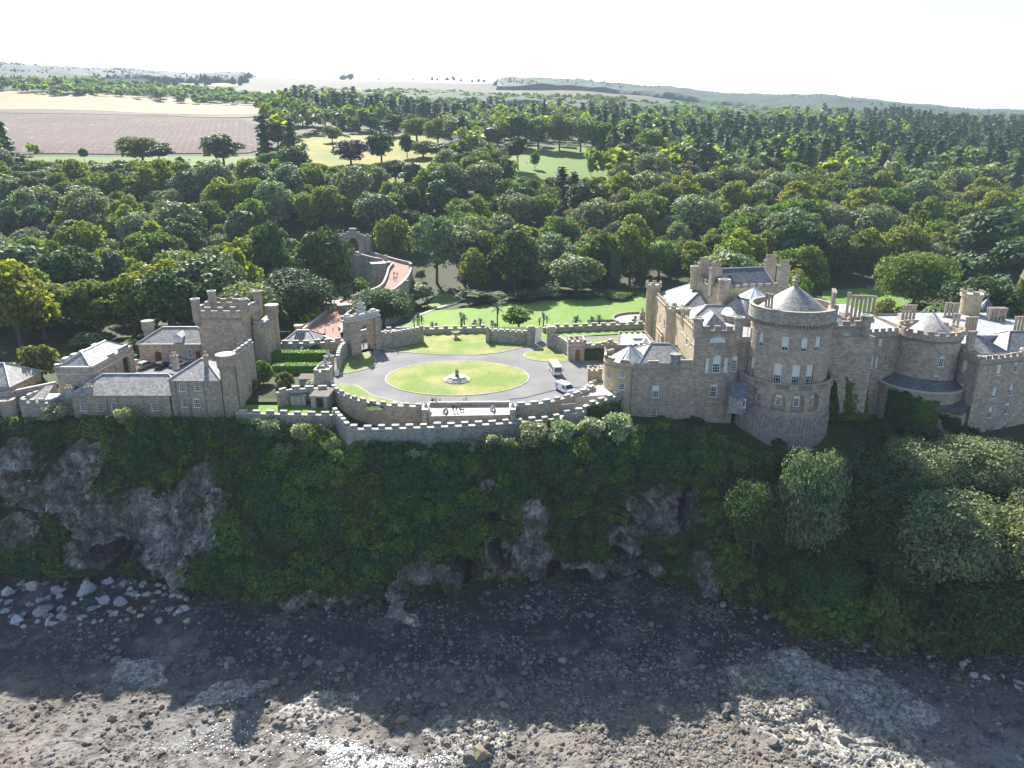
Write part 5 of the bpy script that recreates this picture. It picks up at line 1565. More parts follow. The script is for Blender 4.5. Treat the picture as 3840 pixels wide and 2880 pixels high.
# lean-to roof in the angle
e0, e1, e2 = A(3500, 1532, 136), A(3600, 1545, 132.5), A(3655, 1512, 137)
MB().face([A(3505, 1527, 136.5), A(3612, 1546, 133.5), A(3652, 1512, 138), A(3558, 1478, 140)]).face([A(3505, 1527, 136.5), A(3505, 1540, 136.5), A(3612, 1558, 133.5), A(3612, 1546, 133.5)]).build('lean_to_roof', M['slate_dark'], CA)
c = P(3600, 1620, -8)
MB().prism(ccw([A(3510, 1540, 137)[:2], A(3606, 1552, 134.2)[:2], A(3648, 1530, 139)[:2], A(3558, 1500, 141)[:2]]), -9, A(3510, 1534, 137)[2] - .35, 0).build('lean_to_wall', M['stone_rubble'], CA)
# slate and lead roofs with their column chimneys
roof(q1[0] - .5, q1[0] + 9.5, q1[1] + 6, q1[1] + 16, zF - .5, 2.6, 'slate', ridge=3.5, rot=.15)
roof(q2[0] - 2, q2[0] + 12, q2[1] + 4, q2[1] + 16, zF - .5, 2.8, 'slate_dark', ridge=4)
px = A(3560, 1215, 160)[0]
MB().box((px + 6, 162, 2), (22, 22, zF - 2 + 1.2)).build('roof_leads', M['lead_white'], CA)
mb = MB()
for i in range(18): mb.box((px - 4.5 + i * 1.2, 162, zF + 1.2), (.1, 21.8, .08))
mb.build('lead_rolls', M['lead'], CA)
for (u, v0, v1, Y, n, an, st, rows) in ((3404, 1200, 1145, 156, 4, .0, .78, 1), (3563, 1195, 1137, 168, 4, -.3, .8, 1), (3580, 1232, 1178, 156, 2, -.3, .8, 1), (3634, 1255, 1190, 150, 4, .2, .75, 1),
          (3636, 1310, 1243, 143, 3, .3, .7, 1), (3730, 1212, 1155, 165, 5, .0, .85, 2), (3824, 1265, 1188, 152, 5, .1, .8, 1)):
 p = A(u, v0, Y); q = A(u, v1, Y); flues(CA, p[0], Y, min(p[2], zF + 1.1) - .2, q[2] - min(p[2], zF + 1.1) - .4, n, .36, st, an, rows)
p = A(3631, 1185, 172); q = A(3631, 1098, 172)
rt = round_turret(CA, p[0], 172, 4, q[2], 2.2, .7, 'stone_pale_lit', 20)
p = A(3690, 1190, 178); MB().lathe((p[0], 178), [(3.4, 4), (3.4, p[2]), (3.6, p[2])], 24, 1).lathe((p[0], 178), [(3.8, p[2]), (.25, p[2] + 4.6), (.3, p[2] + 5.3), (.5, p[2] + 5.6), (.05, p[2] + 6.4)], 24, 0).build('tower_roof', [M['slate_dark'], M['stone']], CA, True)
# -- the low entrance wing on the left
YW = 140.0
w0, w1 = A(2372, 1400, YW)[0], XL - .01
zWg = A(2480, 1362, YW)[2]
f = flat((w0, YW), (w1, YW)); mb = MB()
SW = lambda u: A(u, 1440, YW)[0] - w0
ZW = lambda v: A(2460, v, YW)[2]
ops = [op(SW(2461), 1.45, ZW(1491), ZW(1446), False, 3, 6, .45), op(SW(2458), 1.45, ZW(1572), ZW(1538), False, 5, 4, 0)]
wall(mb, f, 0, f.L, -5, zWg, ops); band(mb, f, 0, f.L, zWg - 1.0, .25, .14); corbels(mb, f, .2, f.L - .2, zWg - 1.4, .4, .2, .3, .16)
for a_, b_ in (((w1, YW + 14), (w0 - 4, YW + 14)), ((w0 - 4, YW + 14), (w0 - 4, YW + 4))):
 ff = flat(a_, b_); wall(mb, ff, 0, ff.L, -1, zWg)
mb.build('wall', ms, CA)
for o in ops: fill(f, o, CA)
crenels(CA, f, 3.0, 5.2, zWg, 2.2, 1, .55, .5); crenels(CA, f, 9.0, f.L, zWg, 2.6, 1.2, .7, .5)
MB().lathe((w0 + 8.4, YW + .2), [(1.0, zWg - 1.4), (1.0, zWg + 1.3), (1.15, zWg + 1.5), (1.15, zWg + 1.9), (0, zWg + 1.9)], 16).build('turret', M['stone_bastion'], CA)
# rounded left end in the pale stone with painted sunlight
BXc, BYc, BRr = w0 - .2, YW + 4.8, 4.9
fo = round_(BXc, BYc, BRr, -math.pi * 1.35, -math.pi / 2 + .02); mb = MB()
sB = lambda u: fo.s_of(-math.pi + math.acos(max(-1, min(1, (BXc - A(u, 1420, YW + 1)[0]) / BRr))))
ops = [op(sB(2330), 1.2, ZW(1418), ZW(1393), True, 3, 3, 0), op(sB(2328), 1.6, ZW(1463), ZW(1440), False, 4, 3, 0), op(sB(2285), 1.1, ZW(1432), ZW(1402), True, 2, 3, 0)]
wall(mb, fo, 0, fo.L, -5, zWg, ops); band(mb, fo, 0, fo.L, zWg - 1.0, .25, .14); corbels(mb, fo, .2, fo.L - .2, zWg - 1.4, .4, .2, .3, .16)
mb.build('wall', [M['stone_pale_lit'], M['stone_trim']], CA)
for o in ops: fill(fo, o, CA)
crenels(CA, fo, .5, fo.L - .5, zWg, 2.0, 1.4, .6, .5)
MB().lathe((BXc + .3, BYc), [(4.4, zWg - .5), (3.9, zWg - .3), (.1, zWg + 2.3)], 22, 0).build('bow_roof', M['lead_white'], CA)
mb = MB()
for i in range(14):
 a = i * math.pi / 7; mb.tube((BXc + .3 + 3.9 * math.cos(a), BYc + 3.9 * math.sin(a), zWg - .25), (BXc + .3, BYc, zWg + 2.35), .07, .05, 4)
mb.build('lead_rolls', M['lead'], CA)
mb = MB(); rz = A(2510, 1292, YW + 6)[2] - zWg + .6
h = hip_roof(mb, w0 + 1.2, w1 - .1, YW + .9, YW + 12, zWg - .5, rz, ridge=3.4, axis='x'); rr = mb.build('roof', M['slate'], CA); ridge_caps('ridge_lead', h, rr, 'lead', .16)
# flat lead roof of the porch behind, with skylights and crenels
pz = 5.6
pp = ccw([P(2316, 1305, pz)[:2], P(2455, 1290, pz)[:2], P(2420, 1248, pz)[:2], P(2318, 1250, pz)[:2]])
MB().prism(pp, -1, pz, 0, 1).build('porch', [M['stone_pale_lit'], M['lead_white']], CA)
for i in range(4):
 ff = flat(pp[i], pp[(i + 1) % 4]); crenels(CA, ff, .2, ff.L - .2, pz, .75, .75, .55, .4, 'stone_rubble')
mb = MB()
for i in range(9):
 t = (i + .5) / 9; a_ = [pp[0][k] * (1 - t) + pp[1][k] * t for k in (0, 1)]; b_ = [pp[3][k] * (1 - t) + pp[2][k] * t for k in (0, 1)]
 mb.tube((a_[0], a_[1], pz + .03), (b_[0], b_[1], pz + .03), .06, .06, 4)
mb.build('lead_rolls', M['lead'], CA)
p = P(2398, 1272, pz); MB().box((p[0], p[1], pz), (3.2, 2.0, .5), 0, 0).box((p[0], p[1], pz + .5), (2.9, 1.7, .05), 0, 1).build('skylight', [M['lead'], M['blind']], CA)
p = P(2420, 1285, pz); MB().lathe((p[0], p[1]), [(1.3, pz), (0, pz + 1.2)], 4, 0, .78).build('skylight', M['blind'], CA)
# drain pipes down the sea front
mb = MB()
for u, v0, v1 in ((2368, 1385, 1530), (2733, 1425, 1570), (2726, 1425, 1570), (2806, 1230, 1400)):
 a_, b_ = A(u, v0, YF - .12), A(u, v1, YF - .12); mb.tube((a_[0], YF - .12, a_[2]), (a_[0], YF - .12, b_[2]), .06, .06, 5)
mb.build('drain_pipe', M['metal'], CA)
mb = MB()
for ss, ff in ((f1.L - .9, f1), (1.2, f1)):
 a_ = ff(ss, zF - 1.4, -.12); mb.tube(a_, (a_[0], a_[1], -9), .06, .06, 5)
mb.build('drain_pipe', M['metal'], CA)
# lightning rods
for u, v0, v1, Y in ((2914, 1000, 950, 175), (2605, 1045, 990, 174), (2700, 1010, 998, 165), (2658, 1000, 980, 172)):
 a_, b_ = A(u, v0, Y), A(u, v1, Y); MB().tube(a_, b_, .03, .02, 4).build('lightning_rod', M['metal'], CA)
# ---------------------------------------------------------------- stable court
def bld(name, loc, label, cat='building', group=None): return empty(name, loc, label, cat, group)
# -- long low cottage range on the cliff edge
YC = 136.0
xa, xb = A(268, 1490, YC)[0], A(634, 1490, YC)[0]
CO = bld('cottage_range', (xa, YC, -3), 'long low stone cottage range with slate roof on the cliff edge', 'cottage')
zE = A(450, 1482, YC)[2]
f = flat((xa, YC), (xb, YC)); mb = MB()
Zc = lambda v: A(450, v, YC)[2]; Sc = lambda u: A(u, 1530, YC)[0] - xa
ops = [op(Sc(u), 1.3, Zc(1541), Zc(1511), False, 3, 4, .1) for u in (311, 373, 428, 478, 579)]
wall(mb, f, 0, f.L, -4.5, zE, ops)
for a_, b_ in (((xb, YC), (xb, YC + 9.5)), ((xb, YC + 9.5), (xa, YC + 9.5)), ((xa, YC + 9.5), (xa, YC))):
 ff = flat(a_, b_); wall(mb, ff, 0, ff.L, -3, zE)
mb.build('wall', [M['stone_rubble'], M['stone_trim']], CO)
for o in ops: fill(f, o, CO)
mb = MB(); h = hip_roof(mb, xa, xb + 2.5, YC, YC + 9.5, zE, 2.9, over=.35, ridge=4.6, axis='x'); r = mb.build('roof', M['slate_pale'], CO); ridge_caps('ridge_lead', h, r, 'lead_white', .14)
for u, v0, v1 in ((263, 1490, 1452), (337, 1490, 1448)):
 p = A(u, v0, YC + .4); q = A(u, v1, YC + .4); chimney(CO, p[0], YC + .6, zE - .6, 1.15, .9, q[2] - zE + .2, 2, 'x', .5)
mb = MB()
for u in (396, 438): a_ = A(u, 1485, YC - .1); mb.tube(a_, (a_[0], a_[1], -3.4), .07, .07, 5)
mb.build('drain_pipe', M['metal'], CO)
# small wing and crenellated bastion at its left end
xw = A(205, 1490, YC)[0]; zw = A(240, 1496, YC + 1)[2]
mb = MB().prism([(xw, YC + 1), (xa - .02, YC + 1), (xa - .02, YC + 8), (xw, YC + 8)], -4.5, zw); mb.build('wing_wall', M['stone_rubble'], CO)
mb = MB(); h = hip_roof(mb, xw, xa, YC + 1, YC + 8, zw, 1.7, over=.2, ridge=2.2, axis='x'); mb.build('wing_roof', M['slate_pale'], CO)
BA = bld('sea_bastion', A(130, 1520, YC)[:2] + (-4,), 'low crenellated stone bastion with a slate slab roof left of the cottages', 'bastion')
bx0, bx1 = A(70, 1500, YC - 1)[0], A(200, 1500, YC - 1)[0]; zb = A(130, 1512, YC - 1)[2]
mb = MB().prism([(bx0, YC - 1), (bx1, YC - 1), (bx1, YC + 5), (bx0, YC + 5)], -5, zb, 0, 1); mb.build('wall', [M['stone_wall'], M['coping']], BA)
for a_, b_ in (((bx0, YC - 1), (bx1, YC - 1)), ((bx1, YC - 1), (bx1, YC + 5)), ((bx0, YC + 5), (bx0, YC - 1))):
 ff = flat(a_, b_); crenels(BA, ff, .3, ff.L - .3, zb, 1.0, .8, .9, .5, 'wall')
MB().face([(bx0 + 1.4, YC - 1.1, zb + .1), (bx1 - 2.0, YC - 1.1, zb + .1), (bx1 - 2.4, YC + 3.6, zb + 2.2), (bx0 + 3.0, YC + 3.6, zb + 2.2)]).build('slab_roof', M['slate_pale'], BA)
PI_ = A(33, 1530, YC)
rp = MB().lathe((PI_[0], YC), [(1.3, -5), (1.3, A(33, 1500, YC)[2]), (1.45, A(33, 1497, YC)[2]), (0, A(33, 1494, YC)[2])], 16).build('round_pier', M['stone_trim']); tag(rp, 'squat round stone pier at the left end of the cliff wall', 'pier')
# wall running off to the left, and the roof beyond it
pts = [P(215, 1462, 0), P(130, 1480, 0), P(48, 1498, 0), P(-60, 1512, 0)]
LW = bld('boundary_wall', (pts[1][0], pts[1][1], -1), 'rubble wall running left from the pavilion to the picture edge', 'wall')
mb = MB()
for i in range(3):
 ff = flat(pts[i + 1], pts[i]); wall(mb, ff, 0, ff.L, -3, 1.6); coping(mb, ff, 0, ff.L, 1.6, .5, .14)
 ff2 = flat(pts[i], pts[i + 1]); g = flat(ff(ff.L, 0, .5), ff(0, 0, .5)); wall(mb, g, 0, g.L, -3, 1.6)
mb.build('wall_face', [M['stone_wall'], M['coping']], LW)
HB = bld('slate_roofed_house', P(-20, 1500, 0), 'slate roofed house cut off by the left picture edge', 'house')
hx = A(42, 1450, 138)[0]; zh = A(20, 1450, 138)[2]
MB().prism([(hx - 14, 138), (hx - .4, 138), (hx - .4, 148), (hx - 14, 148)], -3, zh).build('wall', M['stone_rubble'], HB)
mb = MB(); h = hip_roof(mb, hx - 14, hx - .4, 138, 148, zh, 3.4, over=.4, ridge=4, axis='x'); r = mb.build('roof', M['slate_pale'], HB); ridge_caps('ridge_lead', h, r, 'lead_white', .14)
# -- two-storey house at the right end, with round turret
x0, x1 = A(634, 1440, YC)[0] + .02, A(826, 1440, YC)[0]
HO = bld('corner_house', (x0, YC, -3), 'two storey stone house with hipped slate roof and round corner turret', 'house')
zE = A(720, 1427, YC)[2]
f = flat((x0, YC), (x1, YC)); mb = MB(); Sc = lambda u: A(u, 1470, YC)[0] - x0; Zc = lambda v: A(720, v, YC)[2]
ops = [op(Sc(684), 1.25, Zc(1467), Zc(1436), False, 3, 4, 0), op(Sc(740), 1.25, Zc(1466), Zc(1435), False, 3, 4, 0), op(Sc(684), 1.25, Zc(1526), Zc(1494), False, 3, 4, 0), op(Sc(731), 1.35, Zc(1528), Zc(1494), False, 3, 5, .2)]
wall(mb, f, 0, f.L, -4.5, zE, ops)
for a_, b_ in (((x1, YC), (x1, YC + 11)), ((x1, YC + 11), (x0, YC + 11)), ((x0, YC + 11), (x0, YC))):
 ff = flat(a_, b_); wall(mb, ff, 0, ff.L, -3, zE)
mb.build('wall', [M['stone_rubble'], M['stone_trim']], HO)
for o in ops: fill(f, o, HO)
mb = MB(); h = hip_roof(mb, x0, x1, YC, YC + 10, zE, 3.0, over=.35, ridge=5, axis='x'); r = mb.build('roof', M['slate_pale'], HO); ridge_caps('ridge_lead', h, r, 'lead_white', .14)
p = A(661, 1390, YC + 6); chimney(HO, p[0], YC + 6, zE + .5, 1.1, 1.0, 2.6, 2, 'x', .7)
p = A(783, 1400, YC + 4); chimney(HO, p[0], YC + 3.5, zE + .2, .7, .7, 3.6, 1, 'x', .8)
tx = A(846, 1400, YC)[0]
zt_ = A(846, 1337, YC)[2]
MB().lathe((tx, YC + 1.0), [(1.45, -5), (1.45, zt_ - 2.6), (1.8, zt_ - 2.1), (1.8, zt_)], 20, 0).lathe((tx, YC + 1), [(1.8, zt_), (1.9, zt_ + .1), (1.9, zt_ + .25), (0, zt_ + .45)], 20, 1).build('turret', [M['stone_rubble'], M['coping']], HO, True)
ft_ = round_(tx, YC + 1.0, 1.45); mb = MB(); corbels(mb, ft_, 0, ft_.L, zt_ - 2.7, .5, .18, .2, .35, 0); mb.build('corbels', M['stone_trim'], HO)
ff = flat((x1 + 2.6, YC + 2), (x1 + 2.6, YC + 13)); mb = MB(); wall(mb, ff, 0, ff.L, -4, zt_ - .6, [op(6, .5, -.5, 1.2, False, 1, 1, 0, 'slit')]); coping(mb, ff, 0, ff.L, zt_ - .6, .6, .12)
gg = flat((x1 + 2.0, YC + 13), (x1 + 2.0, YC + 2)); wall(mb, gg, 0, gg.L, -4, zt_ - .6)
mb.build('side_wall', [M['stone_rubble'], M['coping']], HO); crenels(HO, ff, .6, ff.L - .6, zt_ - .5, 1.1, .9, .8, .5, 'wall')
mb = MB()
for u in (655, 702, 760): a_ = A(u, 1428, YC - .1); mb.tube(a_, (a_[0], a_[1], -3.6), .07, .07, 5)
mb.build('drain_pipe', M['metal'], HO)
# -- stable yard
yard = ccw([P(440, 1412, 0)[:2], P(860, 1412, 0)[:2], P(860, 1340, 0)[:2], P(500, 1352, 0)[:2], P(440, 1390, 0)[:2]])
tag(MB().prism(yard, -2, 0).build('stable_yard', M['asphalt']), 'grey tarmac yard with parked cars between the stables', kind='structure')
# -- pavilion with hipped roof
px0, px1, py0, py1 = -91.4, -84.2, 140.5, 157.2
PV = bld('pavilion', (px0, py0, -2), 'square stone pavilion with hipped slate roof and arched side', 'building')
zV = A(334, 1378, py0)[2]
mb = MB()
sides = [((px0, py0), (px1, py0)), ((px1, py0), (px1, py1)), ((px1, py1), (px0, py1)), ((px0, py1), (px0, py0))]
opsR = [op(4.0, 2.2, -.2, 3.6, True, 2, 3, 0, 'recess', .35), op(8.2, 2.2, -.2, 3.6, True, 2, 3, 0, 'recess', .35), op(13.2, 2.8, -.2, 4.6, True, 2, 3, 0, 'dark', .5)]
for i, (a_, b_) in enumerate(sides):
 ff = flat(a_, b_); wall(mb, ff, 0, ff.L, -3.5, zV, opsR if i == 1 else ()); band(mb, ff, 0, ff.L, zV - 1.5, .25, .14); coping(mb, ff, 0, ff.L, zV, .4, .14, .1)
 if i == 1:
  for o in opsR: fill(ff, o, PV)
mb.build('wall', [M['stone'], M['coping']], PV)
mb = MB(); h = hip_roof(mb, px0 + .5, px1 - .5, py0 + .5, py1 - .5, zV + .05, 2.1, ridge=3.2); r = mb.build('roof', M['slate_pale'], PV); ridge_caps('ridge_lead', h, r, 'lead_white', .14)
ff = flat((px0, py1), (px0, py0))
for s in (2.5, 7.2, 10.5, 13.5): merlon(PV, ff, s, zV + .1, 1.8, 1.0, .9, 'wall')
merlon(PV, flat((px0, py0), (px1, py0)), .3, zV - 1, .9, 1.7, .8, 'wall'); ff = flat((px1, py0), (px1, py1)); merlon(PV, ff, 13.4, zV + .1, 3.6, .8, .5, 'wall'); merlon(PV, ff, 8.3, zV + .1, 2.0, .6, .5, 'wall')
# -- stable range behind the yard
YS = 164.5
s0, s1 = A(520, 1300, YS)[0], A(752, 1300, YS)[0]
ST = bld('stable_range', (s0, YS, 0), 'low stable range with slate roof and white dormer left of the clock tower', 'stables')
zE = A(640, 1289, YS)[2]
f = flat((s0, YS), (s1, YS)); mb = MB(); Sc = lambda u: A(u, 1330, YS)[0] - s0; Zc = lambda v: A(640, v, YS)[2]
ops = [op(Sc(642), 1.2, Zc(1341), Zc(1310), False, 3, 5, 0), op(Sc(711), 1.2, Zc(1341), Zc(1309), False, 3, 5, 0), op(Sc(593), 1.5, .02, Zc(1320), False, 2, 3, 0, 'door'), op(Sc(748) - .3, 1.1, .02, Zc(1316), False, 2, 3, 0, 'door')]
wall(mb, f, 0, f.L, -.5, zE, ops)
for a_, b_ in (((s1, YS), (s1, YS + 9)), ((s1, YS + 9), (s0, YS + 9)), ((s0, YS + 9), (s0, YS))):
 ff = flat(a_, b_); wall(mb, ff, 0, ff.L, -1, zE)
mb.build('wall', [M['stone'], M['stone_trim']], ST)
for o in ops: fill(f, o, ST)
mb = MB(); h = hip_roof(mb, s0, s1 + 2, YS, YS + 9, zE, 2.9, over=.35, ridge=4.4, axis='x'); r = mb.build('roof', M['slate'], ST); ridge_caps('ridge_lead', h, r, 'lead_white', .14)
MB().box(((s0 + s1) / 2, YS - .38, zE - .1), (s1 - s0 + .6, .14, .16)).build('gutter', M['lead_white'], ST)
dx = A(673, 1280, YS + 1)[0]
dm = MB().box((dx, YS + 1.2, zE - .1), (1.9, 2.2, 1.7)).build('dormer', M['white'], ST)
MB().face([(dx - 1.1, YS - .1, zE + 1.5), (dx, YS - .1, zE + 2.4), (dx, YS + 4, zE + 2.4), (dx - 1.1, YS + 4, zE + 1.5)]).face([(dx, YS - .1, zE + 2.4), (dx + 1.1, YS - .1, zE + 1.5), (dx + 1.1, YS + 4, zE + 1.5), (dx, YS + 4, zE + 2.4)]).face([(dx - 1.1, YS - .1, zE + 1.5), (dx + 1.1, YS - .1, zE + 1.5), (dx, YS - .1, zE + 2.4)]).build('dormer_roof', M['lead_white'], dm)
fill(flat((dx - .95, YS + .09), (dx + .95, YS + .09)), op(.95, 1.2, zE, zE + 1.35, False, 3, 3, 0, 'window', .03), ST)
p = A(557, 1240, YS + 7); MB().lathe((p[0], YS + 7), [(1.15, 0), (1.15, p[2]), (1.4, p[2] + .4), (1.4, A(557, 1205, YS + 7)[2]), (1.5, A(557, 1203, YS + 7)[2]), (1.1, A(557, 1201, YS + 7)[2]), (0, A(557, 1201, YS + 7)[2])], 16).build('round_chimney', M['stone_trim'], ST)
lw = MB(); ff = flat(P(448, 1372, 0), P(527, 1372, 0)); wall(lw, ff, 0, ff.L, -1, 1.3); coping(lw, ff, 0, ff.L, 1.3, .5, .14); lwo = lw.build('yard_wall', [M['stone'], M['coping']]); tag(lwo, 'low stone wall closing the yard beside the stable range', 'wall')
# -- clock tower
YT = 163.0
t0, t1 = A(748, 1250, YT)[0], A(926, 1250, YT)[0]
YB = YT + 9.5
CT = bld('clock_tower', (t0, YT, 0), 'square crenellated stone clock tower with corner turrets above the stables', 'tower')
zT = A(830, 1193, YT)[2]
mb = MB(); tw = [((t0, YT), (t1, YT)), ((t1, YT), (t1, YB)), ((t1, YB), (t0, YB)), ((t0, YB), (t0, YT))]
opsE = [op(4.6, .8, 6.0, 8.0, False, 2, 4, 0), op(6.0, .8, 6.0, 8.0, False, 2, 4, 0), op(4.2, .9, .8, 4.2, True, 2, 5, 0), op(5.6, .9, .8, 4.2, True, 2, 5, 0)]
zp = zT + 1.6
for i, (a_, b_) in enumerate(tw):
 ff = flat(a_, b_); wall(mb, ff, 0, ff.L, -4, zT, opsE if i == 1 else ()); band(mb, ff, 0, ff.L, zT - 3.2 if i == 1 else zT - .5, .25, .12)
 corbels(mb, ff, .2, ff.L - .2, zT - .45, .45, .2, .25, .3)
 gg = flat(ff(-.3, 0, -.3), ff(ff.L + .3, 0, -.3)); wall(mb, gg, 0, gg.L, zT, zp); gi = flat(ff(ff.L - .25, 0, .25), ff(.25, 0, .25)); wall(mb, gi, 0, gi.L, zT - .2, zp); coping(mb, gg, 0, gg.L, zp, .55, .12, .05)
 if i == 1:
  for o in opsE: fill(ff, o, CT)
 crenels(CT, gg, 2.2, gg.L - 2.2, zp + .1, 1.9, 1.5, .85, .5, 'wall')
mb.face([(t0, YT, zT - .1), (t1, YT, zT - .1), (t1, YB, zT - .1), (t0, YB, zT - .1)], None, 2)
mb.build('wall', [M['stone'], M['stone_trim'], M['lead']], CT)
for (x, y) in ((t0, YT), (t1, YT), (t1, YB), (t0, YB)):
 tt = MB().lathe((x, y), [(.5, zT - 1.8), (1.0, zT - .6), (1.0, zp + 2.2), (1.12, zp + 2.4), (1.12, zp + 2.9)], 8, 0).lathe((x, y), [(1.12, zp + 2.9), (.8, zp + 2.9), (.8, zp + 2.6), (0, zp + 2.6)], 8, 1).build('corner_turret', [M['stone_rubble'], M['coping']], CT)
 MB().tube((x, y, zp + 2.6), (x, y, zp + 5.2), .03, .02, 4).build('lightning_rod', M['metal'], tt)
cy = (YT + YB) / 2 - .6; cz_ = A(938, 1206, cy)[2]
def disc(mb, x, y, z, r, m=0, n=24, t=.06):
 ring = [(x, y + r * math.cos(6.283 * i / n), z + r * math.sin(6.283 * i / n)) for i in range(n)]
 r2 = [(x + t, p[1], p[2]) for p in ring]
 mb.face(r2, None, m)
 for i in range(n): mb.face([ring[i], ring[(i + 1) % n], r2[(i + 1) % n], r2[i]], None, m)
mb = MB(); disc(mb, t1, cy, cz_, 1.35, 0, t=.1); cf_ = mb.build('clock_face', M['gold'], CT)
mb = MB(); disc(mb, t1 + .1, cy, cz_, 1.15, 0, t=.02); mb.build('clock_dial', M['iron'], cf_)
mb = MB()
for i in range(12):
 a = i * math.pi / 6; mb.tube((t1 + .14, cy + .85 * math.cos(a), cz_ + .85 * math.sin(a)), (t1 + .14, cy + 1.1 * math.cos(a), cz_ + 1.1 * math.sin(a)), .05, .05, 4)
mb.tube((t1 + .15, cy, cz_), (t1 + .15, cy + .2, cz_ + .95), .05, .02, 4).tube((t1 + .15, cy, cz_), (t1 + .15, cy - .6, cz_ + .25), .06, .03, 4); mb.build('clock_hands', M['gold'], cf_)
mb = MB()
for (u0, u1) in ((775, 838), (855, 903)):
 a_, b_ = A(u0, 1150, YT + 3), A(u1, 1150, YT + 3)
 for hh in (.5, 1.0): mb.tube((a_[0], YT + 2.5, zp + hh + .3), (b_[0], YT + 2.5, zp + hh + .3), .035, .035, 4); mb.tube((b_[0], YT + 2.5, zp + hh + .3), (b_[0], YB - 1, zp + hh + .3), .035, .035, 4)
 for k in range(6):
  x = a_[0] + (b_[0] - a_[0]) * k / 5; mb.tube((x, YT + 2.5, zT), (x, YT + 2.5, zp + 1.35), .035, .035, 4)
mb.build('railing', M['metal'], CT)
# -- block with tall round tower right of the clock tower
fx0, fx1 = t1 + .02, A(1000, 1250, 168)[0]
BK = bld('turreted_block', (fx0, 170, 0), 'lit stone block with a tall round turret right of the clock tower', 'building')
zk = A(985, 1205, 170)[2]
mb = MB().prism([(t1 + .3, 166), (fx1 + .4, 166), (fx1 + .4, 176), (t1 + .3, 176)], -2, zk, 0, 1); mb.build('wall', [M['stone_rubble'], M['coping']], BK)
ff = flat((fx1 + .4, 166), (fx1 + .4, 176)); crenels(BK, ff, .5, ff.L - 1, zk, 1.2, 1, .8, .5, 'wall'); ff = flat((t1 + .3, 176), (fx1, 176))
gf = flat((t1 + .3, 166), (fx1 + .4, 166)); crenels(BK, gf, .3, gf.L, zk, 1.2, 1, .8, .5, 'wall')
for ss, z0_, z1_ in ((3.0, 4.6, 6.6), (5.2, .6, 3.6)): fill(flat((fx1 + .42, 166), (fx1 + .42, 176)), op(ss, .5, z0_, z1_, False, 1, 3, 0, 'slit', .03), BK)
p = A(1024, 1200, 174); zt2 = A(1024, 1145, 174)[2]; rr_ = 48 / 2 * 178 / 2750 * .82
MB().lathe((p[0], 174), [(rr_, -2), (rr_, zt2 - 2.3), (rr_ * 1.22, zt2 - 1.7), (rr_ * 1.22, zt2)], 22, 0).lathe((p[0], 174), [(rr_ * 1.22, zt2), (rr_ * 1.28, zt2 + .05), (rr_ * 1.28, zt2 + .2), (0, zt2 + .35)], 22, 1).build('round_turret', [M['stone_rubble'], M['coping']], BK, True)
# lower wall of that block towards the hedges
ff = flat((t1 + .1, 157), (t1 + .1, 163)); mb = MB(); wall(mb, ff, 0, ff.L, -3, 5.4, [op(3, .6, .5, 2.6, True, 1, 2, 0, 'dark')]); g = flat((t1 - .5, 163), (t1 - .5, 157)); wall(mb, g, 0, g.L, -3, 5.4); mb.build('low_wall', M['stone_rubble'], BK); crenels(BK, ff, .3, ff.L - .3, 5.4, 1, .9, .8, .5, 'wall')
# -- small garden house with glazed roof light
G0, G1 = P(1058, 1298, 0), P(1186, 1300, 0)
GH = bld('garden_house', (G0[0], G0[1], 0), 'small garden house with hipped slate roof and a roof light', 'building')
gx0, gx1, gy0 = G0[0], G1[0], G0[1]
zg = A(1120, 1290, gy0)[2] + .2
MB().prism([(gx0, gy0), (gx1, gy0), (gx1, gy0 + 8), (gx0, gy0 + 8)], -1, zg).build('wall', M['stone_rubble'], GH)
mb = MB(); h = hip_roof(mb, gx0, gx1, gy0, gy0 + 8, zg, 2.4, over=.3, ridge=3.2, axis='x'); r = mb.build('roof', M['slate'], GH); ridge_caps('ridge_lead', h, r, 'lead_white', .13)
sx = (gx0 + gx1) / 2 - .3
mb = MB(); q = lambda t, d, e=.05: (t, gy0 - .3 + d * 4.3, zg + d * 2.4 + e)
mb.face([q(sx - 1.2, .25), q(sx + 1.2, .25), q(sx + 1.2, .8), q(sx - 1.2, .8)]); sk = mb.build('roof_light', M['glass'], GH)
mb = MB()
for k in range(5): mb.tube(q(sx - 1.2 + .6 * k, .25, .1), q(sx - 1.2 + .6 * k, .8, .1), .05, .05, 4)
for d in (.25, .8): mb.tube(q(sx - 1.2, d, .1), q(sx + 1.2, d, .1), .06, .06, 4)
mb.build('glazing_bars', M['lead_white'], sk)
# ---------------------------------------------------------------- forecourt
def pp(pts, z=0.0): return [P(u, v, z)[:2] for u, v in pts]
def sheet(name, poly, z, mat, label, kind='structure', thick=None):
 mb = MB(); poly = ccw(poly)
 if thick: mb.prism(poly, z - thick, z)
 else: mb.face([(p[0], p[1], z) for p in poly])
 return tag(mb.build(name, mat), label, kind=kind)
court = pp([(1240, 1440), (1262, 1462), (1330, 1492), (1440, 1515), (1600, 1518), (1920, 1514), (2000, 1513), (2120, 1490), (2210, 1468), (2330, 1462), (2420, 1400), (2420, 1262), (2320, 1256), (2080, 1268), (1900, 1248), (1600, 1228), (1460, 1230), (1330, 1262), (1285, 1300), (1262, 1340)])
sheet('forecourt', court, 0.0, M['asphalt'], 'grey tarmac carriage drive looping through the castle forecourt', thick=3)
oc = P(1714, 1419, 0); ox = (P(1982, 1419, 0)[0] - P(1447, 1419, 0)[0]) / 2; oy0, oy1 = P(1714, 1484, 0)[1], P(1714, 1355, 0)[1]
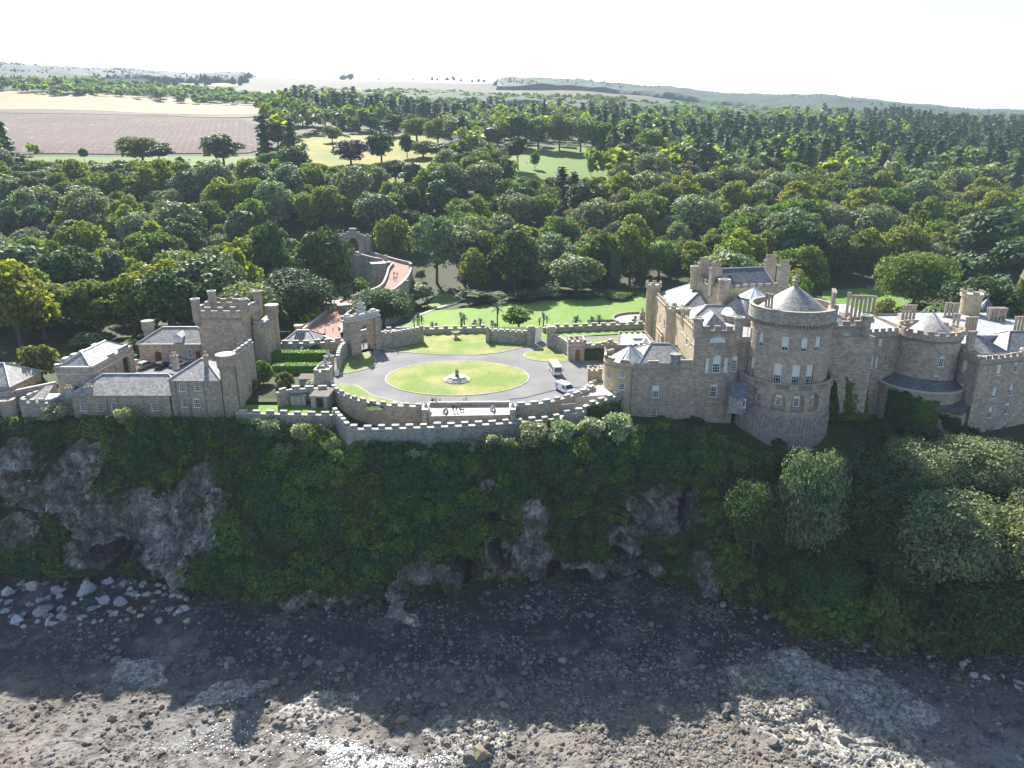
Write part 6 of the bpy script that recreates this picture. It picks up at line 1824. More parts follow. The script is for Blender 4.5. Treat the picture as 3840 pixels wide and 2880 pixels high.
OV = [(oc[0] + ox * math.cos(i * math.pi / 36), (oy0 + oy1) / 2 + (oy1 - oy0) / 2 * math.sin(i * math.pi / 36)) for i in range(72)]
def lawn(name, poly, label, mat='lawn', kerb=True, closed=True):
 poly = ccw(poly)
 o = sheet(name, poly, .10, M[mat], label)
 if kerb:
  mb = MB(); n = len(poly)
  for i in range(n):
   a_, b_ = Vector(poly[i]), Vector(poly[(i + 1) % n])
   d = (b_ - a_);
   if d.length < 1e-4: continue
   d.normalize(); nr = Vector((d.y, -d.x))
   lo0, lo1 = a_ + nr * .16, b_ + nr * .16
   mb.face([(lo0.x, lo0.y, 0), (lo1.x, lo1.y, 0), (lo1.x, lo1.y, .13), (lo0.x, lo0.y, .13)])
   mb.face([(lo0.x, lo0.y, .13), (lo1.x, lo1.y, .13), (b_.x, b_.y, .13), (a_.x, a_.y, .13)])
   mb.face([(b_.x, b_.y, .09), (a_.x, a_.y, .09), (a_.x, a_.y, .13), (b_.x, b_.y, .13)])
  mb.build('kerb', M['coping'], o)
 return o
lawn('oval_lawn', OV, 'oval lawn in the middle of the carriage drive')
lawn('side_lawn', smooth_poly(pp([(1280, 1350), (1320, 1332), (1370, 1326), (1400, 1340), (1408, 1356), (1395, 1374), (1350, 1390), (1278, 1401), (1270, 1380)])), 'small lawn below the arched gate')
lawn('side_lawn.001', smooth_poly(pp([(1250, 1446), (1300, 1443), (1340, 1450), (1400, 1485), (1470, 1503), (1510, 1515), (1515, 1526), (1440, 1521), (1350, 1504), (1275, 1475), (1252, 1460)])), 'lawn strip inside the curved battlement at the lower left')
lawn('back_lawn', pp([(1432, 1308), (1500, 1300), (1584, 1284), (1588, 1246), (1640, 1246), (1822, 1245), (1824, 1278), (1900, 1288), (1990, 1292), (1960, 1302), (1880, 1322), (1790, 1331), (1640, 1330), (1500, 1320)]), 'back lawn with dry patches in front of the battlement')
lawn('side_lawn.002', smooth_poly(pp([(1966, 1332), (1990, 1318), (2048, 1303), (2080, 1312), (2110, 1330), (2134, 1354), (2080, 1357), (2010, 1352), (1975, 1342)])), 'small triangular lawn beside the white minibus')
sheet('upper_lawn', pp([(2030, 1273), (2030, 1246), (2300, 1234), (2450, 1228), (2440, 1248), (2240, 1256), (2120, 1268)]), .02, M['lawn_green'], 'green grass strip under the far battlement right of the gate')
sheet('upper_lawn.001', pp([(2200, 1280), (2320, 1268), (2320, 1290), (2240, 1292)]), .015, M['lawn_green'], 'small green plot beside the porch')
sheet('path', pp([(2000, 1308), (2060, 1272), (2040, 1270), (1990, 1290)]), .012, M['asphalt'], 'tarmac path through the white gate')
# kerb line of pale setts in front of the terrace
mb = MB(); kl = [P(u, v, 0) for u, v in ((1910, 1498), (1960, 1494), (2020, 1479), (2090, 1461), (2180, 1452))]
for i in range(4): mb.tube((*kl[i][:2], .02), (*kl[i + 1][:2], .02), .12, .12, 4)
tag(mb.build('drain_line', M['coping']), 'pale line of setts across the drive below the van', kind='structure')
# -- stepped octagonal plinth with mortar
c = P(1714, 1425, .1)
PLn = empty('plinth', (c[0], c[1], .1), 'octagonal stepped stone plinth on the oval lawn', 'plinth')
for k, (r, z0, z1) in enumerate(((3.0, .1, .32), (2.6, .32, .54), (2.2, .54, .76), (1.9, .76, 1.0))):
 MB().lathe((c[0], c[1]), [(r, z0), (r, z1), (0, z1)], 8, 0, R(22.5)).build('step', M['coping'], PLn)
MO = empty('mortar', (c[0], c[1], 1.0), 'short dark mortar gun standing on the octagonal plinth', 'mortar')
MB().box((c[0], c[1], 1.0), (.75, 1.0, .3)).build('carriage', M['iron'], MO)
MB().lathe((c[0], c[1]), [(.38, 1.25), (.42, 1.4), (.36, 1.9), (.34, 2.2), (.4, 2.25), (.4, 2.4), (.25, 2.4), (.22, 1.8), (0, 1.8)], 14).build('barrel', M['stone_bastion'], MO)
# -- urn
c = P(1709, 1268, .1)
UR = MB().lathe((c[0], c[1]), [(.95, .1), (.95, .3), (.5, .4), (.32, .6), (.3, .95), (.75, 1.25), (1.05, 1.75), (1.15, 1.9), (1.0, 1.9), (.9, 1.7), (0, 1.7)], 18).build('garden_urn', M['stone_trim'], None, True); tag(UR, 'wide stone garden urn on a foot on the back lawn', 'urn')
# ---------------------------------------------------------------- curtain walls
def curtain(name, pts, z0, z1, label, mat='stone_wall', t=.55, cren=(1.0, .8, .75), closed=False, cat='wall', smooth=0, mer='wall', zfun=None, parent=None):
 """a free-standing wall along points (left to right as seen from outside), both faces, coping and merlons"""
 if smooth: pts = smooth_poly(pts, smooth, False)
 W = parent or empty(name, (pts[0][0], pts[0][1], z0), label, cat)
 mb = MB(); tot = 0
 for i in range(len(pts) - 1):
  ff = flat(pts[i], pts[i + 1]); L = ff.L
  if L < 1e-3: continue
  a_, b_ = tot, tot + L
  zz0 = z1 if zfun is None else zfun(pts[i]); zz1 = z1 if zfun is None else zfun(pts[i + 1])
  q = [ff(0, z0), ff(L, z0), ff(L, zz1), ff(0, zz0)]; mb.face(q, [(a_, z0), (b_, z0), (b_, zz1), (a_, zz0)], 0)
  q = [ff(L, z0, t), ff(0, z0, t), ff(0, zz0, t), ff(L, zz1, t)]; mb.face(q, [(b_, z0), (a_, z0), (a_, zz0), (b_, zz1)], 0)
  coping(mb, ff, 0, L, 0, t, .12, .07, 1, 99, zf=lambda s, A_=zz0, B_=zz1, L_=L: A_ + (B_ - A_) * s / L_)
  tot = b_
 for e, (i, j) in ((0, (0, 1)), (1, (len(pts) - 2, len(pts) - 1))):
  ff = flat(pts[i], pts[j]); s = 0 if e == 0 else ff.L; zz = z1 if zfun is None else zfun(pts[0 if e == 0 else -1])
  q = [ff(s, z0), ff(s, z0, t), ff(s, zz, t), ff(s, zz)]; mb.face(q[::-1] if e == 0 else q, None, 0)
 mb.build('wall_face', [M[mat], M['coping']], W)
 if cren:
  w, gap, h = cren; pitch = w + gap; s = gap * .3
  cum = [0]
  for i in range(len(pts) - 1): cum.append(cum[-1] + math.hypot(pts[i + 1][0] - pts[i][0], pts[i + 1][1] - pts[i][1]))
  n = max(1, int(cum[-1] / pitch)); pitch = cum[-1] / n
  for k in range(n):
   s = pitch * (k + .5)
   i = max(j for j in range(len(cum) - 1) if cum[j] <= s)
   ff = flat(pts[i], pts[i + 1]); z = z1
   if zfun is not None:
    u_ = (s - cum[i]) / max(ff.L, 1e-6); z = zfun(pts[i]) * (1 - u_) + zfun(pts[i + 1]) * u_
   merlon(W, ff, s - cum[i], z + .08, pitch - gap, h, t + .06, mer, -.03)
 return W
# outer sea wall
ow = [P(1238, 1535, -.9)[:2], P(1252, 1560, -1.5)[:2], P(1300, 1604, -1.2)[:2]]
oz = -1.3
owp = [P(u, v, oz)[:2] for u, v in ((1300, 1612), (1420, 1612), (1600, 1606), (1800, 1597), (1960, 1586), (2060, 1576), (2110, 1566))]
SWL = curtain('sea_wall', owp, -9.5, oz, 'dark crenellated outer sea wall above the cliff', 'stone_bastion', .7, (1.15, 1.35, .75), smooth=3, mer='stone_bastion')
ows = smooth_poly(owp, 3, False)
for k in range(len(ows) - 1):
 ff = flat(ows[k], ows[k + 1])
 if ff.L > 1.2: face_stones(SWL, ff, 0, ff.L, -5.2, oz - .1, max(4, int(ff.L * 6.2)), .32, 'block', 20 + k)
curtain('sea_wall_return', [P(1246, 1543, -1.0)[:2], P(1270, 1575, -1.0)[:2], owp[0]], -9, -1.0, 'short return of the outer wall stepping up to the garden', 'stone_bastion', .7, (1.0, .9, .8), mer='stone_bastion')
curtain('sea_wall_ivy', [owp[-1], P(2130, 1556, -1)[:2], P(2190, 1545, -.5)[:2], P(2215, 1520, 0)[:2], P(2300, 1492, .3)[:2], P(2335, 1478, .5)[:2]], -9, -.6, 'ivy covered crenellated wall climbing from the sea wall to the castle', 'stone_wall', .7, (1.1, 1.0, .8), smooth=2, mer='wall', zfun=lambda p: -1.2 + 1.5 * max(0, min(1, (p[0] - owp[-1][0]) / 10)))
# garden wall on the left
curtain('garden_sea_wall', [P(u, v, -1.2)[:2] for u, v in ((884, 1549), (1000, 1553), (1120, 1556), (1245, 1558))], -7, -1.3, 'low crenellated wall with pale caps in front of the garden lawn', 'stone_wall', .6, (1.2, 1.4, .7))
sheet('garden_lawn', pp([(870, 1560), (1250, 1560), (1245, 1500), (1150, 1500), (1000, 1505), (890, 1512)], -2.1), -2.1, M['lawn_green'], 'small sunlit lawn between the cottages and the sheds')
sheet('garden_path', pp([(970, 1480), (1040, 1462), (1060, 1480), (1040, 1506), (960, 1508)], -2.08), -2.07, M['earth'], 'bare earth path beside the small lawn')
sheet('kitchen_garden', pp([(900, 1500), (1230, 1500), (1240, 1300), (960, 1310)], -1.2), -1.6, M['woodfloor'], 'planted garden ground between hedges and house')
# inner battlement walls round the court
iz = .75
ip = [P(u, v, iz)[:2] for u, v in ((1236, 1436), (1252, 1462), (1285, 1482), (1340, 1503), (1420, 1518), (1500, 1525), (1592, 1527))]
curtain('court_battlement', ip, -5, iz, 'curved crenellated wall along the lower left of the forecourt', 'stone_rubble', .6, (1.1, 1.25, .6), smooth=4)
ip2 = [P(u, v, iz)[:2] for u, v in ((1930, 1523), (2010, 1517), (2070, 1508), (2130, 1492), (2190, 1472), (2235, 1452))]
curtain('court_battlement.001', ip2, -5, iz, 'curved crenellated wall right of the terrace below the van', 'stone_rubble', .6, (1.1, 1.25, .6), smooth=4)
# terrace with its piers
t0_, t1_ = P(1607, 1562, -.3), P(1915, 1556, -.3)
tb0, tb1 = P(1610, 1524, -.3), P(1912, 1522, -.3)
TE = empty('terrace', (t0_[0], t0_[1], -5), 'pale gravel viewing terrace between two square piers', 'terrace')
MB().prism([t0_[:2], t1_[:2], tb1[:2], tb0[:2]], -5.5, -.3, 0, 1).build('floor', [M['stone_rubble'], M['gravel']], TE)
ff = flat(tb0, tb1); mb = MB(); wall(mb, ff, 0, ff.L, -.5, .45); g = flat(ff(ff.L, 0, .4), ff(0, 0, .4)); wall(mb, g, 0, g.L, -.1, .45); coping(mb, ff, 0, ff.L, .45, .4, .12); mb.build('parapet', [M['stone_wall'], M['coping']], TE)
mb = MB(); ff = flat(t0_, t1_); coping(mb, ff, 0, ff.L, -.3, .3, .1, .05, 0); mb.build('edge_stones', M['coping'], TE)
for (u, w) in ((1598, 1.0), (1922, 1.0)):
 p = A(u, 1560, (t0_[1] + tb0[1]) / 2 - 1.0)
 MB().box((p[0], p[1], -5.5), (1.0, 3.6, 6.4), 0, 0).box((p[0], p[1], .9), (1.2, 3.8, .2), 0, 1).box((p[0], p[1], 1.1), (.8, .8, .25), 0, 1).lathe((p[0], p[1]), [(.18, 1.35), (.3, 1.55), (.3, 1.75), (0, 1.95)], 8, 1).build('pier', [M['stone_rubble'], M['coping']], TE)
# grey boarded doors below, and wall stubs near the van
for (u, v, lab) in ((2130, 1535, 'tall grey boarded door in the wall beneath the van'),):
 p = A(u, v, 133.2)
 gd = empty('boarded_gate', (p[0], 133.2, -2), lab, 'gate'); MB().box((p[0], 133.2, -3.5), (3.0, .14, 4.2), R(18)).build('board', M['wood_grey'], gd)
# roof terrace next to the castle
sheet('roof_terrace', pp([(2150, 1490), (2330, 1476), (2350, 1440), (2300, 1428), (2220, 1440)], .4), .4, M['gravel'], 'pale flat terrace at the foot of the entrance wing', thick=4)
PB = empty('porch_turret', P(2230, 1420, 0), 'small square crenellated stone turret beside the van', 'turret')
q = P(2228, 1428, 0); MB().box((q[0], q[1], 0), (3.0, 2.6, 2.5)).box((q[0], q[1], 2.5), (3.2, 2.8, .15)).build('wall', M['stone_rubble'], PB)
for a_, b_ in (((-1.5, -1.3), (1.5, -1.3)), ((1.5, -1.3), (1.5, 1.3)), ((1.5, 1.3), (-1.5, 1.3)), ((-1.5, 1.3), (-1.5, -1.3))):
 ff = flat((q[0] + a_[0], q[1] + a_[1]), (q[0] + b_[0], q[1] + b_[1])); crenels(PB, ff, 0, ff.L - .4, 2.65, .6, .55, .45, .35, 'stone_rubble')
curtain('terrace_wall', [P(u, v, .9)[:2] for u, v in ((2165, 1478), (2200, 1455), (2225, 1434), (2240, 1428))], 0, .8, 'low pale stone wall stub beside the van', 'stone_wall', .5, (.8, .7, .35))
# far battlement between court and lower garden
fz = 1.3
curtain('garden_battlement', [P(u, v, fz)[:2] for u, v in ((1440, 1240), (1600, 1236), (1830, 1230))], -6, fz, 'straight crenellated wall behind the back lawn and urn', 'stone_wall', .6, (1.25, 1.25, .75))
curtain('garden_battlement.001', [P(u, v, fz)[:2] for u, v in ((2036, 1230), (2240, 1222), (2420, 1216))], -6, fz, 'crenellated wall running from the white gate to the castle', 'stone_wall', .6, (1.25, 1.25, .75))
# ---------------------------------------------------------------- the arched gate with carved crest
gb0, gb1 = P(1314, 1335, 0), P(1428, 1305, 0)
GA = empty('gate_arch', (gb0[0], gb0[1], 0), 'tall stone gate arch crowned by a carved crest and lion', 'gate')
ang = math.atan2(gb1[1] - gb0[1], gb1[0] - gb0[0])
gf = flat(gb0, gb1); T = 2.2; zg = 8.2; La = gf.L
mb = MB(); aw = 4.4
aw = 3.6; ao = op(La * .56, aw, 0, 6.9, True, depth=T)
wall(mb, gf, 0, La, -.5, zg, [ao]); gbk = flat(gf(La, 0, T), gf(0, 0, T)); wall(mb, gbk, 0, La, -.5, zg, [op(La * .44, aw, 0, 6.9, True, depth=.05)])
for s in (0, La):
 qd = [gf(s, -.5), gf(s, -.5, T), gf(s, zg, T), gf(s, zg)]; mb.face(qd[::-1] if s == 0 else qd, None, 0)
mb.face([gf(0, zg), gf(La, zg), gf(La, zg, T), gf(0, zg, T)], None, 1)
for s in (.9, La - .9):
 q = gf(s, 0, -.15); mb.box((q[0], q[1], -.4), (1.7, 1.0, zg + .2), ang, 0)
band(mb, gf, 0, La * .56 - aw / 2, 4.4, .3, .16, 1); band(mb, gf, La * .56 + aw / 2, La, 4.4, .3, .16, 1); coping(mb, gf, -.3, La + .3, zg - .1, T, .35, .25, 1)
mb.build('arch', [M['stone'], M['coping']], GA)
for s in (.8, La - .8):                        # blocks over the piers
 q = gf(s, 0, .8); st = MB().box((q[0], q[1], zg + .25), (1.9, 1.5, .8), ang).box((q[0], q[1], zg + 1.05), (2.3, 1.8, .3), ang).box((q[0] - .3, q[1], zg + 1.35), (1.2, 1.0, .4), ang).build('pier_cap', M['coping'], GA)
mb = MB()                                       # carved trophy: heaped shapes round a shield, lion on top
q = gf(La * .5, 0, 1.0)
mb.box((q[0], q[1], zg + .2), (5.6, 1.4, .9), ang, 0, .8); mb.build('crest_base', M['coping'], GA)
rgc = random.Random(9)
V_, F_, of = [], [], 0
for k in range(26):
 s = rgc.uniform(-2.4, 2.4); hh = max(.3, 2.6 * (1 - abs(s) / 2.7)) * rgc.uniform(.3, .95)
 p = gf(La * .5 + s, zg + .9 + hh, 1.0 + rgc.uniform(-.5, .3)); v, ff_ = rockshape(700 + k, ICO0, 3); sc = rgc.uniform(.3, .62)
 V_.append(v * sc * np.array([1, .7, 1.1]) + np.array(p)); F_.append(ff_ + of); of += len(v)
link('carved_trophy', mesh_np('carved_trophy', np.concatenate(V_), np.concatenate(F_), [M['coping']]), GA)
p = gf(La * .5, 0, .9); mb = MB().lathe((p[0], p[1]), [(.75, zg + 2.6), (.85, zg + 3.2), (.5, zg + 3.7), (.4, zg + 4.0), (.5, zg + 4.3), (.25, zg + 4.7), (.12, zg + 5.0)], 9).box((p[0] + .5, p[1], zg + 3.5), (.9, .3, .35), ang + .3).box((p[0] - .4, p[1], zg + 3.3), (.8, .4, .5), ang)
mb.build('lion', M['coping'], GA)
curtain('inner_gate_wall', [P(u, v, 0)[:2] for u, v in ((1335, 1282), (1380, 1272), (1425, 1262))], -.5, 2.6, 'rubble wall seen through the opening of the gate arch', 'stone_wall', .6, None)
# flanking walls
zc = 3.6
curtain('gate_wall', [P(u, v, 0)[:2] for u, v in ((1428, 1304), (1500, 1299), (1578, 1285))], -.5, zc, 'curved ruin-topped wall right of the gate arch', 'stone_wall', .7, (.9, .35, .45), smooth=4)
q = P(1583, 1284, 0); tag(MB().box((q[0], q[1], -.3), (.9, .9, 4.5)).box((q[0], q[1], 4.2), (1.1, 1.1, .2)).build('wall_pier', M['stone_wall']), 'square stone pier ending the wall right of the gate arch', 'pier')
curtain('gate_wall.001', [P(u, v, 0)[:2] for u, v in ((1276, 1394), (1284, 1362), (1300, 1340), (1314, 1330))], -1.5, 3.0, 'curved crenellated wall left of the gate arch by the hedges', 'stone_wall', .7, (.9, .7, .7), smooth=3)
curtain('hedge_garden_wall', [P(u, v, -.6)[:2] for u, v in ((1052, 1322), (1130, 1322), (1225, 1318), (1290, 1310))], -2, 1.6, 'crenellated wall behind the flower bed and hedges', 'stone_wall', .6, (1.2, 1.2, .8))
# pointed spires beside the court entrance
for (u, v0, vt, lab) in ((1238, 1390, 1312, 'taller pointed stone spire pinnacle by the court entrance'), (1224, 1420, 1338, 'shorter pointed stone spire pinnacle by the court entrance')):
 p = P(u, v0, 0); zt_ = A(u, vt, p[1])[2]
 sp = empty('spire_pinnacle', (p[0], p[1], 0), lab, 'pinnacle'); MB().lathe((p[0], p[1]), [(.95, -1), (.95, zt_ * .55), (1.2, zt_ * .58), (1.2, zt_ * .64)], 8).build('shaft', M['stone_wall'], sp)
 MB().lathe((p[0], p[1]), [(.85, zt_ * .62), (.3, zt_ * .86), (.04, zt_)], 8).build('spire', M['coping'], sp)
 fr = round_(p[0], p[1], 1.15); crenels(sp, fr, 0, fr.L - .5, zt_ * .63, .7, .5, .5, .25, 'wall')
q = P(1217, 1442, 0); GT = empty('entrance_turret', (q[0], q[1], -1), 'square crenellated stone block beside the court entrance', 'turret')
MB().box((q[0], q[1], -2), (3.2, 3.4, 5.2)).build('wall', M['stone_wall'], GT)
for a_, b_ in (((-1.6, -1.7), (1.6, -1.7)), ((1.6, -1.7), (1.6, 1.7)), ((1.6, 1.7), (-1.6, 1.7)), ((-1.6, 1.7), (-1.6, -1.7))):
 ff = flat((q[0] + a_[0], q[1] + a_[1]), (q[0] + b_[0], q[1] + b_[1])); crenels(GT, ff, 0, ff.L - .6, 3.2, .8, .7, .6, .4, 'wall')
curtain('shed_wall', [P(u, v, -.5)[:2] for u, v in ((1045, 1500), (1085, 1488), (1150, 1484), (1235, 1482))], -3, .9, 'crenellated garden wall behind the sheds', 'stone_wall', .6, (1.1, 1.0, .6))
# sheds
def shed(name, u, v, w, d, h, rz, label, roof, open_=False, z=-2.1):
 p = P(u, v, z); E = empty(name, (p[0], p[1], z), label, 'shed')
 c, s = math.cos(rz), math.sin(rz); L = lambda x, y, zz: (p[0] + x * c - y * s, p[1] + x * s + y * c, zz)
 mb = MB(); ww = w / 2
 fr = flat(L(-ww, 0, 0), L(ww, 0, 0))
 o = [op(ww, 1.6, z + .02, z + h - .35, False, depth=.9)] if open_ else []
 wall(mb, fr, 0, fr.L, z, z + h, o)
 for a_, b_ in ((L(ww, 0, 0), L(ww, d, 0)), (L(ww, d, 0), L(-ww, d, 0)), (L(-ww, d, 0), L(-ww, 0, 0))):
  ff = flat(a_, b_); wall(mb, ff, 0, ff.L, z, z + h)
 mb.build('shed_wall', M['wood_grey'], E)
 if open_:
  MB().face([fr(o[0]['s0'], z, .9), fr(o[0]['s1'], z, .9), fr(o[0]['s1'], z + h - .3, .9), fr(o[0]['s0'], z + h - .3, .9)]).build('dark_doorway', M['iron'], E)
  MB().box(L(ww - .1, -.55, z)[:2] + (z,), (.08, 1.2, h - .4), rz + R(20)).build('door', M['wood_grey'], E)
 else:
  mb = MB()
  for k in (-.75, 0, .75): q = L(k * ww, -.02, 0); mb.box((q[0], q[1], z + .05), (.06, .06, h - .1), rz)
  mb.build('door_batten', M['white'], E)
 q = L(0, d / 2, 0); mb = MB(); e = .2
 a_, b_, c_, d_ = L(-ww - e, -e, z + h + .05), L(ww + e, -e, z + h + .05), L(ww + e, d + e, z + h + .5), L(-ww - e, d + e, z + h + .5)
 mb.face([a_, b_, c_, d_]); mb.face([(p_[0], p_[1], p_[2] - .15) for p_ in (a_, b_)] + [b_, a_]); mb.face([(b_[0], b_[1], b_[2] - .15), (c_[0], c_[1], c_[2] - .15), c_, b_]); mb.face([(d_[0], d_[1], d_[2] - .15), (a_[0], a_[1], a_[2] - .15), a_, d_])
 mb.build('roof', M[roof], E)
 return E
shed('garden_shed', 1120, 1520, 3.0, 2.8, 2.1, R(3), 'pale closed garden shed with brown felt roof', 'felt')
shed('garden_shed.001', 1200, 1532, 3.6, 4.0, 2.6, R(-6), 'larger grey shed with an open dark doorway', 'felt', True)
shed('garden_shed.002', 1153, 1458, 3.3, 2.2, 2.2, 0, 'long low shed with dark felt roof under the hedge', 'felt', z=-1.6)
# right hand gates: curved wall, piers and the white gate
zc = 2.9
curtain('court_wall', [P(u, v, 0)[:2] for u, v in ((1824, 1282), (1880, 1284), (1940, 1288), (1978, 1290))], -.5, zc, 'curved stone wall with jagged top left of the white gate', 'stone_wall', .7, (.9, .5, .5), smooth=3)
curtain('court_wall.001', [P(u, v, 0)[:2] for u, v in ((2066, 1300), (2100, 1318), (2130, 1340), (2145, 1354))], -.5, zc, 'curved crenellated wall between the white gate and the brown door', 'stone_wall', .8, (.9, .6, .6), smooth=3)
for (u, v, h_, w_, lab) in ((1828, 1284, 3.9, .9, 'slim stone pier at the left end of the curved court wall'), (1992, 1292, 4.6, 2.0, 'broad stone gate pier left of the white gate'), (2066, 1300, 5.0, 2.2, 'broad stone gate pier right of the white gate')):
 q = P(u, v, 0); tag(MB().box((q[0], q[1], -.3), (w_, w_, h_)).box((q[0], q[1], h_ - .3), (w_ + .4, w_ + .4, .35)).box((q[0], q[1], h_ + .05), (w_ - .3, w_ - .3, .25)).build('gate_pier', [M['stone_wall']]), lab, 'pier')
q0, q1 = P(2010, 1288, 0), P(2030, 1276, 0)
WG = empty('white_gate', (q0[0], q0[1], 0), 'tall white painted gate leaf standing open', 'gate'); ff = flat(q0, q1); mb = MB()
for s in (0.05, ff.L / 2, ff.L - .05): coping(mb, ff, max(0, s - .08), min(ff.L, s + .08), .1, .12, 3.9, 0, 0)
for z in (.1, 1.3, 2.6, 3.8): coping(mb, ff, 0, ff.L, z, .1, .2, 0, 0)
mb.build('gate_frame', M['white'], WG); MB().face([ff(.1, .2, .06), ff(ff.L - .1, .2, .06), ff(ff.L - .1, 3.8, .06), ff(.1, 3.8, .06)]).build('gate_panel', M['white'], WG)
q = P(2152, 1352, 0); DT = empty('door_turret', (q[0], q[1], 0), 'square crenellated stone turret with a brown panelled door', 'turret')
q = (q[0] + .5, q[1] + 1.5); ff = flat((q[0] - 1.9, q[1] - 1.7), (q[0] + 1.9, q[1] - 1.7)); mb = MB(); od = op(2.0, 1.5, 0.02, 2.6, False, style='door', depth=.25)
wall(mb, ff, 0, ff.L, -.3, 4.6, [od])
cs = [(q[0] - 1.9, q[1] - 1.7), (q[0] + 1.9, q[1] - 1.7), (q[0] + 1.9, q[1] + 1.7), (q[0] - 1.9, q[1] + 1.7)]
for i in (1, 2, 3): g = flat(cs[i], cs[(i + 1) % 4]); wall(mb, g, 0, g.L, -.3, 4.6); crenels(DT, g, 0, g.L - .6, 4.6, .8, .7, .6, .4, 'wall')
mb.face([(p_[0], p_[1], 4.5) for p_ in cs], None, 0); band(mb, ff, 0, ff.L, 3.7, .2, .12, 1); mb.build('wall', [M['stone_rubble'], M['coping']], DT); od['mat'] = plain('oak_door', (.25, .10, .035), .6, .3, .15, 4); fill(ff, od, DT); crenels(DT, ff, 0, ff.L - .6, 4.6, .8, .7, .6, .4, 'wall')
curtain('porch_wall', [P(u, v, 0)[:2] for u, v in ((2186, 1350), (2260, 1346), (2300, 1330))], -.3, 3.4, 'crenellated wall with a dark hedge between brown door and castle', 'stone_wall', .6, (1.0, 1.0, .55))
curtain('lower_court_wall', [P(u, v, 1)[:2] for u, v in ((2185, 1298), (2230, 1296), (2300, 1292), (2320, 1300))], -.3, 1.2, 'low wall with pale coping stones behind the brown door turret', 'stone_wall', .6, (1.3, 1.8, .45))
# bench by the door
q = P(2262, 1358, 0); BE = empty('bench', (q[0], q[1], 0), 'wooden garden bench in front of the dark hedge', 'bench')
MB().box((q[0], q[1], .42), (1.9, .5, .07)).build('seat', M['door'], BE); MB().box((q[0], q[1] + .26, .5), (1.9, .06, .5)).build('backrest', M['door'], BE)
for sx in (-.85, .85):
 for sy in (-.2, .24): MB().box((q[0] + sx, q[1] + sy, 0), (.07, .07, .45)).build('leg', M['door'], BE)
# ---------------------------------------------------------------- viaduct with the red road, and the ruined arch
rz0 = 0.0
roadL = [(1118, 1262), (1150, 1236), (1210, 1190), (1250, 1160), (1278, 1136), (1330, 1118), (1420, 1085), (1445, 1050), (1456, 1015), (1470, 990), (1400, 978), (1330, 958), (1302, 948)]
roadR = [(1255, 1300), (1284, 1262), (1290, 1228), (1305, 1190), (1352, 1160), (1400, 1140), (1480, 1096), (1530, 1050), (1545, 1010), (1540, 995), (1500, 985), (1420, 962), (1350, 940)]
def rdz(v): return np.interp(v, [930, 1000, 1060, 1150, 1300], [5.0, 3.6, 2.2, .6, 0])
L3 = [P(u, v, rdz(v)) for u, v in roadL]; R3 = [P(u, v, rdz(v)) for u, v in roadR]
VI = empty('viaduct', (L3[4][0], L3[4][1], -8), 'curving stone viaduct with parapets carrying a red gravel drive', 'viaduct')
mb = MB(); n = 5
Ls, Rs = smooth_poly(L3, n, False), smooth_poly(R3, n, False)
for i in range(len(Ls) - 1): mb.face([Ls[i], Rs[i], Rs[i + 1], Ls[i + 1]], None, 0)
mb.build('road_surface', M['red_road'], VI)
def side(pts, out, ph, name, i0=0, i1=None, t=.5):
 """side wall with parapet following a deck edge; out = +1 faces right of travel"""
 mb = MB(); i1 = len(pts) - 1 if i1 is None else i1
 for i in range(i0, i1):
  a_, b_ = pts[i], pts[i + 1]
  ff = flat(a_, b_) if out > 0 else flat(b_, a_); L = ff.L
  if L < .05: continue
  za, zb = (a_[2], b_[2]) if out > 0 else (b_[2], a_[2])
  mb.face([ff(0, -12), ff(L, -12), ff(L, zb + ph), ff(0, za + ph)], [(i * 2.5, -12), (i * 2.5 + L, -12), (i * 2.5 + L, zb + ph), (i * 2.5, za + ph)], 0)
  mb.face([ff(L, zb - .2, t), ff(0, za - .2, t), ff(0, za + ph, t), ff(L, zb + ph, t)], None, 0)
  coping(mb, ff, 0, L, 0, t, .14, .06, 1, 99, zf=lambda s, A_=za + ph, B_=zb + ph, L_=L: A_ + (B_ - A_) * s / L_)
 mb.build(name, [M['stone_wall'], M['coping']], VI)
side(Ls, -1, 1.1, 'parapet', 3, 20); side(Ls, -1, 1.1, 'parapet', 24, 44); side(Ls, -1, 1.3, 'parapet', 48, 60)
side(Rs, 1, 1.1, 'parapet', 5, 60)
sheet('drive', pp([(1118, 1262), (1255, 1302), (1330, 1330), (1345, 1300), (1290, 1262), (1284, 1240), (1140, 1240)]), .02, M['asphalt'], 'grey tarmac apron at the start of the red drive')
# cutwater refuges and ivy-clad tower stump on the viaduct
for (u, v, w, d, z1, lab) in ((1240, 1140, 5, 4, 2.4, 'refuge'), (1292, 1150, 4, 3, 2.6, 'refuge'), (1352, 985, 4, 3.4, 5.2, 'tower_stump'), (1418, 1012, 5.5, 4.5, 4.6, 'tower_stump'), (1450, 1002, 3, 3, 4.0, 'refuge')):
 q = P(u, v, 2); mb = MB().box((q[0], q[1], -12), (w, d, 12 + z1), R(20), 0).box((q[0], q[1], z1), (w + .2, d + .2, .2), R(20), 1); mb.build(lab, [M['stone_wall'], M['coping']], VI)
for u, v in ((1525, 1075), (1540, 1010), (1447, 978), (1290, 1215)):
 q = P(u, v, rdz(v)); MB().box((q[0], q[1], -10), (1.2, 1.2, 12 + rdz(v))).box((q[0], q[1], rdz(v) + 2), (1.4, 1.4, .25)).build('pier', M['stone_wall'], VI)
a0, a1 = P(1262, 948, 4.6), P(1390, 952, 4.6)
RA = empty('ruined_arch', (a0[0], a0[1], 4), 'distant ruined stone archway at the far end of the red drive', 'archway')
ff = flat(a0, a1); L = ff.L; mb = MB(); W_ = 42 * 350 / 2750; sc_ = L / 128.0
oc_ = op(62 * sc_, W_, 4.0, 4.0 + W_ * 1.32, True, depth=2.5)
